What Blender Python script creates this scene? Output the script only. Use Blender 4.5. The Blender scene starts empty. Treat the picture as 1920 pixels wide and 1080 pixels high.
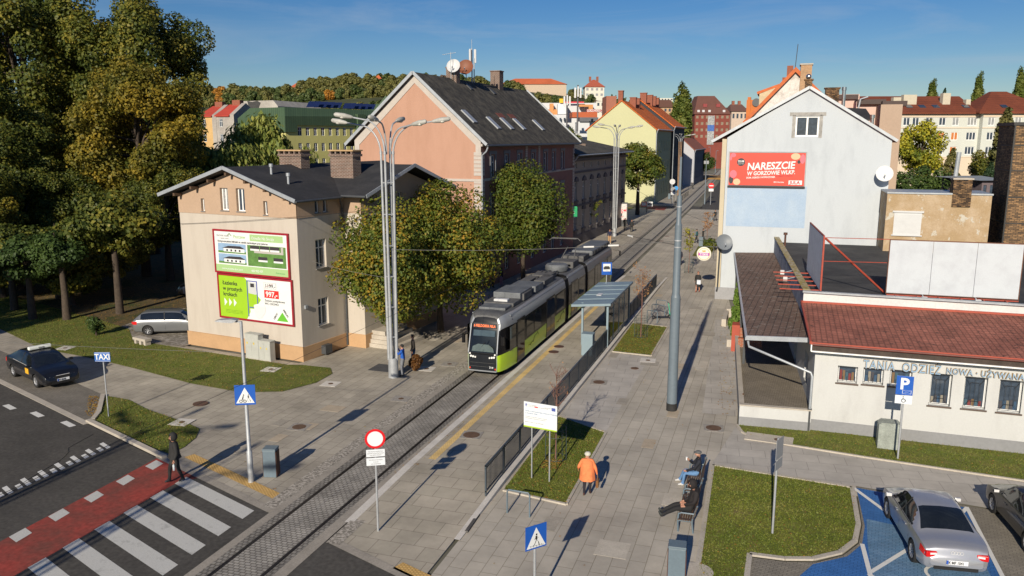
import bpy, bmesh, math, random
import numpy as np
from mathutils import Vector, Matrix
S = bpy.context.scene
R = math.radians
# camera, world, sun
CAMH, FOC = 12.4, 1500.0
PITCH = math.atan(281 / 1500); YAW = math.atan(499 / 1526)
cd = bpy.data.cameras.new('camera'); cam = bpy.data.objects.new('camera', cd); S.collection.objects.link(cam)
cam.location = (0, 0, CAMH); cam.rotation_euler = (math.pi / 2 - PITCH, 0, YAW)
cd.sensor_width = 36; cd.lens = 36 * FOC / 1920; cd.clip_start = .3; cd.clip_end = 5000
S.camera = cam
S.render.resolution_x, S.render.resolution_y = 1024, 576
SUN_EL = 23.7
W = bpy.data.worlds.new('World'); S.world = W; W.use_nodes = True
nt = W.node_tree; nt.nodes.clear()
sky = nt.nodes.new('ShaderNodeTexSky'); sky.sky_type = 'NISHITA'; sky.sun_disc = False
sky.sun_elevation = R(SUN_EL); sky.sun_rotation = R(180); sky.air_density = 1.0; sky.dust_density = .2; sky.ozone_density = 4.5; sky.altitude = 100
bg = nt.nodes.new('ShaderNodeBackground'); bg.inputs[1].default_value = .058
out = nt.nodes.new('ShaderNodeOutputWorld')
tc = nt.nodes.new('ShaderNodeTexCoord'); mp = nt.nodes.new('ShaderNodeMapping'); mp.inputs['Scale'].default_value = (1.1, 1.1, 9); mp.inputs['Rotation'].default_value = (0, .12, .5)
cn = nt.nodes.new('ShaderNodeTexNoise'); cn.inputs['Scale'].default_value = 2.2; cn.inputs['Detail'].default_value = 9; cn.inputs['Roughness'].default_value = .62; cn.inputs['Distortion'].default_value = .8
cr = nt.nodes.new('ShaderNodeMapRange'); cr.inputs[1].default_value = .50; cr.inputs[2].default_value = .82; cr.inputs[4].default_value = .42
mx = nt.nodes.new('ShaderNodeMixRGB'); mx.inputs[2].default_value = (6.5, 7.4, 8.6, 1)
L = nt.links.new
L(tc.outputs['Generated'], mp.inputs[0]); L(mp.outputs[0], cn.inputs['Vector']); L(cn.outputs[0], cr.inputs[0])
hs_n = nt.nodes.new('ShaderNodeHueSaturation'); hs_n.inputs['Saturation'].default_value = 1.3; hs_n.inputs['Hue'].default_value = .512
L(sky.outputs[0], hs_n.inputs['Color']); L(cr.outputs[0], mx.inputs[0]); L(hs_n.outputs[0], mx.inputs[1]); L(mx.outputs[0], bg.inputs[0]); L(bg.outputs[0], out.inputs[0])
sl = bpy.data.lights.new('sun', 'SUN'); sl.energy = 4.8; sl.angle = R(.5); sl.color = (1, .89, .73)
so = bpy.data.objects.new('sun', sl); S.collection.objects.link(so)
ldir = Vector((-.006, math.cos(R(SUN_EL)), -math.sin(R(SUN_EL))))
so.rotation_euler = ldir.to_track_quat('-Z', 'Y').to_euler(); so.location = (0, -50, 60)
S.view_settings.view_transform = 'Standard'; S.view_settings.look = 'None'; S.view_settings.exposure = .22; S.view_settings.gamma = 1
# pixel -> place helpers (survey of the photograph)
def ray(px, py):
 cx = (px - 960) / FOC; cy = -(py - 540) / FOC
 d = (cx, math.cos(PITCH) + math.sin(PITCH) * cy, -math.sin(PITCH) + math.cos(PITCH) * cy)
 c, s = math.cos(YAW), math.sin(YAW)
 return (d[0] * c - d[1] * s, d[0] * s + d[1] * c, d[2])
def G(px, py, z=0):
 d = ray(px, py); t = (z - CAMH) / d[2]; return (d[0] * t, d[1] * t)
def RY(px, py, Y):
 d = ray(px, py); t = Y / d[1]; return (d[0] * t, CAMH + d[2] * t)
def RX(px, py, X):
 d = ray(px, py); t = X / d[0]; return (d[1] * t, CAMH + d[2] * t)
def DD(px, py, dist):      # point at forward distance
 d = ray(px, py); c, s = math.cos(YAW), math.sin(YAW)
 f = (-s * math.cos(PITCH), c * math.cos(PITCH), -math.sin(PITCH))
 t = dist / sum(a * b for a, b in zip(d, f)); return (d[0] * t, d[1] * t, CAMH + d[2] * t)
def HW(px, py, ox, oy, ang):   # hit on a vertical wall through (ox,oy) along ang -> (u,z)
 d = ray(px, py); ux, uy = math.cos(ang), math.sin(ang)
 det = d[0] * (-uy) - d[1] * (-ux); t = (ox * (-uy) - oy * (-ux)) / det
 x, y = d[0] * t, d[1] * t
 return ((x - ox) * ux + (y - oy) * uy, CAMH + d[2] * t)
# materials
_mats = {}
def M(name, col, rough=.8, var=.12, scale=2.0, bump=0., metal=0., spec=None, col2=None, var2=None, coat=0., bscale=None, alpha=None, emit=0):
 if name in _mats: return _mats[name]
 m = bpy.data.materials.new(name); m.use_nodes = True; t = m.node_tree; b = t.nodes['Principled BSDF']
 b.inputs['Roughness'].default_value = rough; b.inputs['Metallic'].default_value = metal
 if spec is not None: b.inputs['Specular IOR Level'].default_value = spec
 if coat: b.inputs['Coat Weight'].default_value = coat; b.inputs['Coat Roughness'].default_value = .05
 if alpha is not None: b.inputs['Alpha'].default_value = alpha
 if emit:
  b.inputs['Emission Color'].default_value = (*col, 1); b.inputs['Emission Strength'].default_value = emit
 c = Vector(col)
 if var or col2:
  tcn = t.nodes.new('ShaderNodeTexCoord')
  n1 = t.nodes.new('ShaderNodeTexNoise'); n1.inputs['Scale'].default_value = scale; n1.inputs['Detail'].default_value = 6; n1.inputs['Roughness'].default_value = .65
  t.links.new(tcn.outputs['Object'], n1.inputs['Vector'])
  mr = t.nodes.new('ShaderNodeMapRange'); mr.inputs[1].default_value = .32; mr.inputs[2].default_value = .68
  t.links.new(n1.outputs[0], mr.inputs[0])
  mix = t.nodes.new('ShaderNodeMixRGB')
  lo = c * (1 - var); hi = Vector(col2) if col2 else c * (1 + var)
  mix.inputs[1].default_value = (*lo, 1); mix.inputs[2].default_value = (*[min(.95, x) for x in hi], 1)
  t.links.new(mr.outputs[0], mix.inputs[0]); last = mix.outputs[0]
  n2 = t.nodes.new('ShaderNodeTexNoise'); n2.inputs['Scale'].default_value = scale * 14; n2.inputs['Detail'].default_value = 4
  t.links.new(tcn.outputs['Object'], n2.inputs['Vector'])
  mr2 = t.nodes.new('ShaderNodeMapRange'); v2 = var if var2 is None else var2
  mr2.inputs[1].default_value = .3; mr2.inputs[2].default_value = .7; mr2.inputs[3].default_value = 1 - v2; mr2.inputs[4].default_value = 1 + v2 * .6
  t.links.new(n2.outputs[0], mr2.inputs[0])
  vm = t.nodes.new('ShaderNodeVectorMath'); vm.operation = 'SCALE'
  t.links.new(last, vm.inputs[0]); t.links.new(mr2.outputs[0], vm.inputs['Scale']); last = vm.outputs[0]
  t.links.new(last, b.inputs['Base Color'])
 else: b.inputs['Base Color'].default_value = (*c, 1)
 if bump:
  tcn = t.nodes.new('ShaderNodeTexCoord'); n3 = t.nodes.new('ShaderNodeTexNoise'); n3.inputs['Scale'].default_value = bscale or scale * 10; n3.inputs['Detail'].default_value = 5
  bp = t.nodes.new('ShaderNodeBump'); bp.inputs['Strength'].default_value = bump; bp.inputs['Distance'].default_value = .05
  t.links.new(tcn.outputs['Object'], n3.inputs['Vector']); t.links.new(n3.outputs[0], bp.inputs['Height']); t.links.new(bp.outputs[0], b.inputs['Normal'])
 _mats[name] = m; return m
def MBrick(name, c1, c2, mortar, bw, bh, ms=.012, rough=.85, axis='wall', rot=0, offset=.5, squash=1, dirt=.2, dscale=.6, bump=.3, stain=None, spec=.3):
 """brick / slab pattern. axis: 'wall' uses (x+y, z); 'floor' uses (x, y)"""
 if name in _mats: return _mats[name]
 m = bpy.data.materials.new(name); m.use_nodes = True; t = m.node_tree; b = t.nodes['Principled BSDF']; b.inputs['Roughness'].default_value = rough
 b.inputs['Specular IOR Level'].default_value = spec
 tcn = t.nodes.new('ShaderNodeTexCoord'); mpn = t.nodes.new('ShaderNodeMapping'); mpn.inputs['Rotation'].default_value = (0, 0, rot)
 if axis == 'wall':
  sp = t.nodes.new('ShaderNodeSeparateXYZ'); cb = t.nodes.new('ShaderNodeCombineXYZ'); ad = t.nodes.new('ShaderNodeMath')
  t.links.new(tcn.outputs['Object'], sp.inputs[0]); t.links.new(sp.outputs[0], ad.inputs[0]); t.links.new(sp.outputs[1], ad.inputs[1])
  t.links.new(ad.outputs[0], cb.inputs[0]); t.links.new(sp.outputs[2], cb.inputs[1]); t.links.new(cb.outputs[0], mpn.inputs[0])
 else: t.links.new(tcn.outputs['Object'], mpn.inputs[0])
 br = t.nodes.new('ShaderNodeTexBrick'); br.offset = offset; br.squash = squash
 br.inputs['Scale'].default_value = 1; br.inputs['Brick Width'].default_value = bw; br.inputs['Row Height'].default_value = bh
 br.inputs['Mortar Size'].default_value = ms; br.inputs['Mortar Smooth'].default_value = .2; br.inputs['Bias'].default_value = 0
 br.inputs['Color1'].default_value = (*c1, 1); br.inputs['Color2'].default_value = (*c2, 1); br.inputs['Mortar'].default_value = (*mortar, 1)
 t.links.new(mpn.outputs[0], br.inputs['Vector'])
 n = t.nodes.new('ShaderNodeTexNoise'); n.inputs['Scale'].default_value = dscale; n.inputs['Detail'].default_value = 8; n.inputs['Roughness'].default_value = .7
 t.links.new(tcn.outputs['Object'], n.inputs['Vector'])
 mr = t.nodes.new('ShaderNodeMapRange'); mr.inputs[1].default_value = .3; mr.inputs[2].default_value = .7; mr.inputs[3].default_value = 1 - dirt; mr.inputs[4].default_value = 1 + dirt * .5
 t.links.new(n.outputs[0], mr.inputs[0])
 vm = t.nodes.new('ShaderNodeVectorMath'); vm.operation = 'SCALE'; t.links.new(br.outputs['Color'], vm.inputs[0]); t.links.new(mr.outputs[0], vm.inputs['Scale'])
 last = vm.outputs[0]
 if stain:
  n4 = t.nodes.new('ShaderNodeTexNoise'); n4.inputs['Scale'].default_value = dscale * 5; n4.inputs['Detail'].default_value = 10; n4.inputs['Roughness'].default_value = .8
  t.links.new(tcn.outputs['Object'], n4.inputs['Vector'])
  m4 = t.nodes.new('ShaderNodeMapRange'); m4.inputs[1].default_value = .55; m4.inputs[2].default_value = .62
  t.links.new(n4.outputs[0], m4.inputs[0]); mix = t.nodes.new('ShaderNodeMixRGB'); mix.inputs[2].default_value = (*stain, 1)
  t.links.new(m4.outputs[0], mix.inputs[0]); t.links.new(last, mix.inputs[1]); last = mix.outputs[0]
 t.links.new(last, b.inputs['Base Color'])
 if bump:
  bp = t.nodes.new('ShaderNodeBump'); bp.inputs['Strength'].default_value = bump; bp.inputs['Distance'].default_value = .03; bp.invert = True
  t.links.new(br.outputs['Fac'], bp.inputs['Height']); t.links.new(bp.outputs[0], b.inputs['Normal'])
 _mats[name] = m; return m
def MPatch(name, c1, c2, lo, hi, scale, rough=.9, fine=.1, vstretch=1, c3=None, lo3=.6, hi3=.62, s3=1.):
 """two colours in noise-shaped patches (worn plaster, leaf litter, dirty paint)"""
 if name in _mats: return _mats[name]
 m = bpy.data.materials.new(name); m.use_nodes = True; t = m.node_tree; b = t.nodes['Principled BSDF']; b.inputs['Roughness'].default_value = rough; b.inputs['Specular IOR Level'].default_value = .25
 tcn = t.nodes.new('ShaderNodeTexCoord'); mpn = t.nodes.new('ShaderNodeMapping'); mpn.inputs['Scale'].default_value = (1, 1, vstretch); t.links.new(tcn.outputs['Object'], mpn.inputs[0])
 def lay(base, col, l, h, s):
  n = t.nodes.new('ShaderNodeTexNoise'); n.inputs['Scale'].default_value = s; n.inputs['Detail'].default_value = 9; n.inputs['Roughness'].default_value = .68
  t.links.new(mpn.outputs[0], n.inputs['Vector']); mr = t.nodes.new('ShaderNodeMapRange'); mr.inputs[1].default_value = l; mr.inputs[2].default_value = h
  t.links.new(n.outputs[0], mr.inputs[0]); mix = t.nodes.new('ShaderNodeMixRGB'); mix.inputs[2].default_value = (*col, 1)
  if isinstance(base, tuple): mix.inputs[1].default_value = (*base, 1)
  else: t.links.new(base, mix.inputs[1])
  t.links.new(mr.outputs[0], mix.inputs[0]); return mix.outputs[0]
 last = lay(tuple(c1), c2, lo, hi, scale)
 if c3: last = lay(last, c3, lo3, hi3, s3)
 n2 = t.nodes.new('ShaderNodeTexNoise'); n2.inputs['Scale'].default_value = scale * 15; n2.inputs['Detail'].default_value = 5
 t.links.new(tcn.outputs['Object'], n2.inputs['Vector']); mr2 = t.nodes.new('ShaderNodeMapRange'); mr2.inputs[1].default_value = .3; mr2.inputs[2].default_value = .7
 mr2.inputs[3].default_value = 1 - fine; mr2.inputs[4].default_value = 1 + fine; t.links.new(n2.outputs[0], mr2.inputs[0])
 vm = t.nodes.new('ShaderNodeVectorMath'); vm.operation = 'SCALE'; t.links.new(last, vm.inputs[0]); t.links.new(mr2.outputs[0], vm.inputs['Scale'])
 t.links.new(vm.outputs[0], b.inputs['Base Color'])
 _mats[name] = m; return m
def MLeaf(name, cols, fac=(.35, .65), scale=.35, trans=.35, vary=.55):
 """leaves: colour chosen per leaf and per clump"""
 m = bpy.data.materials.new(name); m.use_nodes = True; t = m.node_tree; t.nodes.clear()
 o = t.nodes.new('ShaderNodeOutputMaterial'); geo = t.nodes.new('ShaderNodeNewGeometry'); tcn = t.nodes.new('ShaderNodeTexCoord')
 n = t.nodes.new('ShaderNodeTexNoise'); n.inputs['Scale'].default_value = scale; n.inputs['Detail'].default_value = 4; t.links.new(tcn.outputs['Object'], n.inputs['Vector'])
 a = t.nodes.new('ShaderNodeMath'); a.operation = 'MULTIPLY_ADD'; a.inputs[1].default_value = vary; t.links.new(geo.outputs['Random Per Island'], a.inputs[0])
 sub = t.nodes.new('ShaderNodeMapRange'); sub.inputs[1].default_value = fac[0]; sub.inputs[2].default_value = fac[1]; sub.inputs[3].default_value = 0; sub.inputs[4].default_value = 1 - vary; t.links.new(n.outputs[0], sub.inputs[0])
 t.links.new(sub.outputs[0], a.inputs[2])
 cr = t.nodes.new('ShaderNodeValToRGB'); e = cr.color_ramp.elements
 for i, c in enumerate(cols):
  p = i / (len(cols) - 1)
  if i < 2: el = e[i]; el.position = p
  else: el = e.new(p)
  el.color = (*c, 1)
 if len(cols) > 2:
  for i, c in enumerate(cols): cr.color_ramp.elements[i].position = i / (len(cols) - 1); cr.color_ramp.elements[i].color = (*c, 1)
 t.links.new(a.outputs[0], cr.inputs[0])
 d = t.nodes.new('ShaderNodeBsdfPrincipled'); d.inputs['Roughness'].default_value = .55; d.inputs['Specular IOR Level'].default_value = .3
 tr = t.nodes.new('ShaderNodeBsdfTranslucent'); ms = t.nodes.new('ShaderNodeMixShader'); ms.inputs[0].default_value = trans
 t.links.new(cr.outputs[0], d.inputs['Base Color']); t.links.new(cr.outputs[0], tr.inputs[0]); t.links.new(d.outputs[0], ms.inputs[1]); t.links.new(tr.outputs[0], ms.inputs[2]); t.links.new(ms.outputs[0], o.inputs[0])
 return m
# mesh builder
class MB:
 def __init__(s): s.v = []; s.f = []; s.mi = []
 def add(s, vs, fs, mi=0):
  n = len(s.v); s.v += [tuple(v) for v in vs]; s.f += [tuple(i + n for i in f) for f in fs]; s.mi += [mi] * len(fs); return s
 def quad(s, a, b, c, d, mi=0): return s.add([a, b, c, d], [(0, 1, 2, 3)], mi)
 def poly(s, pts, mi=0): return s.add(pts, [tuple(range(len(pts)))], mi)
 def box(s, x0, x1, y0, y1, z0, z1, mi=0):
  if x0 > x1: x0, x1 = x1, x0
  if y0 > y1: y0, y1 = y1, y0
  if z0 > z1: z0, z1 = z1, z0
  return s.add([(x0, y0, z0), (x1, y0, z0), (x1, y1, z0), (x0, y1, z0), (x0, y0, z1), (x1, y0, z1), (x1, y1, z1), (x0, y1, z1)],
                     [(0, 3, 2, 1), (4, 5, 6, 7), (0, 1, 5, 4), (1, 2, 6, 5), (2, 3, 7, 6), (3, 0, 4, 7)], mi)
 def obox(s, c, sz, rot=(0, 0, 0), mi=0):
  m = Matrix.Translation(c) @ Matrix.Rotation(rot[2], 4, 'Z') @ Matrix.Rotation(rot[1], 4, 'Y') @ Matrix.Rotation(rot[0], 4, 'X')
  q = MB().box(-sz[0] / 2, sz[0] / 2, -sz[1] / 2, sz[1] / 2, -sz[2] / 2, sz[2] / 2)
  return s.add([m @ Vector(v) for v in q.v], q.f, mi)
 def bar(s, a, b, w, h, mi=0):
  a, b = Vector(a), Vector(b); d = (b - a).normalized(); up = Vector((0, 0, 1)) if abs(d.z) < .95 else Vector((0, 1, 0))
  x = d.cross(up).normalized() * w / 2; y = d.cross(x).normalized() * h / 2
  return s.add([a - x - y, a + x - y, a + x + y, a - x + y, b - x - y, b + x - y, b + x + y, b - x + y], [(0, 3, 2, 1), (4, 5, 6, 7), (0, 1, 5, 4), (1, 2, 6, 5), (2, 3, 7, 6), (3, 0, 4, 7)], mi)
 def cyl(s, a, b, r0, r1=None, n=12, mi=0, cap=True):
  return s.tube([a, b], [r0, r0 if r1 is None else r1], n, mi, cap)
 def tube(s, pts, r, n=8, mi=0, cap=True):
  pts = [Vector(p) for p in pts]; k = len(pts)
  rs = r if isinstance(r, (list, tuple)) else [r] * k
  vs = []; fs = []; prev = None
  for i, p in enumerate(pts):
   d = (pts[min(i + 1, k - 1)] - pts[max(i - 1, 0)])
   d = d.normalized() if d.length > 1e-9 else Vector((0, 0, 1))
   if prev is None:
    x = d.cross(Vector((0, 0, 1)) if abs(d.z) < .9 else Vector((0, 1, 0))).normalized()
   else: x = (prev - d * prev.dot(d)).normalized()
   prev = x; y = d.cross(x)
   for j in range(n):
    a = 2 * math.pi * j / n; vs.append(p + (x * math.cos(a) + y * math.sin(a)) * rs[i])
  for i in range(k - 1):
   for j in range(n): fs.append((i * n + j, i * n + (j + 1) % n, (i + 1) * n + (j + 1) % n, (i + 1) * n + j))
  if cap: fs += [tuple(range(n))[::-1], tuple((k - 1) * n + j for j in range(n))]
  return s.add(vs, fs, mi)
 def prism(s, poly, z0, z1, mi=0, mitop=None):
  n = len(poly); A = sum(poly[i][0] * poly[(i + 1) % n][1] - poly[(i + 1) % n][0] * poly[i][1] for i in range(n))
  if A < 0: poly = poly[::-1]
  vs = [(p[0], p[1], z0) for p in poly] + [(p[0], p[1], z1) for p in poly]
  s.add(vs, [(i, (i + 1) % n, n + (i + 1) % n, n + i) for i in range(n)] + [tuple(range(n))[::-1]], mi)
  s.add(vs[n:], [tuple(range(n))], mi if mitop is None else mitop); return s
 def sheet(s, poly, z, mi=0):
  n = len(poly); A = sum(poly[i][0] * poly[(i + 1) % n][1] - poly[(i + 1) % n][0] * poly[i][1] for i in range(n))
  if A < 0: poly = poly[::-1]
  return s.add([(p[0], p[1], z) for p in poly], [tuple(range(n))], mi)
 def ext(s, prof, a, b, axis='y', mi=0):
  """extrude a closed 2D profile along an axis. axis y: profile (x,z); axis x: profile (y,z)"""
  n = len(prof)
  f = (lambda p, t: (p[0], t, p[1])) if axis == 'y' else (lambda p, t: (t, p[0], p[1]))
  vs = [f(p, a) for p in prof] + [f(p, b) for p in prof]
  return s.add(vs, [(i, (i + 1) % n, n + (i + 1) % n, n + i) for i in range(n)] + [tuple(range(n))[::-1], tuple(range(n, 2 * n))], mi)
 def sph(s, c, r, sc=(1, 1, 1), n=12, m=8, mi=0):
  vs = [(c[0], c[1], c[2] + r * sc[2])]
  for i in range(1, m):
   a = math.pi * i / m
   for j in range(n):
    b = 2 * math.pi * j / n; vs.append((c[0] + r * sc[0] * math.sin(a) * math.cos(b), c[1] + r * sc[1] * math.sin(a) * math.sin(b), c[2] + r * sc[2] * math.cos(a)))
  vs.append((c[0], c[1], c[2] - r * sc[2])); e = len(vs) - 1
  fs = [(0, 1 + j, 1 + (j + 1) % n) for j in range(n)]
  for i in range(m - 2):
   for j in range(n): fs.append((1 + i * n + j, 1 + (i + 1) * n + j, 1 + (i + 1) * n + (j + 1) % n, 1 + i * n + (j + 1) % n))
  fs += [(1 + (m - 2) * n + j, e, 1 + (m - 2) * n + (j + 1) % n) for j in range(n)]
  return s.add(vs, fs, mi)
 def lathe(s, prof, c=(0, 0, 0), n=24, mi=0, axis='z'):
  """prof: list of (r, h)"""
  vs = []
  for r, h in prof:
   for j in range(n):
    a = 2 * math.pi * j / n; p = (r * math.cos(a), r * math.sin(a), h)
    if axis == 'x': p = (p[2], p[0], p[1])
    if axis == 'y': p = (p[0], p[2], p[1])
    vs.append((p[0] + c[0], p[1] + c[1], p[2] + c[2]))
  k = len(prof); fs = [(i * n + j, i * n + (j + 1) % n, (i + 1) * n + (j + 1) % n, (i + 1) * n + j) for i in range(k - 1) for j in range(n)]
  return s.add(vs, fs, mi)
 def torus(s, c, R_, r, n=20, m=6, axis='z', mi=0):
  return s.lathe([(R_ + r * math.cos(2 * math.pi * i / m), r * math.sin(2 * math.pi * i / m)) for i in range(m + 1)], c, n, mi, axis)
 def xf(s, mat):
  s.v = [tuple(mat @ Vector(v)) for v in s.v]; return s
 def merge(s, o, dmi=0):
  n = len(s.v); s.v += o.v; s.f += [tuple(i + n for i in f) for f in o.f]; s.mi += [k + dmi for k in o.mi]; return s
 def mesh(s, name, mats, smooth=False, flip=False):
  me = bpy.data.meshes.new(name); me.from_pydata(s.v, [], s.f)
  if not isinstance(mats, (list, tuple)): mats = [mats]
  for m in mats: me.materials.append(m)
  if len(mats) > 1: me.polygons.foreach_set('material_index', s.mi)
  me.validate()
  bm = bmesh.new(); bm.from_mesh(me); bmesh.ops.recalc_face_normals(bm, faces=bm.faces); bm.to_mesh(me); bm.free()
  if smooth:
   me.polygons.foreach_set('use_smooth', [True] * len(me.polygons))
   try: me.set_sharp_from_angle(angle=R(40 if smooth is True else smooth))
   except Exception: pass
  me.update(); return me
 def build(s, name, mats, parent=None, smooth=False, bevel=0):
  return obj(name, s.mesh(name, mats, smooth), parent, bevel)
def obj(name, me, parent=None, bevel=0):
 o = bpy.data.objects.new(name, me); S.collection.objects.link(o)
 if parent is not None: o.parent = parent
 if bevel:
  b = o.modifiers.new('bevel', 'BEVEL'); b.width = bevel; b.segments = 2; b.limit_method = 'ANGLE'; b.angle_limit = R(50)
 return o
def tag(o, label=None, cat=None, group=None, kind=None):
 if label: o['label'] = label
 if cat: o['category'] = cat
 if group: o['group'] = group
 if kind: o['kind'] = kind
 return o
def thing(name, label, cat, loc=(0, 0, 0), rz=0, group=None):
 o = bpy.data.objects.new(name, None); S.collection.objects.link(o); o.empty_display_size = .3
 o.location = (loc[0], loc[1], loc[2] if len(loc) > 2 else 0); o.rotation_euler = (0, 0, rz)
 return tag(o, label, cat, group)
def struct(name, mb, mats, smooth=False): return tag(mb.build(name, mats, None, smooth), kind='structure')
def kids(o): return [c for c in bpy.data.objects if c.parent == o]
def dup(root, loc, rz=0, label=None, scale=1):
 ch = kids(root); r = root.copy(); S.collection.objects.link(r)
 r.location = (loc[0], loc[1], loc[2] if len(loc) > 2 else 0); r.rotation_euler = (0, 0, rz)
 r.scale = (scale,) * 3 if not isinstance(scale, (tuple, list)) else scale
 if label: r['label'] = label
 for c in ch:
  gs = kids(c); d = c.copy(); S.collection.objects.link(d); d.parent = r
  for g in gs: e = g.copy(); S.collection.objects.link(e); e.parent = d
 return r
def text(body, size, mat, parent, loc, rot, name='lettering', bold=0, ext=.004, ax='LEFT', sx=1, shear=0, ay='BOTTOM_BASELINE', space=1):
 """real letters, as a mesh"""
 c = bpy.data.curves.new('txt', 'FONT'); c.body = body; c.size = size; c.extrude = ext; c.offset = bold; c.align_x = ax; c.align_y = ay; c.shear = shear; c.resolution_u = 3; c.space_character = space
 o = bpy.data.objects.new('txt', c); S.collection.objects.link(o); bpy.context.view_layer.update()
 dg = bpy.context.evaluated_depsgraph_get(); me = bpy.data.meshes.new_from_object(o.evaluated_get(dg), depsgraph=dg)
 bpy.data.objects.remove(o); me.materials.clear(); me.materials.append(mat)
 q = obj(name, me, parent); q.location = loc; q.rotation_euler = rot; q.scale = (sx, 1, 1); return q
UP = (math.pi / 2, 0, 0)
def wall(mb, o, ang, width, z0, top, holes=(), d=.16, mi=0, mir=None):
 """vertical wall from o along ang; top: z or [(u,z),...]; holes (u0,u1,z0,z1) get reveals d deep (inward = left of direction)"""
 if not isinstance(top, (list, tuple)): top = [(0, top), (width, top)]
 mir = mi if mir is None else mir
 ux, uy = math.cos(ang), math.sin(ang); nx, ny = -uy, ux
 P = lambda u, z, q=0: (o[0] + ux * u + nx * q, o[1] + uy * u + ny * q, z)
 def tz(u):
  for (a, b), (c, e) in zip(top, top[1:]):
   if a - 1e-9 <= u <= c + 1e-9: return b + (e - b) * (u - a) / (c - a) if c > a else b
  return top[-1][1]
 us = sorted(set([round(x, 4) for x in [0, width] + [t[0] for t in top] + [h[0] for h in holes] + [h[1] for h in holes]]))
 for a, b in zip(us, us[1:]):
  if b - a < 1e-4: continue
  hs = sorted([(h[2], h[3]) for h in holes if h[0] < (a + b) / 2 < h[1]])
  z = z0
  for h0, h1 in hs:
   if h0 > z: mb.quad(P(a, z), P(b, z), P(b, h0), P(a, h0), mi)
   z = h1
  mb.quad(P(a, z), P(b, z), P(b, tz(b)), P(a, tz(a)), mi)
 for u0, u1, h0, h1 in holes:
  mb.quad(P(u0, h0), P(u0, h1), P(u0, h1, d), P(u0, h0, d), mir); mb.quad(P(u1, h0), P(u1, h1), P(u1, h1, d), P(u1, h0, d), mir)
  mb.quad(P(u0, h0), P(u1, h0), P(u1, h0, d), P(u0, h0, d), mir); mb.quad(P(u0, h1), P(u1, h1), P(u1, h1, d), P(u0, h1, d), mir)
 return P
GLASS = M('window_glass', (.05, .07, .10), .06, var=.3, scale=.35, spec=.5)
GLASSL = M('curtained_glass', (.30, .31, .31), .12, var=.35, scale=.9, spec=.8)
WHITE = M('white_frame', (.78, .79, .78), .5, var=.04)
_wm = {}
def window(parent, o, ang, u, z, w, h, d=.14, fm=None, gm=None, bars=1, hbar=0, t=.07, sill=None, name='window', sillm=None):
 """frame mesh (part) with a pane (sub-part), standing back in its opening. u,z = lower-left corner along the wall"""
 fm = fm or WHITE; gm = gm or GLASS; key = (round(w, 2), round(h, 2), fm.name, gm.name, bars, hbar, t)
 if key not in _wm:
  f = MB(); f.box(0, w, 0, .06, 0, t); f.box(0, w, 0, .06, h - t, h); f.box(0, t, 0, .06, t, h - t); f.box(w - t, w, 0, .06, t, h - t)
  for i in range(bars): x = w * (i + 1) / (bars + 1); f.box(x - t * .6, x + t * .6, .003, .057, t, h - t)
  if hbar: f.box(t, w - t, .006, .054, h * hbar - t * .4, h * hbar + t * .4)
  g = MB(); g.box(t * .5, w - t * .5, .028, .034, t * .5, h - t * .5)
  _wm[key] = (f.mesh('window_frame', fm), g.mesh('pane', gm))
 fr, pn = _wm[key]
 q = obj(name, fr, parent); q.location = (o[0] + math.cos(ang) * u - math.sin(ang) * d, o[1] + math.sin(ang) * u + math.cos(ang) * d, z); q.rotation_euler = (0, 0, ang)
 obj('pane', pn, q)
 if sill:
  k2 = ('sill', round(w, 2), sill, sillm.name if sillm else '')
  if k2 not in _wm: _wm[k2] = MB().box(-.06, w + .06, -d - .07, 0, -.05, -.002).mesh('sill', sillm or M('sill_metal', (.18, .18, .18), .5))
  obj('sill', _wm[k2], q)
 return q
# ground and roads
def Lr(x, o=0): return 22.9 - .38 * (x + 19.8) + o       # northern edge of the cross road
asphalt = M('asphalt', (.075, .070, .062), .85, var=.22, scale=.5, var2=.3, bump=.25, bscale=60, spec=.35)
paveA = MBrick('slab_paving', (.43, .39, .32), (.375, .34, .28), (.24, .215, .175), .8, .5, .012, axis='floor', rot=R(90), dirt=.38, dscale=.35, bump=.4, rough=.75)
paveB = MBrick('slab_paving_pale', (.47, .43, .36), (.42, .385, .325), (.26, .235, .18), 1.0, .5, .011, axis='floor', rot=R(90), dirt=.32, dscale=.3, bump=.35, rough=.75)
paveP = MBrick('platform_slabs', (.44, .395, .32), (.385, .35, .28), (.23, .2, .16), .8, .8, .012, axis='floor', rot=R(0), dirt=.36, dscale=.3, bump=.35, rough=.75)
sett = MBrick('stone_setts', (.42, .395, .35), (.33, .31, .275), (.19, .175, .15), .2, .13, .018, axis='floor', dirt=.45, dscale=.7, bump=1, rough=.6)
settb = MBrick('stone_setts_edge', (.31, .29, .255), (.24, .225, .2), (.14, .128, .11), .16, .16, .02, axis='floor', dirt=.4, dscale=.7, bump=1, rough=.65)
cobble = MPatch('rough_cobble', (.16, .145, .12), (.50, .46, .40), .40, .62, 9, fine=.3)
conc = M('concrete', (.44, .40, .34), .85, var=.12, scale=1.2, bump=.1)
concd = M('concrete_band', (.32, .29, .245), .85, var=.15, scale=1.2, bump=.1)
conw = M('pale_kerb', (.58, .55, .5), .8, var=.12, scale=1.5)
grassm = MPatch('grass_soil', (.105, .13, .024), (.16, .15, .04), .42, .62, 1.1, fine=.3, c3=(.16, .12, .06), lo3=.60, hi3=.75, s3=.6)
pavers = MBrick('grey_pavers', (.27, .245, .2), (.22, .20, .165), (.13, .118, .095), .2, .1, .008, axis='floor', rot=R(8), dirt=.25, dscale=.5, bump=.4)
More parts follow.
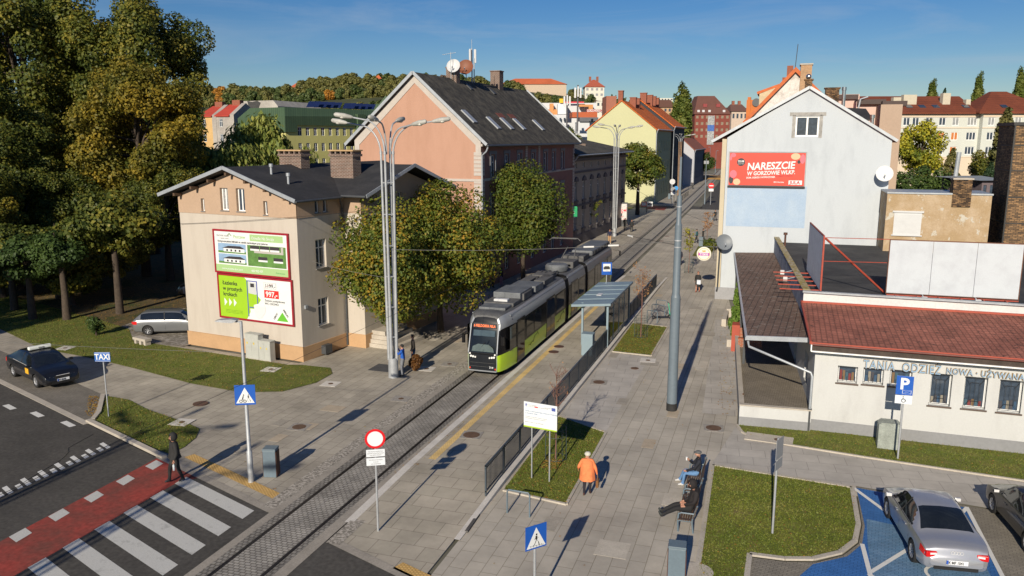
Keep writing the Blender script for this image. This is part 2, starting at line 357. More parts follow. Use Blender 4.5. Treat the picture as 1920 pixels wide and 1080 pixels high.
bluep = MBrick('blue_painted_pavers', (.045, .16, .43), (.035, .135, .37), (.02, .08, .22), .2, .1, .008, axis='floor', rot=R(8), dirt=.25, dscale=.5, bump=.4)
bluew = MBrick('blue_worn_pavers', (.15, .26, .40), (.11, .22, .36), (.06, .13, .21), .2, .1, .008, axis='floor', rot=R(8), dirt=.35, dscale=.9, bump=.4)
earth = MPatch('leafy_earth', (.09, .07, .036), (.20, .13, .05), .48, .62, 3.5, fine=.4, c3=(.05, .065, .018), lo3=.5, hi3=.62, s3=.25)
paint = MPatch('road_paint', (.52, .52, .49), (.30, .30, .28), .55, .75, 2.5, rough=.7, fine=.12)
paintn = MPatch('fresh_paint', (.66, .66, .63), (.45, .45, .43), .58, .75, 2.5, rough=.7, fine=.08)
redp = MPatch('red_surfacing', (.31, .055, .043), (.175, .058, .045), .42, .60, .45, fine=.2)
yelp = MBrick('tactile_yellow', (.72, .47, .17), (.64, .41, .15), (.48, .3, .1), .1, .1, .02, axis='floor', rot=R(-20.8), dirt=.15, dscale=2, bump=.6)
yelq = MBrick('tactile_yellow_street', (.78, .56, .24), (.72, .51, .21), (.6, .42, .17), .1, .1, .012, axis='floor', dirt=.25, dscale=1.2, bump=.4)
rail = M('rail_steel', (.035, .028, .024), .4, var=.2, metal=.6)
ter = MB(); ter.sheet([(-1500, -300), (1500, -300), (1500, 3500), (-1500, 3500)], -.06)
struct('ground', ter, M('town_ground', (.15, .145, .11), .95, var=.35, scale=.03, var2=.3))
g = MB(); g.sheet([(-120, Lr(-120)), (-9.5, Lr(-9.5)), (30, Lr(-9.5) - 2), (30, 0), (-120, 0)], 0.0); struct('road', g, asphalt)
bayN = lambda x: 29.65 - .38 * (x + 31.0)
g = MB()
g.sheet([(-15.55, Lr(-15.55)), (-15.55, 60), (-15.7, 79), (-16.7, 145), (-34, 145), (-30, 60), (-24.3, 44), (-24, 41), (-24.8, 37.4), (-33.6, 38.6), (-41, 40), (-60, bayN(-60) + 6), (-60, bayN(-60)), (-31, 29.65), (-29, 27.2), (-28.5, 26.35)], .004)
struct('pavement', g, paveA)
g = MB(); g.sheet([(-34, 145), (-12.5, 145), (-12.5, 151), (-34, 160)], .003); struct('side_road', g, asphalt)
g = MB(); g.sheet([(-17.0, 151), (-18.3, 215), (-20.6, 290), (-30, 290), (-26, 151)], .006); struct('far_pavement', g, paveA)
g = MB(); g.sheet([(-12.5, 145), (-3, 145), (-6, 290), (-17, 290)], .003); struct('far_road', g, asphalt)
g = MB(); g.sheet([(-28.5, 26.35), (-29, 27.2), (-31, 29.65), (-60, bayN(-60)), (-60, Lr(-60, .1))], .008)
struct('taxi_bay', g, MBrick('bay_pavers', (.22, .2, .17), (.18, .165, .14), (.11, .1, .085), .2, .1, .008, axis='floor', rot=R(20), dirt=.3, bump=.3))
g = MB(); a = Vector((-60, Lr(-60), 0)); b = Vector((-28.3, Lr(-28.3), 0)); g.bar(a + Vector((0, 0, 0)), b, .3, .03); struct('kerb', g, conc)
g = MB(); g.sheet([(-8.8, Lr(-9.5)), (-8.8, 60), (-12.75, 68), (-12.8, 79), (-13.9, 145), (-3, 145), (-3, 64), (-1.4, 49), (-1.0, 34.9), (-.3, 33.25), (12, 31.6), (12, 29.0), (3.4, 29.7), (3.4, 28.8), (-1.4, 29.8), (-1.4, 16)], .004)
struct('pavement', g, paveB)
PZ = .14
g = MB()   # platform, ramping up from the crossing
def plat(y, z): return [(-12.52, y, z), (-8.95, y, z)]
rows = [(19.6, .006), (21.5, .008), (26, PZ), (66, PZ), (72, .01)]
for (y0, z0), (y1, z1) in zip(rows, rows[1:]):
 a, b = plat(y0, z0), plat(y1, z1)
 if y0 < 20: a[1] = (-8.95, 19.0, z0); a[0] = (-12.52, 20.2, z0)
 g.quad(a[0], a[1], b[1], b[0])
 g.quad(a[0], b[0], (b[0][0], b[0][1], -.05), (a[0][0], a[0][1], -.05)); g.quad(a[1], b[1], (b[1][0], b[1][1], -.05), (a[1][0], a[1][1], -.05))
struct('platform', g, paveP)
g = MB()
for (y0, z0), (y1, z1) in zip(rows[1:], rows[2:]):
 g.add([(-12.82, y0, z0 + .004), (-12.52, y0, z0 + .004), (-12.52, y1, z1 + .004), (-12.82, y1, z1 + .004), (-12.82, y0, -.05), (-12.82, y1, -.05)], [(0, 1, 2, 3), (0, 3, 5, 4)])
 g.add([(-8.95, y0, z0 + .03), (-8.75, y0, z0 + .03), (-8.75, y1, z1 + .03), (-8.95, y1, z1 + .03), (-8.75, y0, -.05), (-8.75, y1, -.05), (-8.95, y0, z0 - .05), (-8.95, y1, z1 - .05)], [(0, 1, 2, 3), (1, 4, 5, 2), (0, 3, 7, 6)])
struct('platform_kerb', g, conw)
g = MB(); g.obox((-8.83, 24.0, .03), (.1, 3.9, .1), (0, 0, R(2.5)));
struct('kerb', g, M('dark_kerb', (.09, .085, .08), .8))
g = MB(); g.add([(-12.22, 26.9, PZ + .004), (-11.92, 26.9, PZ + .004), (-11.92, 66, PZ + .004), (-12.22, 66, PZ + .004)], [(0, 1, 2, 3)])
struct('platform_strip', g, yelq)
def strip(x0, x1, w, o):
 g = MB(); dy = w / 2 * .935; dx = w / 2 * .355
 g.add([(x0 - dx, Lr(x0, o) - dy, .014), (x1 - dx, Lr(x1, o) - dy, .014), (x1 + dx, Lr(x1, o) + dy, .014), (x0 + dx, Lr(x0, o) + dy, .014)], [(0, 1, 2, 3)]); return g
struct('tactile_strip', strip(-21.5, -15.95, .42, .98), yelp); struct('tactile_strip', strip(-9.95, -8.3, .42, .42), yelp)
struct('road_edge_band', strip(-22.6, -15.6, .32, .15), concd); struct('road_edge_band', strip(-12.6, -6.0, .32, .12), concd)
def bend(y):
 P_ = [(-50, 0), (45, 0), (60, -.1), (79, -.42), (110, -.92), (145, -1.55), (200, -2.9), (283, -5.2), (360, -7.6)]
 for (a, b), (c, d) in zip(P_, P_[1:]):
  if y <= c: return b + (d - b) * (y - a) / (c - a)
 return -7.6
CX = -14.13
ys = [0, 45, 55, 66, 79, 95, 110, 128, 145, 172, 200, 240, 283, 330]
def ribbon(x0, x1, z, ylo=None, yhi=None):
 g = MB(); yy = [y for y in ys if (ylo is None or y > ylo) and (yhi is None or y < yhi)]
 if ylo is not None: yy = [ylo] + yy
 if yhi is not None: yy = yy + [yhi]
 for a, b in zip(yy, yy[1:]): g.quad((CX + x0 + bend(a), a, z), (CX + x1 + bend(a), a, z), (CX + x1 + bend(b), b, z), (CX + x0 + bend(b), b, z))
 return g
struct('track_bed', ribbon(-.66, .66, .012, yhi=100), sett)
struct('track_bed', ribbon(-.66, .66, .012, ylo=100), M('track_setts_far', (.33, .31, .27), .8, var=.2))
struct('track_bed', ribbon(-1.12, -.70, .011).merge(ribbon(.70, 1.0, .011)), settb)
struct('track_edge', ribbon(-1.42, -1.12, .013).merge(ribbon(1.0, 1.4, .010, yhi=74)).merge(ribbon(1.0, 1.4, .011, ylo=74)), concd)
struct('cobble_strip', ribbon(-1.95, -1.42, .016, ylo=21.6, yhi=140), cobble)
struct('cobble_strip', ribbon(1.45, 1.95, .016, ylo=20.1, yhi=22.8), cobble)
g = ribbon(-.79, -.665, .02); g.merge(ribbon(.665, .79, .02)); g.merge(ribbon(-.745, -.735, .026)); g.merge(ribbon(.735, .745, .026))
tag(g.build('tram_rails', rail), kind='structure')
g = MB()
for i in range(9):
 y = 22.83 - 1.225 * i
 for (xa, xb) in ((-20.22, -16.14),):
  g.add([(xa, y, .006), (xb, y - 1.56, .006), (xb, y - 2.19, .006), (xa, y - .62, .006)], [(3, 2, 1, 0)])
struct('zebra_crossing', g, paint)
g = MB(); a = [(-22.55, 23.92), (-19.75, 22.9), (-20.2, 22.2), (-20.2, 8), (-22.2, 8)]; g.sheet(a, .004); struct('cycle_crossing', g, redp)
g = MB()
for i in range(9):
 y = 23.76 - 1.19 * i * 1.25 * .98
 g.add([(-22.43, y, .009), (-21.93, y - .19, .009), (-21.87, y - .81, .009), (-22.4, y - .62, .009)], [(3, 2, 1, 0)])
struct('cycle_crossing_blocks', g, paint)
g = MB()
for i in range(7):
 y = 24.6 - .74 * i
 g.add([(-25.88, y, .007), (-25.17, y - .32, .007), (-25.17, y - .52, .007), (-25.88, y - .2, .007)], [(3, 2, 1, 0)])
 g.add([(-25.6, y - .45, .007), (-25.2, y - .64, .007), (-25.2, y - .85, .007), (-25.6, y - .66, .007)], [(3, 2, 1, 0)])
for px, py in ((15, 765), (67, 779), (125, 797)):
 x, y = G(px, py); g.add([(x - .55, y + .24 - .08, .007), (x + .35, y - .1 - .08, .007), (x + .45, y + .16 - .08, .007), (x - .45, y + .5 - .08, .007)], [(0, 1, 2, 3)])
struct('road_dashes', g, paintn)
GRC = [(.09, .13, .02), (.14, .18, .026), (.19, .215, .034), (.27, .24, .08)]
leafgrass = MLeaf('grass_blades', GRC, scale=.8, trans=.3)
litter = MLeaf('fallen_leaf_colours', [(.30, .14, .04), (.42, .22, .05), (.5, .36, .06), (.22, .10, .04)], trans=.1, vary=1)
def inpoly(x, y, p):
 c = False; n = len(p)
 for i in range(n):
  x1, y1 = p[i]; x2, y2 = p[(i + 1) % n]
  if (y1 > y) != (y2 > y) and x < (x2 - x1) * (y - y1) / (y2 - y1) + x1: c = not c
 return c
def blades(poly, dens, seed, z, h=.05):
 rnd = np.random.default_rng(seed); xs = [p[0] for p in poly]; yy = [p[1] for p in poly]
 n = int((max(xs) - min(xs)) * (max(yy) - min(yy)) * dens); P_ = rnd.uniform([min(xs), min(yy)], [max(xs), max(yy)], (n, 2))
 P_ = np.array([p for p in P_ if inpoly(p[0], p[1], poly)]); n = len(P_)
 a = rnd.uniform(0, 6.28, n); w = rnd.uniform(.011, .024, n); hh = rnd.uniform(.4, 1.2, n) * h; l = rnd.uniform(-.05, .05, (n, 2))
 V = np.zeros((n, 3, 3)); V[:, 0, :2] = P_ - np.c_[np.cos(a) * w, np.sin(a) * w]; V[:, 1, :2] = P_ + np.c_[np.cos(a) * w, np.sin(a) * w]; V[:, 2, :2] = P_ + l
 V[:, 0, 2] = z; V[:, 1, 2] = z; V[:, 2, 2] = z + hh
 return V.reshape(-1, 3), 3
def rawmesh(name, V, k, mats, mi=None):
 me = bpy.data.meshes.new(name); n = len(V) // k; me.vertices.add(len(V)); me.vertices.foreach_set('co', V.astype(np.float32).ravel())
 me.loops.add(len(V)); me.loops.foreach_set('vertex_index', np.arange(len(V), dtype=np.int32)); me.polygons.add(n)
 me.polygons.foreach_set('loop_start', np.arange(n, dtype=np.int32) * k)
 me.polygons.foreach_set('loop_total', np.full(n, k, dtype=np.int32))
 for m in (mats if isinstance(mats, list) else [mats]): me.materials.append(m)
 if mi is not None: me.polygons.foreach_set('material_index', mi.astype(np.int32))
 me.update(calc_edges=True); return me
def lawn(name, poly, z=.03, dens=220, seed=1, kerb=(), kw=.1, kz=.06, base=True):
 g = MB(); g.sheet(poly, z); struct(name, g, grassm)
 V, k = blades(poly, dens, seed, z); tag(obj('grass', rawmesh('grass', V, k, leafgrass)), kind='stuff')
 if kerb:
  g = MB(); n = len(poly)
  for i in kerb:
   a, b = poly[i], poly[(i + 1) % n]; g.bar((*a, kz / 2), (*b, kz / 2), kw, kz)
  struct('kerb', g, conc)
def scatter(poly, n, seed, z=.03, name='fallen_leaves', s=.055):
 rnd = np.random.default_rng(seed); xs = [p[0] for p in poly]; yy = [p[1] for p in poly]; V = []
 while len(V) < n * 4:
  x, y = rnd.uniform(min(xs), max(xs)), rnd.uniform(min(yy), max(yy))
  if not inpoly(x, y, poly): continue
  a = rnd.uniform(0, 6.28); c, s_ = math.cos(a) * s, math.sin(a) * s
  V += [(x + c, y + s_, z + .01), (x - s_ * .7, y + c * .7, z + .022), (x - c, y - s_, z + .012), (x + s_ * .7, y - c * .7, z + .03)]
 tag(obj(name, rawmesh(name, np.array(V), 4, litter)), kind='stuff')
isl1 = [(-8.62, 25.36), (-6.2, 24.97), (-6.28, 32.13), (-8.72, 33.5)]
lawn('lawn', isl1, dens=650, seed=2, kerb=(0, 1, 2))
isl2 = [(-8.58, 45.26), (-6.26, 45.04), (-6.27, 52.56), (-8.68, 53.09)]
lawn('lawn', isl2, dens=300, seed=3, kerb=(0, 1, 2))
isl3 = [(-8.0, 86.5), (-6.1, 86.5), (-6.4, 99), (-8.2, 99)]
lawn('lawn', isl3, dens=60, seed=4)
sq = [(-1.68, 30.0), (3.25, 29.5), (3.2, 26.5), (3.0, 25.3), (2.5, 24.4), (1.7, 23.75), (.9, 23.5), (-.1, 23.45), (-.16, 21), (-1.5, 21)]
lawn('lawn', sq, dens=650, seed=5, kerb=(0, 1, 2, 3, 4, 5, 6, 7, 8, 9), kw=.16)
shopg = [(-1.0, 34.85), (-.75, 34.0), (-.2, 33.35), (1.0, 33.1), (4.0, 32.65), (9.3, 32.05), (16, 31.2), (16, 34.6), (2.1, 35.6)]
lawn('lawn', shopg, dens=220, seed=6, kerb=(0, 1, 2, 3, 4, 5), kw=.1)
la = [(-60, 42.5), (-50, 39.2), (-41.2, 35.3), (-36.5, 34.6), (-32.4, 33.6), (-28, 32.4), (-24.6, 31.95), (-22.7, 32.7), (-21.9, 34.5), (-21.95, 36.2), (-22.6, 37.1), (-24.4, 37.1), (-25.2, 36.9), (-33.6, 38.1), (-37.4, 38.6), (-40, 41), (-44, 42.5), (-60, 48)]
lawn('lawn', la, dens=150, seed=7)
ib = [(-28.35, 26.5), (-28.9, 27.4), (-30.7, 29.45), (-29, 29.3), (-27, 28.4), (-24.3, 27.6), (-23.1, 27.1), (-22.55, 26.2), (-22.3, 25.2), (-22.3, 24.4), (-25, 25.15)]
lawn('lawn', ib, dens=300, seed=8, kerb=(0, 1), kw=.2, kz=.1)
g = MB(); g.bar((-28.5, 26.4, .04), (-22.3, 24.05, .04), .22, .12); struct('kerb', g, conc)
park = [(-60, 47.8), (-44, 42.3), (-40, 40.8), (-37.4, 38.8), (-33.7, 39.1), (-30, 52), (-28, 95), (-95, 120), (-95, 50)]
g = MB(); g.sheet(park, .02); struct('park_ground', g, earth)
g = MB(); g.sheet([(-38.2, 38.6), (-33.4, 38.3), (-33.3, 44), (-36, 46), (-41.5, 44.5), (-41, 41)], .027); struct('gravel_patch', g, MPatch('gravel', (.17, .15, .12), (.34, .31, .27), .45, .6, 3, fine=.35))
scatter([(-60, 47.5), (-44, 41.5), (-38, 40.2), (-40, 48), (-60, 60)], 1500, 11, .03)
scatter(isl1, 260, 12, .05, s=.04); scatter(isl2, 700, 13, .05, s=.045); scatter(sq, 130, 14, .06, s=.035); scatter(la, 500, 15, .05); scatter(ib, 160, 16, .05, s=.045); scatter(shopg, 120, 17, .05, s=.04)
scatter([(-1.9, 36), (-1.1, 36), (-1.9, 57), (-3.2, 58)], 160, 18, .006); scatter([(-8.7, 20), (-3, 19), (-3, 60), (-8.7, 60)], 60, 19, .006, s=.035)
scatter([(-22, 24), (-16, 22), (-16, 60), (-22, 60)], 50, 20, .006, s=.04); scatter([(-12.5, 26), (-12.3, 26), (-12.3, 46), (-12.5, 46)], 0 or 30, 21, PZ, s=.04)
scatter([(-30.6, 29.3), (-28.7, 26.9), (-29.3, 27.0), (-31.3, 29.2)], 150, 22, .01); scatter([(-7.95, 27.6), (-7.2, 27.6), (-7.2, 28.6), (-7.95, 28.6)], 160, 23, .06, s=.04)
scatter([(-13.05, 25), (-12.88, 25), (-12.88, 46), (-13.05, 46)], 70, 24, .014, s=.035)
g = MB(); g.sheet([(3.4, 29.65), (14, 28.2), (14, 15), (-.2, 15), (-.2, 23.3), (.9, 23.35), (1.8, 23.6), (2.6, 24.3), (3.1, 25.2), (3.32, 26.5)], .006); struct('car_park', g, pavers)
g = MB(); g.sheet([(3.4, 29.55), (6.85, 29.0), (6.9, 21), (.7, 21.4), (1.7, 23.45), (2.7, 24.25), (3.2, 25.2), (3.4, 26.5)], .0105); struct('disabled_bay', g, bluep)
g = MB(); g.sheet([(3.5, 27.05), (6.5, 26.4), (6.6, 21.2), (3.25, 21.5), (3.3, 23.4), (3.36, 25.2)], .0145); struct('disabled_bay', g, bluew)
g = MB()
def line(a, b, w, z=.0185): g.bar((*a, z), (*b, z), w, .003)
line((3.3, 29.5), (4.6, 27.0), .14); line((3.2, 25.2), (3.3, 21.2), .13); line((3.28, 23.5), (4.62, 25.45), .13, .0195); line((6.84, 29.05), (6.86, 21), .13, .0205); line((6.5, 28.3), (6.84, 29.0), .13, .0215); line((3.2, 23.35), (4.6, 22.0), .13, .0225)
for i in range(20):
 a0, a1 = 1.2 + i * .2, 1.2 + (i + 1) * .2; g.bar((5.3 + .5 * math.cos(a0), 24.0 + .5 * math.sin(a0), .0188), (5.3 + .5 * math.cos(a1), 24.0 + .5 * math.sin(a1), .0188), .09, .003)
struct('bay_markings', g, paintn)
pale = MBrick('grey_slabs', (.46, .43, .385), (.42, .395, .355), (.28, .26, .235), 1.0, .8, .011, axis='floor', rot=R(-5), dirt=.25, dscale=.5, bump=.35, rough=.75)
g = MB(); g.sheet([(-1.72, 30.1), (-1.02, 34.8), (-.78, 34.0), (-.3, 33.25), (1.0, 33.0), (4.0, 32.55), (9.3, 31.95), (14, 31.3), (14, 28.4), (3.4, 29.7), (-1.5, 30.1)], .0085)
g.sheet([(-8.7, 33.7), (-6.3, 32.3), (-6.3, 44.8), (-8.7, 45.1)], .0085); g.sheet([(-2.6, 36), (-1.1, 36), (-1.9, 56), (-3.4, 56)], .0085); struct('pavement', g, pale)
rp = random.Random(12); tn = [M('slab_tone_pale', (.47, .43, .36), .8, var=.12, scale=1.5), M('slab_tone_dark', (.33, .30, .25), .8, var=.15, scale=1.5), M('slab_tone_warm', (.42, .35, .26), .8, var=.12, scale=1.5)]
gs = [MB(), MB(), MB()]
for i in range(34):
 if i % 3: x0 = -8.6 + .5 * rp.randrange(0, 13); y0 = 21 + rp.randrange(0, 44); w_, d_ = .49, .99
 else: x0 = -23 + .5 * rp.randrange(0, 13); y0 = 24.5 + .8 * rp.randrange(0, 30); w_, d_ = .49, .79
 if -8.75 < x0 < -6 and (25 < y0 < 33.6 or 45 < y0 < 53.2) or x0 < -20 and y0 > 31: continue
 gs[rp.randrange(3)].box(x0, x0 + w_ * rp.choice((1, 1, 2)), y0, y0 + d_, .002, .0105)
for q, mt in zip(gs, tn): struct('replaced_slabs', q, mt)
g = MB(); rp = random.Random(8)
for x, y, n, dx in ((-27, 25.2, 14, .2), (-34, 22, 12, -.3), (-12.5, 16.5, 8, .5)):
 pts = [(x, y, .0045)]
 for k in range(n): x += dx + rp.uniform(-.15, .15); y -= rp.uniform(.2, .7); pts.append((x, y, .0045))
 g.tube(pts, .014, 4)
struct('road_cracks', g, M('tar', (.02, .02, .02), .5, var=.1))
iron = M('rusty_iron', (.13, .075, .045), .75, var=.3, scale=6, bump=.4)
cov = []
for px, py, r, z, mt in ((1123, 717, .3, 0, 1), (1215, 676, .0, 0, 2), (1190, 691, .22, 0, 3), (1338, 803, .33, 0, 1), (884, 816, .35, PZ, 1), (1048, 650, .3, PZ, 4), (1038, 660, .3, PZ, 4), (561, 801, .3, 0, 1), (800, 692, .0, 0, 2), (843, 683, .0, 0, 1),
                     (752, 748, .0, 0, 1), (620, 720, .0, 0, 2), (376, 757, .35, .03, 4), (341, 792, .0, .03, 2), (122, 653, .0, .03, 2), (508, 693, .0, .03, 2), (1442, 823, .0, .03, 5), (1240, 452, .3, 0, 4), (1250, 443, .3, 0, 4), (1160, 462, .2, 0, 4)):
 x, y = G(px, py, z); gg = MB()
 if mt == 5: gg.obox((x, y, .045), (1.9, .9, .04), (0, 0, -.08)); struct('drain_cover', gg, conc); gg = MB().cyl((x + .35, y - .05, .05), (x + .35, y - .05, .07), .16); struct('drain_cover', gg, iron); continue
 if mt in (1, 2): gg.obox((x, y, z + .012), (.85, .85, .012), (0, 0, .1)); struct('drain_surround', gg, M('patched_setts', (.30, .28, .25), .9, var=.25, scale=9) if mt == 1 else conw)
 if r == 0: r = .13
 gg = MB(); gg.cyl((x, y, z + .004), (x, y, z + .026), r, n=20); struct('drain_cover', gg, iron if mt != 4 else M('brown_iron', (.10, .05, .035), .7, var=.2, scale=8))
# buildings
ZINC = M('zinc', (.38, .41, .44), .45, var=.12, scale=1.5, metal=.3)
DARKZ = M('dark_gutter', (.06, .065, .07), .5, var=.15)
PLA = MPatch('cream_plaster', (.485, .44, .38), (.43, .385, .33), .46, .72, 1.6, fine=.03, vstretch=.22, c3=(.36, .32, .27), lo3=.66, hi3=.76, s3=1.3)
PLB = M('beige_plaster', (.43, .31, .22), .9, var=.05, scale=.6, var2=.05, bump=.1, bscale=40, spec=.2)
PLO = M('ochre_plinth', (.47, .30, .165), .9, var=.08, scale=.8, var2=.05, spec=.2)
FELT = MPatch('roofing_felt', (.030, .031, .034), (.05, .05, .052), .4, .7, .8, rough=.85, fine=.15)
BRK = MBrick('chimney_brick', (.17, .09, .065), (.11, .065, .05), (.32, .28, .24), .25, .085, .014, dirt=.25, dscale=1.5)
BRD = MBrick('sooty_brick', (.32, .19, .09), (.03, .022, .017), (.05, .035, .025), .26, .085, .016, dirt=.6, dscale=2.2)
def pane_thing(o): return o
def slab(mb, a, b, c, d, th, mi=0):
 """roof slab: quad a,b,c,d thickened downwards"""
 q = [Vector(p) for p in (a, b, c, d)]; lo = [p - Vector((0, 0, th)) for p in q]
 mb.add([*q, *lo], [(0, 1, 2, 3), (7, 6, 5, 4), (0, 4, 5, 1), (1, 5, 6, 2), (2, 6, 7, 3), (3, 7, 4, 0)], mi)
# 1. two-coloured house with billboards
HA = R(-8.1); H0 = (-24.72, 37.78)
t = thing('corner_house', 'low cream and beige plastered house with shallow black felt roof beside the zebra crossing', 'house', (*H0, 0), HA)
hw = lambda px, py: HW(px, py, *H0, HA)
Wd = 8.9
wn = []
def hole(px0, py0, px1, py1, f):
 u0, z1 = f(px0, py0); u1, z0 = f(px1, py1); return (u0, u1, z0, z1)
fh = lambda px, py: (hw(px, py)[0] + Wd, hw(px, py)[1])
hs = [hole(377, 372, 385, 396, fh), hole(412.5, 352, 430, 395, fh), hole(442.5, 353, 461, 397, fh), hole(494, 377, 503, 403, fh)]
hl = [(a, b, c, d) for a, b, c, d in hs]
m = MB(); wall(m, (-Wd, 0), 0, Wd, .82, 8.08, [], mi=0)
wall(m, (-Wd - .02, -.03), 0, Wd + .04, 8.08, [(0, 9.15), (Wd * .5, 10.55), (Wd + .04, 9.12)], [(a + .02, b + .02, c, d) for a, b, c, d in hl], d=.22, mi=1)
m.box(-Wd - .04, .05, -.06, .3, 0, .82, 2); m.box(-Wd - .05, .06, -.075, -.0, .82, .86, 2)
side_w = [(.55 + 0, 1.15, 0, 0)]
fs = lambda px, py: HW(px, py, *H0, HA + R(90))
sh = [(1.45, 2.35, 5.1, 6.75), (1.45, 2.35, 1.75, 3.35), (2.3, 2.85, 8.35, 9.0)]
wall(m, (0, 0), R(90), 12, .82, 8.08, [sh[0], sh[1]], d=.22, mi=0)
wall(m, (.03, 0), R(90), 12, 8.08, 9.15, [(1.5, 1.9, 8.25, 8.95), (2.2, 2.6, 8.25, 8.95)], d=.2, mi=1)
m.box(-.3, .05, .3, 12, 0, .82, 2)
wall(m, (-Wd, 14), R(-90), 14, 0, 9.15, mi=0); wall(m, (0, 14), R(180), Wd, 0, [(0, 9.15), (Wd / 2, 10.6), (Wd, 9.15)], mi=1)
WX = 1.35; WY0, WY1 = 4.0, 12.6
wall(m, (0, WY0), 0, WX, .82, 8.08, mi=0); wall(m, (0, WY0 - .02), 0, WX, 8.08, 9.15, mi=1)
wall(m, (WX, WY0), R(90), WY1 - WY0, .82, 8.08, [(2.2, 3.3, 1.1, 3.4), (5.4, 6.4, 1.6, 3.4), (2.2, 3.1, 4.9, 6.7), (5.4, 6.4, 4.9, 6.7)], d=.2, mi=0)
wall(m, (WX + .02, WY0), R(90), WY1 - WY0, 8.08, [(0, 9.2), ((WY1 - WY0) / 2, 10.45), (WY1 - WY0, 9.2)], [(2.9, 3.3, 8.5, 9.1), (3.8, 4.2, 8.5, 9.1)], d=.2, mi=1)
wall(m, (WX, WY1), R(180), WX, 0, 9.15, mi=0); m.box(0, WX + .05, WY0 - .05, WY1, 0, .82, 2)
m.build('wall', [PLA, PLB, PLO], t)
m = MB(); e = .75; rz = 10.82; ez = 9.18
slab(m, (-Wd - .8, -e, ez - .02), (-Wd / 2, -e, rz), (-Wd / 2, 14.6, rz), (-Wd - .8, 14.6, ez - .02), .14)
slab(m, (-Wd / 2, -e, rz), (.6, -e, ez - .05), (.6, 14.6, ez - .05), (-Wd / 2, 14.6, rz), .14)
m2 = (WY0 + WY1) / 2
slab(m, (-4.4, WY0 - .75, ez + .0), (WX + .95, WY0 - .75, ez), (WX + .95, m2, rz - .02), (-4.4, m2, rz - .02), .14)
slab(m, (-4.4, m2, rz - .02), (WX + .95, m2, rz - .02), (WX + .95, WY1 + .75, ez), (-4.4, WY1 + .75, ez), .14)
rf = m.build('roof', FELT, t)
m = MB()
for a, b in (((-Wd - .83, -e - .02, ez - .05), (-Wd / 2, -e - .02, rz - .03)), ((-Wd / 2, -e - .02, rz - .03), (.62, -e - .02, ez - .08)), ((WX + .97, WY0 - .75, ez - .03), (WX + .97, m2, rz - .05)), ((WX + .97, m2, rz - .05), (WX + .97, WY1 + .75, ez - .03))): MB().bar(a, b, .05, .2).build('verge_trim', ZINC, rf)
m = MB(); m.tube([(.66, -e, ez - .12), (.66, WY0 - .75, ez - .12)], .07, 8); m.tube([(.6, WY0 - .82, ez - .05), (WX + .95, WY0 - .82, ez - .05)], .07, 8)
m.tube([(.5, WY0 - .85, ez - .1), (.12, WY0 - .2, ez - .8), (.1, WY0 - .12, 4), (.1, WY0 - .12, .1)], .055, 8)
m.build('gutter', DARKZ, t)
for i in range(7): x = -Wd + .3 + i * (Wd - .6) / 6; zz = 9.1 + (1 - abs(x + Wd / 2) / (Wd / 2)) * 1.35; MB().box(x - .07, x + .07, -.6, .0, zz - .1, zz + .06).build('rafter_end', M('brown_timber', (.10, .06, .035), .8), t)
for (cx, cy) in ((-4.5, 5.2), (-1.35, 6.2)):
 m = MB(); m.box(cx - .85, cx + .85, cy - .4, cy + .4, 9.6, 11.45); m.box(cx - .93, cx + .93, cy - .48, cy + .48, 11.3, 11.45)
 for i in range(5): m.box(cx - .85 + i * .4, cx - .75 + i * .4, cy - .47, cy + .47, 11.45, 11.62)
 ch = m.build('chimney', BRK, rf); m = MB(); m.box(cx - .95, cx + .95, cy - .5, cy + .5, 11.62, 11.7); m.build('chimney_cap', M('ochre_slab', (.45, .30, .15), .85), ch)
for (px, py) in ((506, 345), (550, 358)):
 cx = -3.1 if px < 520 else -1.6; cy = 1.6 if px < 520 else 1.3; zz = rz - (cx + Wd / 2) / (Wd / 2 + .6) * (rz - ez)
 m = MB(); m.cyl((cx, cy, zz - .1), (cx, cy, zz + .45), .07); m.cyl((cx, cy, zz + .4), (cx, cy, zz + .58), .12); m.build('vent_pipe', ZINC, rf, smooth=True)
for i, (a, b, c, d_) in enumerate(hl):
 if b - a > .4: window(t, (-Wd, 0), 0, a + .015, c, b - a - .03, d_ - c, d=.12, gm=GLASS if i != 1 else GLASSL, sill=1)
 else: window(t, (-Wd, 0), 0, a + .015, c, b - a - .03, d_ - c, d=.12, bars=0, t=.05, sill=1)
for a, b, c, d_ in sh[:2]: window(t, (0, 0), R(90), a, c, b - a, d_ - c, d=.15, bars=1, hbar=.7, sill=1)
for a in (1.5, 2.2): window(t, (.03, 0), R(90), a, 8.25, .4, .7, d=.12, bars=0, t=.05, sill=1)
for a, b, c, d_ in [(2.2, 3.3, 1.1, 3.4), (5.4, 6.4, 1.6, 3.4), (2.2, 3.1, 4.9, 6.7), (5.4, 6.4, 4.9, 6.7)]: window(t, (WX, WY0), R(90), a, c, b - a, d_ - c, d=.15, hbar=.7, sill=1)
for a in (2.9, 3.8): window(t, (WX + .02, WY0), R(90), a, 8.5, .4, .6, bars=0, t=.05)
m = MB(); m.box(.3 - .25, .3 + .07, 1.5, 2.1, .1, .6); m.build('cellar_hatch', DARKZ, t)
m = MB()
for i in range(4): m.box(WX, WX + 2.0 - i * .35, WY0 + .3 + i * .12, WY0 + 3.4 - i * .12, i * .24, (i + 1) * .24)
m.build('steps', conc, t)
m = MB(); m.box(.02, .12, .25, .45, 3.0, 3.2); m.build('junction_box', ZINC, t)
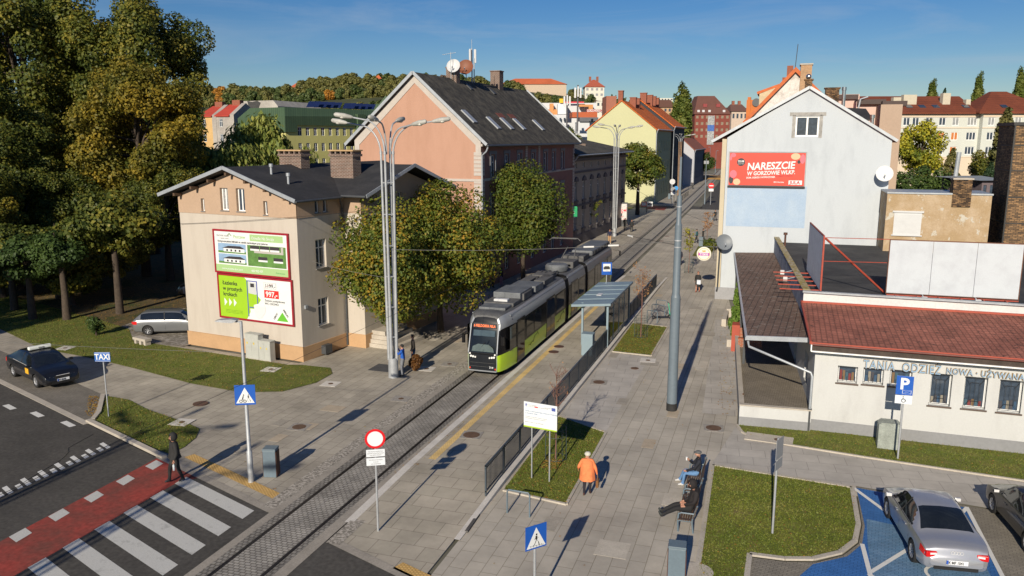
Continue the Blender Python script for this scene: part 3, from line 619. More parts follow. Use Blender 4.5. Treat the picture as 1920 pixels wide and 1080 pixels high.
def frame_board(name, label, P0, ux, w, h, z, rz, fmat, back=.12, fw=.1, cat='billboard'):
 b = thing(name, label, cat, (P0[0], P0[1], z), rz)
 m = MB(); m.box(0, w, -.1, 0.0, 0, fw); m.box(0, w, -.1, 0, h - fw, h); m.box(0, fw, -.1, 0, fw, h - fw); m.box(w - fw, w, -.1, 0, fw, h - fw); m.build('frame', fmat, b)
 return b
CRIM = M('crimson_frame', (.30, .012, .025), .45, var=.05)
def pl(name, mat, par, x0, x1, z0, z1, y=-.06, th=.003): return MB().box(x0, x1, y - th, y, z0, z1).build(name, mat, par)
def flat(name, mat, par, pts, y=-.066): return MB().ext(pts, y - .002, y, 'y').build(name, mat, par)
C = lambda n, c, r=.6, v=0: M(n, c, r, var=v)
wht = C('print_white', (.68, .70, .70), .5, .02); blk_ = C('print_black', (.02, .02, .02)); lime = C('print_lime', (.30, .52, .02), .5, .03); gry = C('print_grey', (.22, .22, .22)); pgr = C('print_pale_green', (.33, .50, .22)); prd = C('print_red', (.62, .02, .015)); dgr = C('print_roof', (.035, .03, .035)); grn = C('print_green', (.10, .22, .05), .6, .25)
def bp(px, py): u, z = hw(px, py); return u, z
u0, z0b = bp(418, 592); u0 = (hw(410, 500)[0])
u1 = hw(547, 560)[0]
zt = 6.62; zm = 3.95 + .05; zb = 1.6
zt = (hw(402, 428)[1] + hw(541, 437)[1]) / 2; zm = (hw(407, 511)[1] + hw(546, 523)[1]) / 2; zb = (hw(415, 593)[1] + hw(550, 612)[1]) / 2
ul = hw(404, 470)[0]; ur = hw(546, 510)[0]; bw = ur - ul
wp = lambda u: (H0[0] + math.cos(HA) * u + math.sin(HA) * .04, H0[1] + math.sin(HA) * u - math.cos(HA) * .04)
b = frame_board('billboard', 'upper red framed billboard with pictures of white bungalows on the cream house', wp(ul), 0, bw, zt - zm - .04, zm + .02, HA, CRIM)
h = zt - zm - .04
pl('poster_sheet', wht, b, .1, bw - .1, .1, h - .1)
pl('green_footer', pgr, b, .1, bw - .1, .1, h * .2, -.064); pl('green_heading', pgr, b, bw * .5, bw * .93, h * .78, h * .93, -.064)
sk = C('print_sky', (.25, .38, .55), .6, .15)
for (a, c, e_, f) in ((.06, .44, .47, .69), (.06, .44, .23, .45)):
 q = pl('house_picture', sk, b, bw * a, bw * c, h * e_, h * f, -.064); ww = bw * (c - a); hh = h * (f - e_)
 x0 = bw * a; z0_ = h * e_
 pl('lawn', grn, q, x0, x0 + ww, z0_, z0_ + hh * .22, -.068)
 flat('white_wall', wht, q, [(x0 + ww * .2, z0_ + hh * .15), (x0 + ww * .95, z0_ + hh * .12), (x0 + ww * .95, z0_ + hh * .5), (x0 + ww * .2, z0_ + hh * .5)], -.071)
 flat('dark_roof', dgr, q, [(x0 + ww * .15, z0_ + hh * .5), (x0 + ww * .98, z0_ + hh * .5), (x0 + ww * .8, z0_ + hh * .78), (x0 + ww * .38, z0_ + hh * .75)], -.074)
 for k in range(4): pl('dark_window', dgr, q, x0 + ww * (.3 + k * .15), x0 + ww * (.36 + k * .15), z0_ + hh * .2, z0_ + hh * .4, -.075)
q = pl('aerial_picture', grn, b, bw * .46, bw * .96, h * .22, h * .69, -.064)
pl('lane', C('print_lane', (.42, .40, .37)), q, bw * .55, bw * .93, h * .52, h * .57, -.068); pl('lane', C('print_lane', (.42, .40, .37)), q, bw * .9, bw * .93, h * .57, h * .68, -.068)
for (x, z_) in ((.5, .61), (.63, .61), (.76, .61), (.6, .37), (.8, .37)):
 pl('white_wall', wht, q, bw * x, bw * (x + .12), h * (z_ - .04), h * (z_ + .06), -.068); pl('dark_roof', dgr, q, bw * x, bw * (x + .12), h * z_, h * (z_ + .07), -.071)
text('ENOVIA HAUS', .15, gry, b, (bw * .05, -.068, h * .84), UP); text('w zgodzie z naturą', .09, gry, b, (bw * .09, -.068, h * .79), UP); text('Pszczew', .27, pgr, b, (bw * .28, -.068, h * .82), UP, bold=.003)
text('Osiedle Na Skraju', .23, wht, b, (bw * .52, -.072, h * .82), UP); text('Energooszczędne bliźniaki na osiedlu zamkniętym przy jeziorze.', .158, blk_, b, (bw * .06, -.068, h * .715), UP, sx=.93, bold=.002)
text('www.enowia-dom.com', .17, wht, b, (bw * .1, -.068, h * .09), UP); text('605 952 427', .17, wht, b, (bw * .5, -.068, h * .09), UP, bold=.002); text('Multi-Inwest', .13, C('print_green2', (.08, .3, .1)), b, (bw * .82, -.068, h * .09), UP)
flat('house_logo', grn, b, [(bw * .19, h * .86), (bw * .225, h * .93), (bw * .26, h * .86), (bw * .25, h * .86), (bw * .225, h * .905), (bw * .2, h * .86)])
h = zm - zb - .02
b = frame_board('billboard', 'lower red framed billboard with lime panel and white toilet on the cream house', wp(ul + .12), 0, bw, h, zb, HA, CRIM)
pl('poster_sheet', wht, b, .1, bw - .1, .1, h - .1)
flat('lime_panel', lime, b, [(.1, .1), (bw * .38, .1), (bw * .43, h * .2), (bw * .43, h * .85), (bw * .37, h - .1), (.1, h - .1)])
for i, s_ in enumerate(('Łazienka', 'w prostych', 'krokach')): text(s_, .33, blk_, b, (bw * .07, -.07, h * (.76 - i * .125)), UP, bold=.006)
for k in range(3): flat('white_arrow', wht, b, [(bw * (.08 + k * .065), h * .28), (bw * (.08 + k * .065) + .22, h * .37), (bw * (.08 + k * .065), h * .46)], -.07)
for k in range(3): text('Oferta ważna do wyczerpania zapasów i szczegóły', .065, C('print_dim', (.2, .36, .03)), b, (bw * .09, -.07, h * (.19 - k * .03)), UP)
flat('lime_arrow', lime, b, [(bw * .43, h * .28), (bw * .5, h * .28), (bw * .58, h * .5), (bw * .5, h * .66), (bw * .43, h * .66)], -.065)
nv = C('print_navy', (.06, .08, .32))
m = MB(); m.box(bw * .40, bw * .412, -.074, -.07, h * .1, h * .88); m.box(bw * .53, bw * .542, -.074, -.07, h * .3, h * .9); m.box(bw * .40, bw * .542, -.0745, -.07, h * .88, h * .9); m.box(bw * .42, bw * .52, -.0745, -.07, h * .3, h * .32); m.build('blue_frame', nv, b)
flat('cistern', C('print_cistern', (.5, .52, .52)), b, [(bw * .42, h * .62), (bw * .52, h * .6), (bw * .535, h * .85), (bw * .42, h * .87)], -.07); pl('flush_plate', dgr, b, bw * .45, bw * .5, h * .76, h * .84, -.074)
m = MB(); pts = [(.48, .36), (.6, .38), (.635, .34), (.63, .22), (.58, .1), (.53, .07), (.5, .12)]; m.ext([(bw * x, h * z) for x, z in pts], -.078, -.075, 'y'); m.build('toilet_bowl', C('print_bowl', (.62, .62, .64)), b); m = MB(); m.ext([(bw * x, h * z) for x, z in [(.48, .37), (.55, .41), (.62, .39), (.635, .345), (.55, .355)]], -.081, -.0785, 'y'); m.build('toilet_lid', wht, b)
pl('price_box', gry, b, bw * .63, bw * .79, h * .76, h * .89, -.065); pl('price_inner', wht, b, bw * .633, bw * .787, h * .765, h * .885, -.069)
text('1199.-', .3, blk_, b, (bw * .645, -.073, h * .785), UP, bold=.004); m = MB(); m.bar((bw * .64, -.08, h * .79), (bw * .75, -.08, h * .87), .03, .004); m.build('strike', prd, b)
pl('price_panel', prd, b, bw * .63, bw * .82, h * .56, h * .73, -.065); text('997,-', .42, wht, b, (bw * .65, -.07, h * .59), UP, bold=.012)
text('Zestaw podtynkowy', .18, blk_, b, (bw * .63, -.07, h * .48), UP); text('WC CROMO', .18, blk_, b, (bw * .63, -.07, h * .41), UP)
lx, lz = bw * .84, h * .08; flat('green_triangle', C('print_tri', (.12, .42, .03)), b, [(lx - .35, lz), (lx + .5, lz), (lx + .08, lz + .52)])
text('LEROY', .15, blk_, b, (lx - .52, -.07, lz + .05), (math.pi / 2, -R(52), 0), bold=.004); text('MERLIN', .15, blk_, b, (lx + .14, -.07, lz + .66), (math.pi / 2, R(52), 0), bold=.004)
# 2. salmon tenement
P0 = (-34.1, 61.4); PA = math.atan2(-.4, 11.5); PW = 11.55; PE = 12.3; PR = 17.55
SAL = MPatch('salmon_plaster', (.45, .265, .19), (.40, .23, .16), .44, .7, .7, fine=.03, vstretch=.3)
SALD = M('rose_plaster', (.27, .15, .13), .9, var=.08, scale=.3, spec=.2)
QU = M('pale_quoins', (.46, .42, .38), .85, var=.07)
OLDR = MPatch('mossy_roof_felt', (.045, .043, .038), (.11, .10, .08), .40, .62, 1.3, rough=.9, fine=.45, c3=(.17, .15, .12), lo3=.66, hi3=.74, s3=5)
t = thing('tenement_house', 'salmon pink tenement with a tall blank gable, steep mossy dark roof and antennas on top', 'house', (*P0, 0), PA)
PD = 27.5
sz = [2.6, 5.9, 9.2, 13.1, 16.9, 19.7, 22.9]; fw_ = .95
m = MB(); wall(m, (0, 0), 0, PW, 0, [(0, PE + .1), (PW * .5, PR), (PW, PE)], mi=0)
up = [(y - fw_ / 2, y + fw_ / 2, 9.2, 11.0) for y in sz] + [(y - fw_ / 2, y + fw_ / 2, 5.6, 7.6) for y in sz] + [(y - .6, y + .6, .9, 3.2) for y in sz]
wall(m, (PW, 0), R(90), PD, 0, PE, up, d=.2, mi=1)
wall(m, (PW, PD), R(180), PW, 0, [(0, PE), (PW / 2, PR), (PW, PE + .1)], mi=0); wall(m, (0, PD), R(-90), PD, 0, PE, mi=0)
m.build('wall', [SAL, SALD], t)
m = MB()
sl_ = (PR - PE) / (PW / 2)
for s_ in (0, 1):
 x0, xa = (0, PW / 2) if s_ == 0 else (PW, PW / 2)
 m.ext([(x0, PE - .05), (xa, PR - .05), (xa, PR - .75), (x0 + (.45 if s_ == 0 else -.45), PE - .45), (x0 + (.45 if s_ == 0 else -.45), PE - 1.3), (x0, PE - 1.3)], -.05, 0, 'y')
m.box(.0, PW + .04, -.06, 0, 8.95, 9.15); m.box(PW, PW + .06, -.055, PD, 8.95, 9.15); m.box(0, PW + .03, -.055, 0, 3.9, 4.1)
for i in range(22):
 z = 4.3 + i * .32
 if 8.8 < z < 9.2: continue
 m.box(PW - .62, PW + .05, -.045, 0, z, z + .27); m.box(PW, PW + .045, -.04, .62, z, z + .27); m.box(PW, PW + .045, PD - .6, PD + .03, z, z + .27)
for y in (11.1, 14.9):
 for i in range(15): m.box(PW, PW + .045, y - .25, y + .25, 9.3 + i * .2, 9.3 + i * .2 + .17)
m.box(PW, PW + .12, 0, PD, 11.75, 11.95); m.build('pale_trim', QU, t)
m = MB()
for k in range(54): m.box(PW, PW + .3, .2 + k * .5, .2 + k * .5 + .16, 11.98, 12.2)
m.build('cornice_brackets', SALD, t)
GRS = M('grey_surround', (.20, .21, .23), .8, var=.06)
for y in sz:
 for z, h in ((9.2, 1.8), (5.6, 2.0)):
  f = window(t, (PW, 0), R(90), y - fw_ / 2, z, fw_, h, d=.12, hbar=.68, gm=GLASS)
  m = MB(); m.box(-.22, -.01, -.17, -.115, -.15, h + .25); m.box(fw_ + .01, fw_ + .22, -.17, -.115, -.15, h + .25); m.box(-.3, fw_ + .3, -.19, -.112, h + .1, h + .36); m.box(-.25, fw_ + .25, -.22, -.11, -.16, -.03)
  m.build('surround', GRS, f)
 window(t, (PW, 0), R(90), y - .6, .9, 1.2, 2.3, d=.12, hbar=.7)
m = MB(); o_ = .45
slab(m, (-.75, -.35, PE - .42), (PW / 2, -.35, PR + .12), (PW / 2, PD + .3, PR + .12), (-.75, PD + .3, PE - .42), .16); slab(m, (PW / 2, -.35, PR + .12), (PW + .62, -.35, PE - .38), (PW + .62, PD + .3, PE - .38), (PW / 2, PD + .3, PR + .12), .16)
rf = m.build('roof', OLDR, t)
m = MB(); m.bar((-.77, -.38, PE - .45), (PW / 2, -.38, PR + .1), .05, .24); m.bar((PW / 2, -.38, PR + .1), (PW + .64, -.38, PE - .42), .05, .24); m.bar((PW / 2, PD + .33, PR + .15), (PW + .64, PD + .33, PE - .35), .1, .24); m.build('verge_trim', ZINC, rf)
m = MB(); m.tube([(PW + .68, -.3, PE - .5), (PW + .68, PD + .3, PE - .5)], .09, 8); m.build('gutter', DARKZ, t)
m = MB(); m.tube([(PW + .66, -.15, PE - .6), (PW + .5, -.12, PE - .95), (PW + .12, -.12, PE - 1.3), (PW + .12, -.12, .3)], .07, 8); m.build('downpipe', ZINC, t)
def on_slope(y, f): x = PW / 2 + f * (PW / 2 + .62); return x, PR + .12 - f * (PR + .5 - PE)
for y, f in ((1.9, .62), (6.1, .70), (9.4, .70), (12.8, .70), (18.6, .70)):
 x, z = on_slope(y, f); s_ = math.atan2(PR + .5 - PE, PW / 2 + .62)
 m = MB(); m.obox((x, y, z + .06), (1.5, .8, .12), (0, s_, 0)); k = m.build('skylight', C('pale_metal', (.33, .35, .37), .35), rf); m = MB(); m.obox((x, y, z + .125), (1.25, .55, .02), (0, s_, 0)); m.build('pane', GLASS, k)
for y, f in ((9.5, .12), (15, .14)):
 x, z = on_slope(y, f); m = MB(); m.obox((x, y, z + .05), (.8, .6, .1), (0, s_, 0)); m.build('skylight', DARKZ, rf)
for y in (10.2, 13.2):
 x, z = on_slope(y, .56); MB().obox((x, y, z + .012), (.6, 1.6, .03), (0, s_, 0)).build('tile_patch', M('rust_patch', (.16, .05, .035), .9), rf)
for (y, w, hgt_) in ((7.6, .8, 1.0), (18.5, 1.1, 1.5)):
 m = MB(); m.box(PW / 2 - .5, PW / 2 + .5, y - w / 2, y + w / 2, PR - .4, PR + hgt_); m.box(PW / 2 - .56, PW / 2 + .56, y - w / 2 - .06, y + w / 2 + .06, PR + hgt_, PR + hgt_ + .1); m.build('chimney', BRK, rf)
def wpt(t_, x, y, z): c, s_ = math.cos(t_.rotation_euler.z), math.sin(t_.rotation_euler.z); return (t_.location.x + c * x - s_ * y, t_.location.y + s_ * x + c * y, z)
def dish(label, loc, rz, r, mat, mast=.8, cat='satellite dish', g=None, wallarm=0, tilt=20):
 d = thing('satellite_dish', label, cat, loc, rz)
 m = MB(); prof = [(r * k / 6, .28 * r * (k / 6) ** 2) for k in range(7)]; m.lathe(prof, (0, 0, 0), 24, axis='y'); m.lathe([(r * k / 6, .28 * r * (k / 6) ** 2 + .015) for k in range(7)], (0, 0, 0), 24, axis='y')
 m.v = [(x, -y, z) for x, y, z in m.v]; m.xf(Matrix.Translation((0, -.12, mast)) @ Matrix.Rotation(R(-tilt), 4, 'X')); m.build('reflector', mat, d, smooth=True)
 m = MB(); m.bar((0, -.15, mast - r * .95), (0, -r * 1.0, mast - .1), .03, .03); m.cyl((0, -r * 1.0, mast - .13), (0, -r * .85, mast - .02), .05); m.build('feed_arm', ZINC, d)
 m = MB()
 if wallarm: m.tube([(0, wallarm, mast - .1), (0, -.02, mast - .1), (0, -.1, mast)], .025, 8)
 else: m.cyl((0, 0, 0), (0, 0, mast + .1), .035)
 m.build('bracket', ZINC, d); return d
LG = C('dish_grey', (.55, .56, .57), .5, .05)
dish('white satellite dish on the ridge of the salmon house', wpt(t, PW / 2 + .3, 7.2, PR + .3), .1, .62, LG, .8)
dish('rust brown satellite dish on the ridge of the salmon house', wpt(t, PW / 2 + .3, 9.9, PR + .2), .15, .72, C('rust_dish', (.2, .065, .028), .6, .1), 1.0)
a = thing('radio_mast', 'white mobile phone antenna mast on the ridge of the salmon house', 'antenna mast', wpt(t, PW / 2 + .2, 11.5, PR))
m = MB(); m.cyl((0, 0, 0), (0, 0, 3.1), .06); m.cyl((.22, 0, 0), (.22, 0, 2.2), .05); m.cyl((0, 0, 3.1), (0, 0, 3.9), .02); m.build('mast', ZINC, a)
for k in range(3): an = k * 2.1 + .4; MB().obox((.3 * math.cos(an), .3 * math.sin(an), 2.4), (.22, .16, 1.25), (0, 0, an)).build('antenna_panel', LG, a, bevel=.03)
a = thing('roof_aerial', 'thin television aerial above the white dish on the salmon house', 'aerial', wpt(t, PW / 2 + .25, 6.6, PR))
m = MB(); m.cyl((0, 0, 0), (0, 0, 2.3), .025); m.bar((-.8, 0, 2.1), (.5, 0, 2.25), .03, .03)
for k in range(6): m.bar((-.7 + k * .2, -.15, 2.1 + k * .02), (-.7 + k * .2, .15, 2.1 + k * .02), .015, .015)
m.build('aerial', ZINC, a)
g_ = thing('pawn_sign', 'small black and white projecting sign at the corner of the salmon house', 'sign', wpt(t, PW + .05, .8, 3.6), PA)
m = MB(); m.box(-.6, -.05, -.06, .0, 0, .8); m.build('panel', blk_, g_); m = MB(); [m.box(-.5 + k % 2 * .22, -.34 + k % 2 * .22, -.075, -.061, .1 + k // 2 * .22, .26 + k // 2 * .22) for k in (0, 3, 4, 1)]; m.build('white_squares', wht, g_)
m = MB(); pts = []; rnd = random.Random(5)
for k in range(14): a_ = k / 14 * 6.28; pts.append((PW - 1.6 + math.cos(a_ * 2) * .35 + rnd.uniform(-.1, .1), -.012, 1.1 + math.sin(a_ * 3) * .35 + k * .02))
m.tube(pts, .05, 6); m.build('graffiti', C('graffiti_blue', (.06, .35, .6), .6), t)
# 3. grey tenement with pediment windows
t = thing('tenement_house', 'grey two storey tenement with small arched window hoods and a low felt roof', 'house', (-30.0, 89.0, 0), R(-3))
GP = M('grey_plaster', (.34, .31, .27), .9, var=.08, scale=.4, spec=.2); GPE = M('pale_end_plaster', (.30, .33, .36), .9, var=.06, scale=.4, spec=.2)
TW, TD, TE = 8.0, 27.0, 10.4
wy = [2.1 + i * 3.3 for i in range(8)]
m = MB(); wall(m, (0, 0), 0, TW, 0, [(0, 12.4), (TW, TE)], mi=1)
hh = [(y - .5, y + .5, 5.3, 7.4) for y in wy] + [(y - .5, y + .5, 1.9, 4.0) for y in wy] + [(y - .4, y + .4, 9.0, 9.6) for y in wy]
wall(m, (TW, 0), R(90), TD, 0, TE, hh, d=.2, mi=0); wall(m, (TW, TD), R(180), TW, 0, [(0, TE), (TW, 12.4)], mi=0); wall(m, (0, TD), R(-90), TD, 0, 12.4, mi=0); m.build('wall', [GP, GPE], t)
m = MB(); slab(m, (-.3, -.3, 12.6), (TW + .9, -.3, TE + .25), (TW + .9, TD + .6, TE + .25), (-.3, TD + .6, 12.6), .18); rf = m.build('roof', OLDR, t)
m = MB(); m.box(TW, TW + .35, 0, TD, 9.8, 10.1); m.box(TW, TW + .12, 0, TD, 8.4, 8.6); m.box(TW, TW + .15, 0, TD, 4.5, 4.7); m.box(TW, TW + .1, -.02, TD, 0, 1.2)
m.build('cornice', M('dark_stone_trim', (.12, .11, .115), .85, var=.1), t)
for y in wy:
 for z in (5.3, 1.9):
  f = window(t, (TW, 0), R(90), y - .5, z, 1.0, 2.1, d=.13, hbar=.68)
  m = MB(); m.ext([(-.25, 2.15), (1.25, 2.15), (1.15, 2.4), (.85, 2.62), (.5, 2.72), (.15, 2.62), (-.15, 2.4)], -.3, -.13, 'y'); m.box(-.25, 1.25, -.3, -.12, -.25, -.05); m.box(-.15, 1.15, -.2, -.125, -.75, -.25); m.build('hood', M('dark_stone_trim', (.12, .11, .115)), f)
 window(t, (TW, 0), R(90), y - .4, 9.0, .8, .6, bars=0)
m = MB(); m.tube([(TW + .95, -.2, TE + .1), (TW + .6, -.15, TE - .4), (TW + .12, -.12, TE - .7), (TW + .12, -.12, .2)], .07); m.tube([(TW + .98, 0, TE + .1), (TW + .98, TD + .6, TE + .1)], .08); m.build('downpipe', ZINC, t)
m = MB(); m.box(2, 3, 8, 8.8, 11.5, 13.0); m.box(4, 5.4, 15, 15.2, 11.4, 11.7); m.build('chimney', BRK, rf); m = MB(); m.obox((4.5, 10, 11.72), (1.6, .8, .12), (0, R(13), 0)); m.build('skylight', ZINC, rf)
m = MB(); rnd = random.Random(9)
for q in range(3):
 c = (TW - 1.2 - q * .8, -.03, 2.0); m.tube([(c[0] + math.cos(a_ / 12 * 6.3) * (.5 + .2 * math.sin(a_ * 1.7)), -.03, c[2] + math.sin(a_ / 12 * 6.3) * .9) for a_ in range(13)], .06, 6)
m.build('graffiti', blk_, t)
s_ = thing('shop_sign', 'green rounded projecting sign with white letters on the grey tenement', 'sign', wpt(t, TW + .1, .3, 4.2), R(-3))
m = MB(); m.obox((-.2, -.25, 0), (1.9, .12, 1.2)); m.build('panel', C('sign_green', (.02, .30, .12), .4), s_, bevel=.2); text('żabka', .6, wht, s_, (-1.0, -.33, -.2), UP, bold=.012)
# 4. yellow gable with orange roof
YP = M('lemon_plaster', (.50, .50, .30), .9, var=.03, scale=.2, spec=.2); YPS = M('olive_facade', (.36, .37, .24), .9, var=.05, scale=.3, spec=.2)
ORT = MBrick('orange_tiles', (.74, .19, .035), (.62, .15, .028), (.36, .08, .02), .3, .35, .03, dirt=.25, dscale=.3, bump=.5); BLKF = M('black_facade', (.035, .037, .045), .85, var=.1)
def gabled(label, x0, x1, y0, y1, ez, rz, wm, fm, rm, rows=(), ys_=(), left_ez=None, g=None, w=1.0, chim=(), apex=None, extra_left=0, cat='house', fw=(), frows=(), hb=.68, oh=.35, name='tenement_house', rz_=0, wfm=None):
 t = thing(name, label, cat, (x0, y0, 0), rz_, g); Wd_ = x1 - x0; D_ = y1 - y0; ap = Wd_ / 2 if apex is None else apex; le = ez if left_ez is None else left_ez
 m = MB(); fh_ = [(u - w / 2, u + w / 2, z, z + hh_) for u in fw for z, hh_ in frows]
 wall(m, (0, 0), 0, Wd_, 0, [(0, le), (ap, rz), (Wd_, ez)], fh_, mi=0)
 hs_ = [(y - w / 2, y + w / 2, z, z + hh_) for y in ys_ for z, hh_ in rows]
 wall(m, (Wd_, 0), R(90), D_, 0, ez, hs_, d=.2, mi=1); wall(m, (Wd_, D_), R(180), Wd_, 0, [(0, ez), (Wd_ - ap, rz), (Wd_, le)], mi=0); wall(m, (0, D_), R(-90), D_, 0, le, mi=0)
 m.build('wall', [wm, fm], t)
 sR = (rz - ez) / (Wd_ - ap); sL = (rz - le) / ap
 m = MB(); slab(m, (-oh, -.25, le - oh * sL + .12), (ap, -.25, rz + .12), (ap, D_ + .25, rz + .12), (-oh, D_ + .25, le - oh * sL + .12), .2); slab(m, (ap, -.25, rz + .12), (Wd_ + oh, -.25, ez - oh * sR + .12), (Wd_ + oh, D_ + .25, ez - oh * sR + .12), (ap, D_ + .25, rz + .12), .2)
 rf = m.build('roof', rm, t)
 for (cx, cy, cw, ch_, ct) in chim:
  zz = rz - abs(cx - ap) * (sR if cx > ap else sL); m = MB(); m.box(cx - cw / 2, cx + cw / 2, cy - .5, cy + .5, zz - .5, ct); m.box(cx - cw / 2 - .08, cx + cw / 2 + .08, cy - .58, cy + .58, ct, ct + .15); m.build('chimney', M('red_brick_flat', (.26, .09, .055), .9, var=.2, scale=4), rf)
 for y in ys_:
  for z, hh_ in rows: window(t, (Wd_, 0), R(90), y - w / 2, z, w, hh_, d=.13, hbar=hb, fm=wfm)
 for u in fw:
  for z, hh_ in frows: window(t, (0, 0), 0, u - w / 2, z, w, hh_, d=.13, fm=wfm)
 m = MB(); m.tube([(Wd_ + oh + .05, -.2, ez - .1), (Wd_ + .12, -.15, ez - .9), (Wd_ + .12, -.15, .2)], .09, 8); m.tube([(Wd_ + oh + .05, 0, ez - .1), (Wd_ + oh + .05, D_, ez - .1)], .1, 8); m.build('gutter', ZINC, t)
 return t, rf
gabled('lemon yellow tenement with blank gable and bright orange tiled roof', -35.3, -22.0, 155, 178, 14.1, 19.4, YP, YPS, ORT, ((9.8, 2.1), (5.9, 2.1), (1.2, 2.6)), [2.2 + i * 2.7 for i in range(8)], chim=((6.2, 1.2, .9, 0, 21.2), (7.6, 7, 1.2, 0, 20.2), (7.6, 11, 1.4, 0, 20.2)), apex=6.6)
gabled('black fronted tenement with orange roof attached behind the lemon yellow one', -36, -21.6, 178.3, 200, 14.9, 20.4, BLKF, BLKF, ORT, ((10.2, 2.3), (6.1, 2.3), (1.2, 2.6)), [2.4 + i * 2.8 for i in range(7)], chim=((7.5, 1.5, 1.4, 0, 22), (8.0, 7, 1.4, 0, 21.8), (8, 13, 1.2, 0, 21.8), (8, 18, 1.2, 0, 21.7)))
gabled('small pale grey house with dark street front and red roof further up the street', -27.5, -20.8, 218, 250, 9.4, 12.4, M('pale_grey_plaster', (.42, .43, .46), .9, var=.05), M('slate_facade', (.10, .11, .14), .9, var=.08), M('rust_tiles', (.28, .09, .05), .85, var=.15), ((5.6, 1.9), (1.6, 2.0)), [3 + i * 3.6 for i in range(8)])
# 5. white gable house on the right
WX0, WY = -4.0, 63.5
WHM = MPatch('white_render', (.475, .515, .55), (.40, .435, .47), .48, .75, .9, vstretch=.35, fine=.04, c3=(.40, .40, .38), lo3=.70, hi3=.78, s3=1.8)
CRM = M('cream_side', (.50, .44, .32), .9, var=.05, scale=.8); GPL = M('grey_plinth', (.29, .295, .31), .9, var=.08, scale=.8)
t = thing('gable_house', 'tall white rendered gable house with one attic window and a red billboard', 'house', (WX0, WY, 0), R(.6))
f5 = lambda px, py: HW(px, py, WX0, WY, R(.6))
ww_ = 11.75; ap = f5(1518, 168)[0]; apz = f5(1518, 166)[1]; le = f5(1362, 258)[1]; re_ = f5(1672, 262)[1]
(wa, wz1), (wb, wz0) = f5(1493, 218), f5(1534, 256)
m = MB(); wall(m, (.35, 0), 0, ww_ - .35, 0.95, [(0, le), (ap - .35, apz), (ww_ - .35, re_)], [(wa - .35, wb - .35, wz0, wz1)], d=.18, mi=0)
m.box(0, .33, .002, .3, .95, le - .1, 1)
m.box(-.03, ww_, -.04, .2, 0, .95, 2)
hr = [(y - .5, y + .5, z, z + 1.7) for y in (3, 6.5, 10, 13.5, 17) for z in (1.8, 5.2, 8.6)]
wall(m, (0, 20), R(-90), 20, 0, le - .1, [(20 - b_, 20 - a_, c_, d_) for a_, b_, c_, d_ in hr], mi=1); wall(m, (ww_, 0), R(90), 20, 0, re_, mi=0); wall(m, (ww_, 20), R(180), ww_, 0, [(0, re_), (ww_ - ap, apz), (ww_, le)], mi=0)
m.build('wall', [WHM, CRM, GPL], t)
for a_, b_, c_, d_ in hr: window(t, (0, 20), R(-90), 20 - b_, c_, 1.0, 1.7, hbar=.7)
f = window(t, (0, 0), 0, wa, wz0, wb - wa, wz1 - wz0, d=.08, t=.1, name='window')
m = MB(); rr = random.Random(4)
for (x0, x1, z0_, z1_) in ((-.25, -.02, -.1, wz1 - wz0 + .1), (wb - wa + .02, wb - wa + .25, -.1, wz1 - wz0 + .1), (-.45, wb - wa + .45, wz1 - wz0 + .02, wz1 - wz0 + .28)): m.box(x0, x1, -.095, -.083, z0_, z1_)
m.build('bare_surround', M('bare_render', (.34, .33, .31), .95, var=.25, scale=3), f)
m = MB(); slab(m, (-.75, -.2, le - .25), (ap, -.2, apz + .12), (ap, 20, apz + .12), (-.75, 20, le - .25), .15); slab(m, (ap, -.2, apz + .12), (ww_ + .3, -.2, re_ - .05), (ww_ + .3, 20, re_ - .05), (ap, 20, apz + .12), .15)
rf = m.build('roof', M('red_tile_far', (.38, .09, .04), .85, var=.15), t); m = MB(); m.bar((-.78, -.23, le - .3), (ap, -.23, apz + .09), .05, .2); m.bar((ap, -.23, apz + .09), (ww_ + .33, -.23, re_ - .08), .05, .2); m.build('verge_trim', ZINC, rf)
for px0, px1, pyt, Y_, mt in ((1511, 1524, 148, 64.5, BRD), (1549, 1575, 164, 65.5, BRD)):
 x0, zt_ = RY(px0, pyt, Y_); x1, _ = RY(px1, pyt, Y_); m = MB(); m.box(x0 - WX0, x1 - WX0, Y_ - WY, Y_ - WY + .7, 12, zt_ - .1); m.box(x0 - WX0 - .08, x1 - WX0 + .08, Y_ - WY - .08, Y_ - WY + .78, zt_ - .1, zt_); c_ = m.build('chimney', mt, rf)
m = MB(); x0, z_ = RY(1517, 143, 64.8); m.sph((x0 - WX0, 1.6, z_), .2); m.cyl((x0 - WX0, 1.6, z_ - .4), (x0 - WX0, 1.6, z_), .08); m.build('chimney_cowl', M('steel_flue', (.55, .57, .6), .2, var=.05, metal=.9), rf, smooth=True)
for px, pyt, pyb in ((1584, 163, 200), (1637, 215, 232)):
 x0, z_ = RY(px, pyt, 65); _, zb_ = RY(px, pyb, 65); m = MB(); m.cyl((x0 - WX0, 1.5, zb_ - 1.2), (x0 - WX0, 1.5, z_ - .2), .13); m.cyl((x0 - WX0, 1.5, z_ - .25), (x0 - WX0, 1.5, z_), .17); m.build('flue', _mats['steel_flue'], rf, smooth=True)
m = MB(); m.tube([(1.0, -.12, 4.55), (.25, -.12, 4.3), (.2, -.12, 4.0), (.15, -.12, .9), (.1, -.3, .7)], .06, 8); m.build('downpipe', DARKZ, t)
a0, z1_ = f5(1364, 350); a1, z0_ = f5(1508, 428)
m = MB(); m.box(a0, a1, -.012, 0, z0_, z1_ + .1); m.build('faded_poster', MPatch('faded_blue_paper', (.33, .43, .56), (.40, .49, .59), .4, .7, .8, fine=.06, c3=(.34, .33, .32), lo3=.68, hi3=.76, s3=1.6), t)
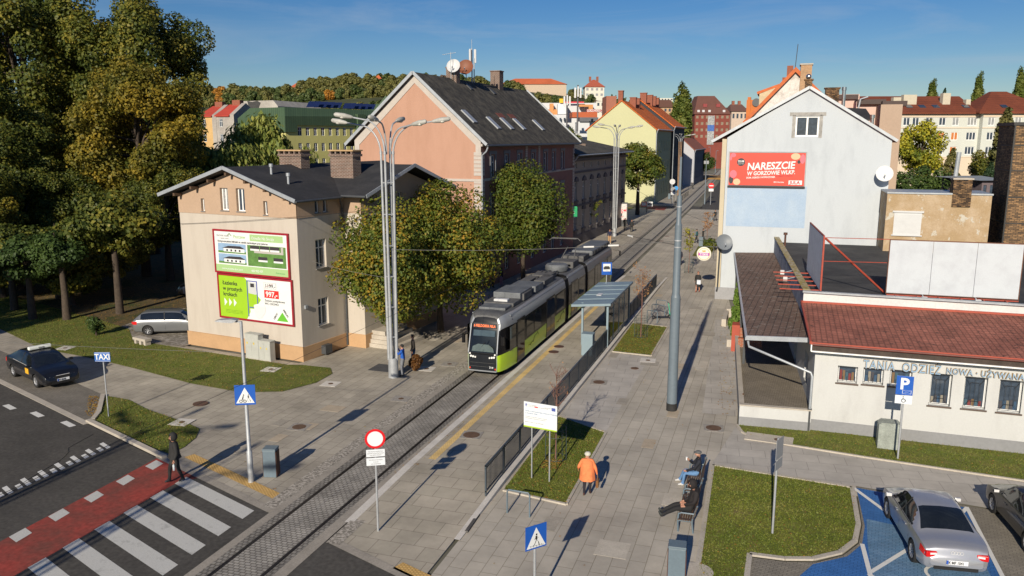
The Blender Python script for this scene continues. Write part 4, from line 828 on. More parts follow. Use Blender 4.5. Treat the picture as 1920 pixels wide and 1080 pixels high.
al, zt_ = f5(1367, 284); ar, zb_ = f5(1509, 352); bw = ar - al; h = zt_ - zb_
cb = (WX0 + math.cos(R(.6)) * al, WY + math.sin(R(.6)) * al - .02)
b = frame_board('billboard', 'red billboard with balloons and large white words on the white gable', cb, 0, bw, h, zb_, R(.6), M('grey_frame', (.3, .31, .32), .5, var=.1), fw=.08)
REDP = C('poster_red', (.66, .055, .03), .5, .05); pl('poster_sheet', REDP, b, .08, bw - .08, .12, h - .08)
pl('black_edge', blk_, b, .0, bw, -.05, .08, -.1, .02)
kw = dict(bold=.02, shear=.15)
sn = 0.045
def rt(a): return (math.pi / 2, -a, 0)
text('NARESZCIE', .74, wht, b, (bw * .245, -.068, h * .48), rt(sn), sx=.90, **kw); text('W GORZOWIE WLKP.', .41, wht, b, (bw * .25, -.068, h * .325), rt(sn), sx=.84, bold=.01, shear=.15)
text('DOM, OGRÓD I WYPOCZYNEK', .17, wht, b, (bw * .245, -.068, h * .235), rt(sn), sx=.85, bold=.005); text('W NISKICH CENACH', .17, C('print_wine', (.25, .02, .03)), b, (bw * .62, -.068, h * .29), rt(sn), sx=.75, bold=.003)
text('BIG Gorzów', .14, wht, b, (bw * .60, -.068, h * .13), UP, bold=.003); m = MB(); m.ext([(bw * .79, h * .08), (bw * .96, h * .08), (bw * .96, h * .2), (bw * .79, h * .2)], -.068, -.063, 'y'); k = m.build('logo_panel', wht, b, bevel=0); text('JULA', .32, C('print_darkred', (.42, .02, .02)), b, (bw * .805, -.073, h * .10), UP, bold=.010, sx=1.05)
def disc(name, mat, par, x, z, rx, rz, y): return MB().ext([(x + rx * math.cos(k / 20 * 6.2832), z + rz * math.sin(k / 20 * 6.2832)) for k in range(20)], y - .002, y, 'y').build(name, mat, par)
k = disc('date_bubble', dgr, b, bw * .165, h * .70, .3, .3, -.064); text('22.08', .2, wht, b, (bw * .165, -.07, h * .70), UP, bold=.006, ax='CENTER'); text('godz. 9.00', .1, wht, b, (bw * .165, -.07, h * .64), UP, ax='CENTER')
pk = C('balloon_pink', (.72, .16, .20), .3); pch = C('balloon_peach', (.72, .45, .28), .3)
for x, z, r_, mt in ((.06, .90, .2, pk), (.03, .82, .17, pk), (.07, .36, .26, pk), (.045, .2, .27, dgr), (.12, .14, .26, pch), (.86, .87, .33, pch), (.95, .80, .3, pk), (.905, .72, .12, dgr)):
 rx = min(r_, (1 - x) * bw - .1, x * bw - .09); rz2 = min(r_ * 1.15, (1 - z) * h - .1, z * h - .13); disc('balloon', mt, b, bw * x, h * z, rx, rz2, -.064 - .0013 * (x * 10 % 3))
x_, z_ = RY(1357, 453, WY); dish('dark grey satellite dish on the left edge of the white gable', (x_, WY - .5, z_ - .6), .35, .62, C('dish_dark', (.16, .18, .20), .5, .05), .6, wallarm=.45)
x_, z_ = RY(1656, 326, WY); dish('white satellite dish near the right edge of the white gable', (x_, WY - .5, z_ - .6), .0, .58, C('dish_white', (.68, .69, .68), .5, .05), .6, wallarm=.5)
m = thing('beer_sign', 'round white and purple beer sign hanging on a bracket beside the white house', 'sign', (*G(1320, 476, 3.1), 3.1), .0)
x, y = m.location.x, m.location.y
q = MB(); q.lathe([(0, -.09), (.52, -.09), (.58, -.05), (.58, .05), (.52, .09), (0, .09)], (0, 0, 0), 28, axis='y'); q.build('sign_disc', C('sign_cream', (.7, .68, .6), .4), m)
q = MB(); q.torus((0, -.09, 0), .46, .018, 28, 6, 'y'); q.build('gold_ring', C('gold_paint', (.5, .32, .06), .4), m); pl('purple_band', C('sign_purple', (.38, .06, .36), .5), m, -.44, .44, -.14, .1, -.095); text('TYSKIE', .22, wht, m, (0, -.105, -.1), UP, bold=.006, ax='CENTER')
q = MB(); q.ext([(-.12, .18), (.12, .18), (.16, .33), (.06, .26), (0, .36), (-.06, .26), (-.16, .33)], -.1, -.094, 'y'); q.build('crown_emblem', C('gold_paint', (.5, .32, .06)), m)
q = MB(); q.bar((-.1, 0, .62), (WX0 - x + .4, 0, .62), .05, .05); q.bar((0, 0, .56), (0, 0, .65), .04, .04); q.bar((.75, 0, -.4), (.75, 0, .9), .05, .05); q.build('bracket', DARKZ, m)
# clothes shop, canopy, flat roof
S0 = (2.02, 35.2); SA = R(-1.4)
fsn = lambda px, py: HW(px, py, *S0, SA)
WX_ = lambda y: 2.02 - .065 * (y - 35.2)
t = thing('clothes_shop', 'low white clothes shop with barred windows, red sheet roof edge and a flat felt roof', 'shop', (*S0, 0))
lc = lambda x, y: (x - S0[0], y - S0[1])
SW = MPatch('shop_white', (.50, .51, .505), (.44, .445, .44), .5, .75, 1.2, fine=.03, vstretch=.3); SP = M('shop_plinth', (.235, .24, .25), .9, var=.07, scale=.6)
TIM = M('brown_fascia', (.055, .04, .032), .8, var=.3, scale=2)
BLD = 15
wins = []
for a, b in (((1569, 685), (1604, 720)), ((1617, 688.5), (1653, 723)), ((1667, 692), (1706, 727)), ((1743.5, 699), (1778, 763)), ((1807, 705), (1844, 769)), ((1873, 711), (1910, 776))):
 u0, z1 = fsn(*a); u1, z0 = fsn(*b); wins.append((u0 + .05, u1 + .05, z0, z1))
pt_ = fsn(1600, 794)[1]; top = fsn(1700, 667)[1]
m = MB(); wall(m, (0, 0), SA, BLD, pt_, top + .05, wins, d=.22, mi=0)
m.box(-.0, BLD, -.03 - .37 * 0, .2, 0, .001, 1)
wall(m, (0, -.02), SA, BLD, 0, pt_, mi=1); m.quad((0, 0, pt_), (BLD * math.cos(SA), BLD * math.sin(SA), pt_), (BLD * math.cos(SA), BLD * math.sin(SA) - .02, pt_), (0, -.02, pt_), 1)
sa = math.atan2(30, -.065 * 30)
wall(m, lc(WX_(64), 64), sa + math.pi, 28.8, .4, 3.9, [(28.8 - 3.6, 28.8 - 2.2, 1.3, 2.7), (28.8 - 8.5, 28.8 - 7.5, .9, 3.0)], d=.15, mi=0)
m.build('wall', [SW, SP], t)
ez = fsn(1600, 645)[1] + .05
YB = 41.2
RED = MBrick('red_sheet_tiles', (.39, .15, .105), (.32, .12, .085), (.22, .085, .06), .22, .36, .03, dirt=.45, dscale=.8, bump=.5, axis='floor', rot=0, offset=0, stain=(.05, .035, .03))
m = MB(); y0 = -.55
for k in range(2): pass
zr0, zr1 = ez + .0, 4.45
slab(m, (-.22, y0, zr0), (BLD, y0 + BLD * math.sin(SA), zr0), (BLD, YB - S0[1] - .2, zr1), (-.45, YB - S0[1], zr1), .07)
rf = m.build('roof', RED, t)
m = MB(); m.bar((-.22, y0 - .01, zr0 - .02), (BLD, y0 + BLD * math.sin(SA) - .01, zr0 - .02), .05, .1); m.bar((-.47, YB - S0[1] - .02, zr1 + .03), (BLD, YB - S0[1] - .25, zr1 + .03), .12, .1); m.bar((-.24, y0, zr0), (-.47, YB - S0[1], zr1 + .02), .08, .12); m.build('roof_trim', M('red_trim', (.36, .07, .04), .6, var=.1), rf)
m = MB(); m.bar((-.2, y0 + .08, zr0 - .21), (BLD, y0 + .08 + BLD * math.sin(SA), zr0 - .21), .04, .28); m.build('fascia', TIM, t)
m = MB(); m.bar((-.2, y0 + .05, zr0 - .37), (BLD, y0 + .05 + BLD * math.sin(SA), zr0 - .37), .1, .05); m.bar((-.2, y0 + .04, zr0 - .37), (-.2, y0 + .04, zr0 - .0), .05, .07); m.bar((-.1, -.25, zr0 - .39), (BLD, -.25 + BLD * math.sin(SA), zr0 - .39), .6, .02); m.build('white_trim', WHITE, t)
m = MB(); m.tube([(-.15, y0 - .05, zr0 - .06), (BLD, y0 - .05 + BLD * math.sin(SA), zr0 - .06)], .045, 8); m.build('gutter', M('red_brown_gutter', (.14, .04, .03), .6, var=.2), t)
pz = 5.0; fz = 4.75
PARW = M('parapet_white', (.58, .59, .59), .9, var=.08, scale=.8)
PARS = MPatch('stained_parapet', (.36, .40, .46), (.20, .23, .30), .42, .66, 1.3, fine=.2, c3=(.03, .04, .07), lo3=.60, hi3=.64, s3=.8)
m = MB()
A = lc(WX_(YB), YB); B = lc(WX_(65.5), 65.5)
m.add([(A[0], A[1], 3.8), (BLD, A[1] - .15, 3.8), (BLD, A[1] - .15, pz - .08), (A[0], A[1], pz)], [(0, 1, 2, 3)], 0)
m.add([(A[0], A[1], 3.6), (A[0], A[1], pz), (B[0], B[1], pz), (B[0], B[1], 3.6)], [(0, 1, 2, 3)], 1)
m.build('upper_wall', [PARW, PARS], t)
m = MB(); m.add([(A[0] + .3, A[1] + .2, fz), (BLD, A[1] + .05, fz), (BLD, 27.5, fz), (B[0] + .3, 27.5, fz)], [(0, 1, 2, 3)]); m.build('flat_roof', MPatch('flat_roof_felt', (.042, .044, .047), (.075, .075, .075), .42, .66, .5, rough=.9, fine=.12, c3=(.12, .12, .11), lo3=.72, hi3=.76, s3=.4), t)
m = MB(); w_ = .32
m.add([(A[0] - .04, A[1] + .25, pz + .0), (A[0] + w_, A[1] + .25, pz + .0), (B[0] + w_, B[1], pz + .0), (B[0] - .04, B[1], pz + .0)] + [(A[0] - .04, A[1] + .25, pz + .05), (A[0] + w_, A[1] + .25, pz + .05), (B[0] + w_, B[1], pz + .05), (B[0] - .04, B[1], pz + .05)], [(4, 5, 6, 7), (0, 1, 5, 4), (1, 2, 6, 5), (2, 3, 7, 6), (3, 0, 4, 7)])
m.add([(A[0] + w_, A[1] + .25, fz), (A[0] + w_, A[1] + .25, pz), (B[0] + w_, B[1], pz), (B[0] + w_, B[1], fz)], [(0, 1, 2, 3)])
m.build('mossy_coping', MPatch('mossy_brick', (.30, .24, .08), (.40, .36, .30), .45, .6, 3.5, fine=.3, c3=(.10, .09, .05), lo3=.55, hi3=.65, s3=5), t)
m = MB(); m.bar((A[0] - .05, A[1] - .04, pz - .0), (BLD, A[1] - .2, pz - .08), .25, .08); m.build('zinc_coping', ZINC, t)
for k, (x0, x1, z0_, z1_) in enumerate(wins):
 tall = k > 2
 f = window(t, (0, 0), SA, x0, z0_, x1 - x0, z1_ - z0_, d=.19, bars=0, t=.07, sill=2, sillm=M('brown_sill', (.10, .07, .055), .7, var=.2))
 w_w, w_h = x1 - x0, z1_ - z0_; m = MB(); yy = -.13
 q = .012
 m.bar((.03, yy, 0), (.03, yy, w_h), q, q); m.bar((w_w - .03, yy, 0), (w_w - .03, yy, w_h), q, q); m.bar((0, yy, .08), (w_w, yy, .08), q, q); m.bar((0, yy, w_h - .06), (w_w, yy, w_h - .06), q, q)
 if tall:
  for cx, cz in ((.1, .1), (w_w - .1, .1), (.1, w_h - .1), (w_w - .1, w_h - .1)): m.bar((cx, yy, cz), (cx + (.14 if cx < .3 else -.14), yy, cz + (.22 if cz < .5 else -.22)), q, q)
  m.bar((w_w * .3, yy, .3), (w_w * .3, yy, w_h - .25), q, q); m.bar((w_w * .7, yy, .3), (w_w * .7, yy, w_h - .25), q, q); m.bar((w_w * .3, yy, w_h - .25), (w_w * .7, yy, w_h - .25), q, q); m.bar((w_w * .5, yy, .08), (w_w * .5, yy, w_h - .06), q * .8, q); m.bar((.24, yy, .32), (w_w - .24, yy, .32), q, q)
 else:
  for j in range(5): m.bar((w_w * (j + .5) / 5, yy, .08), (w_w * (j + .5) / 5, yy, .3), q, q)
 m.build('window_grille', C('black_iron', (.015, .015, .015), .5), f)
 rr = random.Random(k); cols = [(.16, .03, .03), (.03, .07, .13), (.16, .10, .05), (.22, .20, .16), (.04, .09, .12), (.05, .05, .06)]
 for j in range(5):
  cc = cols[(j * 2 + k) % 6]; MB().box(.1 + j * (w_w - .2) / 5, .1 + (j + .8) * (w_w - .2) / 5, .016, .0265, .08, .08 + (w_h * (.65 if not tall else .3)) * rr.uniform(.5, 1)).build('garment_on_display', C('garment_%d' % ((j * 2 + k) % 6), cc, .8), f)
gold = C('gold_letter_edge', (.22, .14, .05), .4); blu = C('pale_blue_letter', (.24, .36, .50), .4)
lu, lz = fsn(1618, 689); lu2, _ = fsn(1763, 700); lu3, lz3 = fsn(1773, 697)
for s_, u, z, sz_, L_ in (('TANIA  ODZIEŻ', lu, lz, .50, lu2 - lu), ('NOWA · UŻYWANA', lu3, lz3 - .06, .33, 2.75)):
 for mt, off, yv, nm in ((gold, .022, -.03, 'letter_edge'), (blu, .0, -.062, 'lettering')):
  k = text(s_, sz_, mt, t, (u, u * math.sin(SA) + yv, z), (math.pi / 2, 0, SA), name=nm, bold=off * .7 + .004, ext=.015, space=1.12)
  bx = max(v.co.x for v in k.data.vertices); k.scale = (L_ / bx, 1, 1)
t2 = thing('canopy', 'long brown tiled canopy roof along the shop side over the paved terrace', 'canopy', (0, 0, 0))
CT = MBrick('brown_sheet_tiles', (.19, .125, .095), (.15, .10, .078), (.075, .055, .045), .30, .36, .02, axis='floor', rot=R(4), offset=0, dirt=.35, dscale=.6, bump=.8, stain=(.28, .25, .21))
cz = 3.86
m = MB(); slab(m, (-.78, 35.9, cz - .1), (1.98, 36.1, cz), (WX_(63.3) - .02, 63.3, cz), (-2.66, 63.3, cz - .1), .1); m.build('canopy_roof', CT, t2)
m = MB(); m.bar((-.82, 35.85, cz - .17), (-2.7, 63.3, cz - .17), .12, .14); m.bar((-.85, 35.84, cz - .12), (1.98, 36.04, cz - .06), .1, .2); m.build('gutter', ZINC, t2)
m = MB(); m.tube([(-.75, 35.95, cz - .3), (-.7, 35.8, cz - .5), (1.9, 35.1, 2.6), (1.95, 35.05, 2.45), (1.95, 35.05, .9)], .055, 10); m.build('downpipe', ZINC, t2, smooth=True); m = MB(); m.cyl((1.95, 35.05, 0), (1.95, 35.05, 1.0), .07); m.cyl((1.95, 35.05, .95), (1.95, 35.05, 1.02), .09); m.build('pipe_foot', DARKZ, t2)
m = MB()
for y in (42, 48, 55, 61): x = -.62 - .07 * (y - 35.9); m.box(x - .06, x + .06, y - .06, y + .06, .85, cz - .2)
m.build('post', DARKZ, t2)
t3 = thing('terrace', 'raised paved terrace with a low white front wall beside the shop', 'terrace', (0, 0, 0))
ox = lambda y: -.93 - .062 * (y - 34.85)
m = MB(); m.add([(ox(35), 35.05, .85), (WX_(35.1) + .0, 35.25, .85), (WX_(60), 60, .85), (ox(60), 60, .85)], [(0, 1, 2, 3)]); m.build('floor', MBrick('terrace_pavers', (.26, .225, .18), (.22, .19, .15), (.10, .09, .07), .2, .1, .01, axis='floor', rot=R(4), dirt=.3, dscale=.7), t3)
m = MB(); m.add([(ox(34.85), 34.85, .42), (WX_(35.2), 35.0, .42), (WX_(35.2), 35.0, .94), (ox(34.85), 34.85, .94)], [(0, 1, 2, 3)], 0); m.add([(ox(34.85), 34.85, 0), (WX_(35.2), 35.0, 0), (WX_(35.2), 35.0, .42), (ox(34.85), 34.85, .42)], [(0, 1, 2, 3)], 1)
m.add([(ox(34.85), 34.85, .0), (ox(34.85), 34.85, .94), (ox(48), 48, .94), (ox(48), 48, 0)], [(0, 1, 2, 3)], 1); m.add([(ox(34.85) + .16, 35, .85), (ox(34.85) + .16, 35, .94), (ox(48) + .16, 48, .94), (ox(48) + .16, 48, .85)], [(0, 1, 2, 3)], 1)
m.build('low_wall', [SW, SP], t3); m = MB(); m.bar((ox(34.85) - .02, 34.9, .96), (WX_(35.2), 35.07, .96), .24, .05); m.bar((ox(34.9) + .08, 35.0, .96), (ox(48) + .08, 48, .96), .22, .05); m.build('coping', conc, t3)
BRR = MBrick('red_brick', (.40, .12, .05), (.32, .09, .04), (.35, .3, .25), .25, .08, .01, dirt=.15, bump=.5)
for y, hgt_ in ((45.6, .5), (48.0, .55), (50.2, .5)):
 m = MB(); m.box(ox(y) + .1, ox(y) + 1.4, y - .12, y + .12, .85, .85 + hgt_); m.build('brick_step_wall', BRR, t3)
m = MB(); m.box(ox(48) - .2, ox(48) + .25, 47.6, 48.5, 0, 1.6); m.build('red_pier', M('red_painted', (.36, .07, .04), .7, var=.1), t3)
m = MB(); m.box(ox(52) - .25, ox(52) + .5, 48.6, 56.5, 0, .45); m.build('planter', conc, t3)
m = MB(); m.box(-2.75, -1.2, 57, 57.3, 0, .6); m.box(-2.9, -2.6, 54, 57.3, 0, .5); m.build('planter', conc, t3)
m = MB(); m.box(ox(42) + .5, ox(42) + .56, 36.2, 36.26, .85, 1.05); m.build('bollard_stub', iron, t3)
bbm = MPatch('blank_board', (.50, .54, .58), (.44, .47, .51), .45, .7, 1.2, fine=.03, c3=(.42, .42, .42), lo3=.68, hi3=.74, s3=5); RS = M('red_lattice', (.34, .055, .03), .6, var=.2, scale=3)
x0, y0 = G(1661, 550, 4.95); x1, y1 = G(1908, 563, 4.95); ang = math.atan2(y1 - y0, x1 - x0); wd = math.hypot(x1 - x0, y1 - y0)
_, zt_ = HW(1665, 450, x0, y0, ang)
b = thing('blank_billboard', 'large blank white billboard in three sheets standing on the flat shop roof', 'billboard', (x0, y0, 4.95), ang)
hgt_ = zt_ - 4.95; m = MB()
for k in range(3): m.box(wd * k / 3 + .008, wd * (k + 1) / 3 - .008, -.05, 0, .05, hgt_)
m.build('board', bbm, b)
m = MB(); m.box(-.03, wd + .03, .003, .06, 0, .05); m.box(-.03, .0, -.05, .05, 0, hgt_ + .04); m.box(wd, wd + .03, -.05, .05, 0, hgt_ + .04); m.box(0, wd, -.04, .05, hgt_, hgt_ + .04); m.build('frame', M('rust_edge', (.16, .07, .04), .8, var=.2), b)
m = MB()
for k in range(6):
 u = wd * (k + .4) / 6; m.bar((u, .1, 0), (u, 2.2, -.2), .05, .05); m.bar((u, .1, hgt_ * .9), (u, 2.2, -.2), .05, .05); m.bar((u, -.6, -.02), (u, .6, -.06), .05, .05)
m.bar((0, -.15, -.03), (wd, -.15, -.03), .05, .05); m.build('steel_struts', RS, b)
for u in (.28, .68):
 m = MB(); m.box(wd * u - .12, wd * u + .12, -.85, -.65, -.12, .06); m.bar((wd * u, -.7, 0), (wd * u, 0, .05), .03, .03); m.build('floodlight', LG, b)
x0, y0 = G(1539, 545, 5.05); x1, y1 = G(1514, 506, 5.05); ang = math.atan2(y1 - y0, x1 - x0); wd = math.hypot(x1 - x0, y1 - y0); _, zt_ = HW(1550, 447, x0, y0, ang); hgt_ = zt_ - 5.05
b = thing('blank_billboard', 'blank pale billboard seen nearly edge on above the mossy parapet', 'billboard', (x0, y0, 5.05), ang)
m = MB(); m.box(0, wd, 0, .05, 0, hgt_); m.build('board', M('grey_back_board', (.72, .75, .80), .8, var=.08), b)
m = MB(); m.bar((-.03, .02, 0), (-.03, .02, hgt_), .08, .08); m.bar((0, .02, hgt_ + .02), (wd, .02, hgt_ + .02), .07, .05); lf = lambda X_, Y_, Z_: ((X_ - x0) * math.cos(ang) + (Y_ - y0) * math.sin(ang), -(X_ - x0) * math.sin(ang) + (Y_ - y0) * math.cos(ang), Z_ - 5.05)
e_ = lf(*G(1657, 548, 4.85), 4.85); m.bar((0, -.04, hgt_ * .97), e_, .10, .08); e2_ = lf(*G(1662, 548, 4.95), 4.95 + hgt_ * .98); m.bar((0, -.05, hgt_ * .98), e2_, .03, .03); m.bar((0, -.05, hgt_ * .55), (e2_[0], e2_[1], hgt_ * .55 - .1), .03, .03)
for k in range(5): u = wd * (k + .3) / 5; m.bar((u, 0, -.05), (u, 1.9, -.05), .06, .05)
m.build('red_lattice', RS, b)
for k, (px, py) in enumerate(((1474, 505), (1485, 519))):
 y, z = RX(px, py, 1.15); x = WX_(min(max(y, 42), 62)); y = 45.6 + (1 - k) * 2.2; x = WX_(y); q = thing('floodlight', 'small white floodlight on the stained parapet, ' + ('farther' if k == 0 else 'nearer') + ' of the two', 'lamp', (x, y, 4.85)); m = MB(); m.box(-.65, -.42, -.12, .12, -.12, .12); m.build('lamp_head', LG, q, bevel=.02); m = MB(); m.bar((-.45, 0, 0), (.3, 0, .2), .03, .03); m.build('arm', ZINC, q)
q = thing('vent_pipe', 'rusty vent pipe with cap at the far end of the flat roof', 'pipe', (.9, 60.5, fz)); m = MB(); m.cyl((0, 0, 0), (0, 0, .9), .07); m.cyl((0, 0, .82), (0, 0, .98), .14); m.build('pipe', M('rusty_pipe', (.10, .045, .03), .8, var=.3), q)
q = thing('roof_cowl', 'shiny round roof cowl behind the large blank billboard', 'cowl', (11.1, 51.5, fz)); m = MB(); m.cyl((0, 0, 0), (0, 0, .9), .18); m.sph((0, 0, .95), .3, (1, 1, .7)); m.build('cowl', _mats['steel_flue'], q, smooth=True)
t = thing('outbuilding', 'low flat building with peeling ochre plaster and one shuttered window beside the white gable', 'outbuilding', (7.3, 60, 0))
PEEL = MPatch('peeling_plaster', (.36, .26, .15), (.44, .34, .23), .42, .6, .8, fine=.1, c3=(.48, .45, .38), lo3=.57, hi3=.60, s3=1.2)
m = MB(); m.box(.0, 6.3, 0, 3.5, 0, 8.7); m.build('wall', PEEL, t); m = MB(); m.box(-.02, 6.35, -.08, 3.6, 8.7, 8.8); m.build('coping', ZINC, t)
a0, z1_ = RY(1677, 398, 60); a1, z0_ = RY(1725, 441, 60); m = MB(); m.box(a0 - 7.3, a1 - 7.3, -.05, 0, z0_, z1_);
k = m.build('shutter', M('white_shutter', (.55, .56, .56), .6, var=.04), t)
m = MB()
for i in range(16): m.box(a0 - 7.27, a1 - 7.33, -.062, -.051, z0_ + .05 + i * (z1_ - z0_ - .15) / 16, z0_ + .05 + (i + .75) * (z1_ - z0_ - .15) / 16)
m.box(a0 - 7.4, a1 - 7.2, -.12, 0, z1_, z1_ + .12); m.box(a0 - 7.4, a1 - 7.2, -.12, 0, z0_ - .08, z0_); m.build('slats', M('white_shutter', (.55, .56, .56)), k)
a0, zt_ = RY(1786, 333, 60.5); a1, _ = RY(1821, 333, 60.5); m = MB(); m.box(a0 - 7.3, a1 - 7.3, -.1, 1, 7.9, zt_ - .1); k = m.build('chimney', BRD, t); m = MB(); m.box(a0 - 7.36, a1 - 7.24, -.16, 1.06, zt_ - .1, zt_); m.build('chimney_cap', conc, k)
x, z_ = RY(1797, 285, 60.8); x2, zb_ = RY(1790, 330, 60.8); m = MB(); m.cyl((x2 - 7.3, .5, zb_), (x - 7.3 + .0, .5, z_), .14); m.build('flue', ZINC, k)
t = thing('brick_stack', 'tall square chimney stack of blackened brick with iron bands at the right edge', 'chimney stack', (0, 0, 0))
m = MB(); xl, _ = RY(1886, 400, 59.5); m.box(xl, xl + 3.2, 59.5, 63.6, 0, 13.2); m.build('stack', MBrick('stack_brick', (.42, .25, .12), (.10, .065, .04), (.07, .055, .04), .3, .1, .018, dirt=.45, dscale=1.2), t); m = MB(); m.box(xl - .12, xl + 3.3, 59.4, 63.7, 13.2, 13.4); [m.box(xl - .02, xl + 3.22, 59.47, 63.63, z, z + .07) for z in (5.2, 6.9, 8.6, 10.3, 11.9)]
m.bar((xl - .02, 59.47, 0), (xl - .02, 59.47, 13.2), .09, .09); m.build('iron_band', C('black_iron', (.015, .015, .015)), t)
def dd2(px, py, d): x, y, z = DD(px, py, d); return x, y, z
t = thing('apartment_block', 'flat roofed pink and tan rear block behind the white gable house', 'apartment block', (0, 0, 0))
PNK = M('pale_pink_plaster', (.58, .42, .36), .9, var=.04, scale=.4); TAN = M('tan_plaster', (.40, .30, .225), .9, var=.04, scale=.4)
m = MB()
for (pa, pb, pyt, Y_, mi, dep) in ((1573, 1612, 177, 82, 0, 10), (1606, 1655, 190, 79, 0, 12), (1652, 1693, 196, 75.5, 1, 15)):
 xa, zt_ = RY(pa, pyt, Y_); xb, _ = RY(pb, pyt, Y_); m.box(xa, xb, Y_, Y_ + dep, 0, zt_, mi)
m.build('wall', [PNK, TAN], t)
m = MB()
for (pa, pb, pyt, Y_, dep) in ((1571, 1610, 176, 81.7, 11), (1608, 1662, 185, 78.5, 13), (1655, 1702, 188, 77.5, 14)):
 xa, zt_ = RY(pa, pyt + 4, Y_); xb, _ = RY(pb, pyt, Y_); m.box(xa, xb, Y_, Y_ + dep, zt_ - .3, zt_ + .12)
m.build('flat_roof', M('dark_eave', (.07, .05, .045), .8, var=.1), t)
xa, za = RY(1609, 186, 78.3); m = MB(); m.tube([(xa + .8, 78.4, za + .2), (xa + .2, 78.3, za), (xa + .05, 78.3, za - 1), (xa + .05, 78.3, 0)], .08); m.build('downpipe', ZINC, t)
t = thing('shed', 'small dark felt roofed lean-to just behind the white gable roof', 'shed', (0, 0, 0)); xa, za = RY(1592, 204, 72); xb, zb_ = RY(1634, 223, 72)
m = MB(); slab(m, (xa - .8, 71, za - 1), (xb, 71, zb_), (xb - .2, 75, za + .1), (xa, 75, za + .2), .15); m.build('roof', FELT, t); m = MB(); m.box(xa, xb - .1, 71.5, 74.8, 6, zb_ - .3); m.build('wall', PNK, t)
t = thing('tenement_house', 'steep orange tiled tenement with a weathered white gable rising behind the white gable house', 'house', (0, 0, 0))
YY = 100
P_ = [RY(*p, YY) for p in ((1414, 213), (1492, 131), (1556, 196), (1700, 260))]
m = MB(); ap2 = P_[1]; m.ext([(P_[0][0], 0), (P_[2][0], 0), (P_[2][0], P_[2][1]), (ap2[0], ap2[1]), (P_[0][0], P_[0][1])], YY, YY + 16, 'y'); m.build('wall', MPatch('weathered_render', (.62, .60, .57), (.36, .32, .29), .48, .64, .45, fine=.12), t)
m = MB(); OT = M('orange_verge', (.50, .13, .04), .8, var=.15)
slab(m, (P_[0][0] - 1.2, YY - .5, P_[0][1] - .9), (ap2[0], YY - .5, ap2[1] + .3), (ap2[0], YY + 16.5, ap2[1] + .3), (P_[0][0] - 1.2, YY + 16.5, P_[0][1] - .9), .55); slab(m, (ap2[0], YY - .5, ap2[1] + .3), (P_[2][0] + .6, YY - .5, P_[2][1] - .2), (P_[2][0] + .6, YY + 16.5, P_[2][1] - .2), (ap2[0], YY + 16.5, ap2[1] + .3), .55); rf = m.build('roof', OT, t)
xa, za = RY(1502, 122, 99); xb, _ = RY(1523, 122, 99); m = MB(); m.box(xa, xb, 98.8, 101, 14, za); k = m.build('chimney', MBrick('pale_brick', (.50, .30, .16), (.40, .24, .13), (.34, .26, .18), .26, .1, .012, dirt=.2, dscale=2), rf); m = MB(); m.box(xa - .1, xb + .1, 98.7, 101.1, za, za + .15); m.build('chimney_cap', conc, k)
for px, pyt, w_ in ((1482, 123, .7), (1472, 145, .6)):
 xa, za = RY(px, pyt, 104); m = MB(); m.box(xa - w_ / 2, xa + w_ / 2, 104, 104.7, 17, za); m.build('chimney', _mats['red_brick_flat'], rf)
xa, za = RY(1491, 128, 100); m = MB(); m.cyl((xa, 100.4, za), (xa + .15, 100.4, za + 2.7), .04); m.build('aerial', DARKZ, rf)
xa, za = RY(1424, 176, 106); xb, zb_ = RY(1458, 158, 106); m = MB(); m.ext([(xa, za - 3), (xb, za - 3), (xb, zb_ - .3), (xa, za)], 106, 112, 'y'); k = m.build('dormer', M('cream_dormer', (.50, .42, .28), .9), rf); m = MB(); m.bar((xa - .3, 109, za + .1), (xb + .2, 109, zb_ - .1), 6, .3); m.build('dormer_roof', OT, k)
t = thing('office_block', 'small orange modern building with a round emblem just left of the weathered gable', 'building', (0, 0, 0))
xa, za = RY(1400, 190, 118); xb, _ = RY(1424, 190, 118); m = MB(); m.box(xa, xb, 118, 130, 0, za + .2); x2, z2 = RY(1402, 182, 117.5); x3, _ = RY(1408, 182, 117.5); m.box(x2, x3, 117.5, 119, 0, z2); m.build('wall', M('orange_render', (.50, .15, .035), .8, var=.06), t)
xd, zd = RY(1418, 192, 117.8); m = MB(); m.cyl((xd, 117.8, zd), (xd, 118, zd), .55, n=20); m.build('round_emblem', DARKZ, t)
AA = R(18.1); a0 = DD(1600, 400, 160)
t = thing('apartment_building', 'long four storey pale apartment building with a red-brown hipped roof at the right', 'apartment building', (a0[0], a0[1], 0), AA)
ha = lambda px, py: HW(px, py, a0[0], a0[1], AA)
PG = M('pale_green_render', (.53, .55, .50), .9, var=.04, scale=.2); PC = M('peach_render', (.60, .50, .38), .9, var=.04, scale=.2); RB = MBrick('red_brown_tiles', (.22, .06, .028), (.18, .05, .025), (.10, .03, .02), .35, .4, .03, dirt=.25, dscale=.2, bump=.4)
eu, ez_ = ha(1800, 210); rz_ = ha(1800, 177)[1]; U1 = ha(1838, 210)[0]
hs_ = []; rowsz = [ha(1750, p)[1] for p in (226.5, 254, 281, 308)]
cols_ = [1700, 1717, 1742, 1767, 1792, 1823]
for i, p in enumerate(cols_):
 u = ha(p, 230)[0]; w_ = 1.35 if i < 5 else 1.9
 for j, zc in enumerate(rowsz): hs_.append((u - w_ / 2, u + w_ / 2, zc - .9, zc + .65))
cols2 = [1852, 1883, 1902, 1925]; h2 = []
for p in cols2:
 u = HW(p, 230, a0[0], a0[1], AA)[0] - U1
 for zc in rowsz: h2.append((u - .65, u + .65, zc - .9, zc + .65))
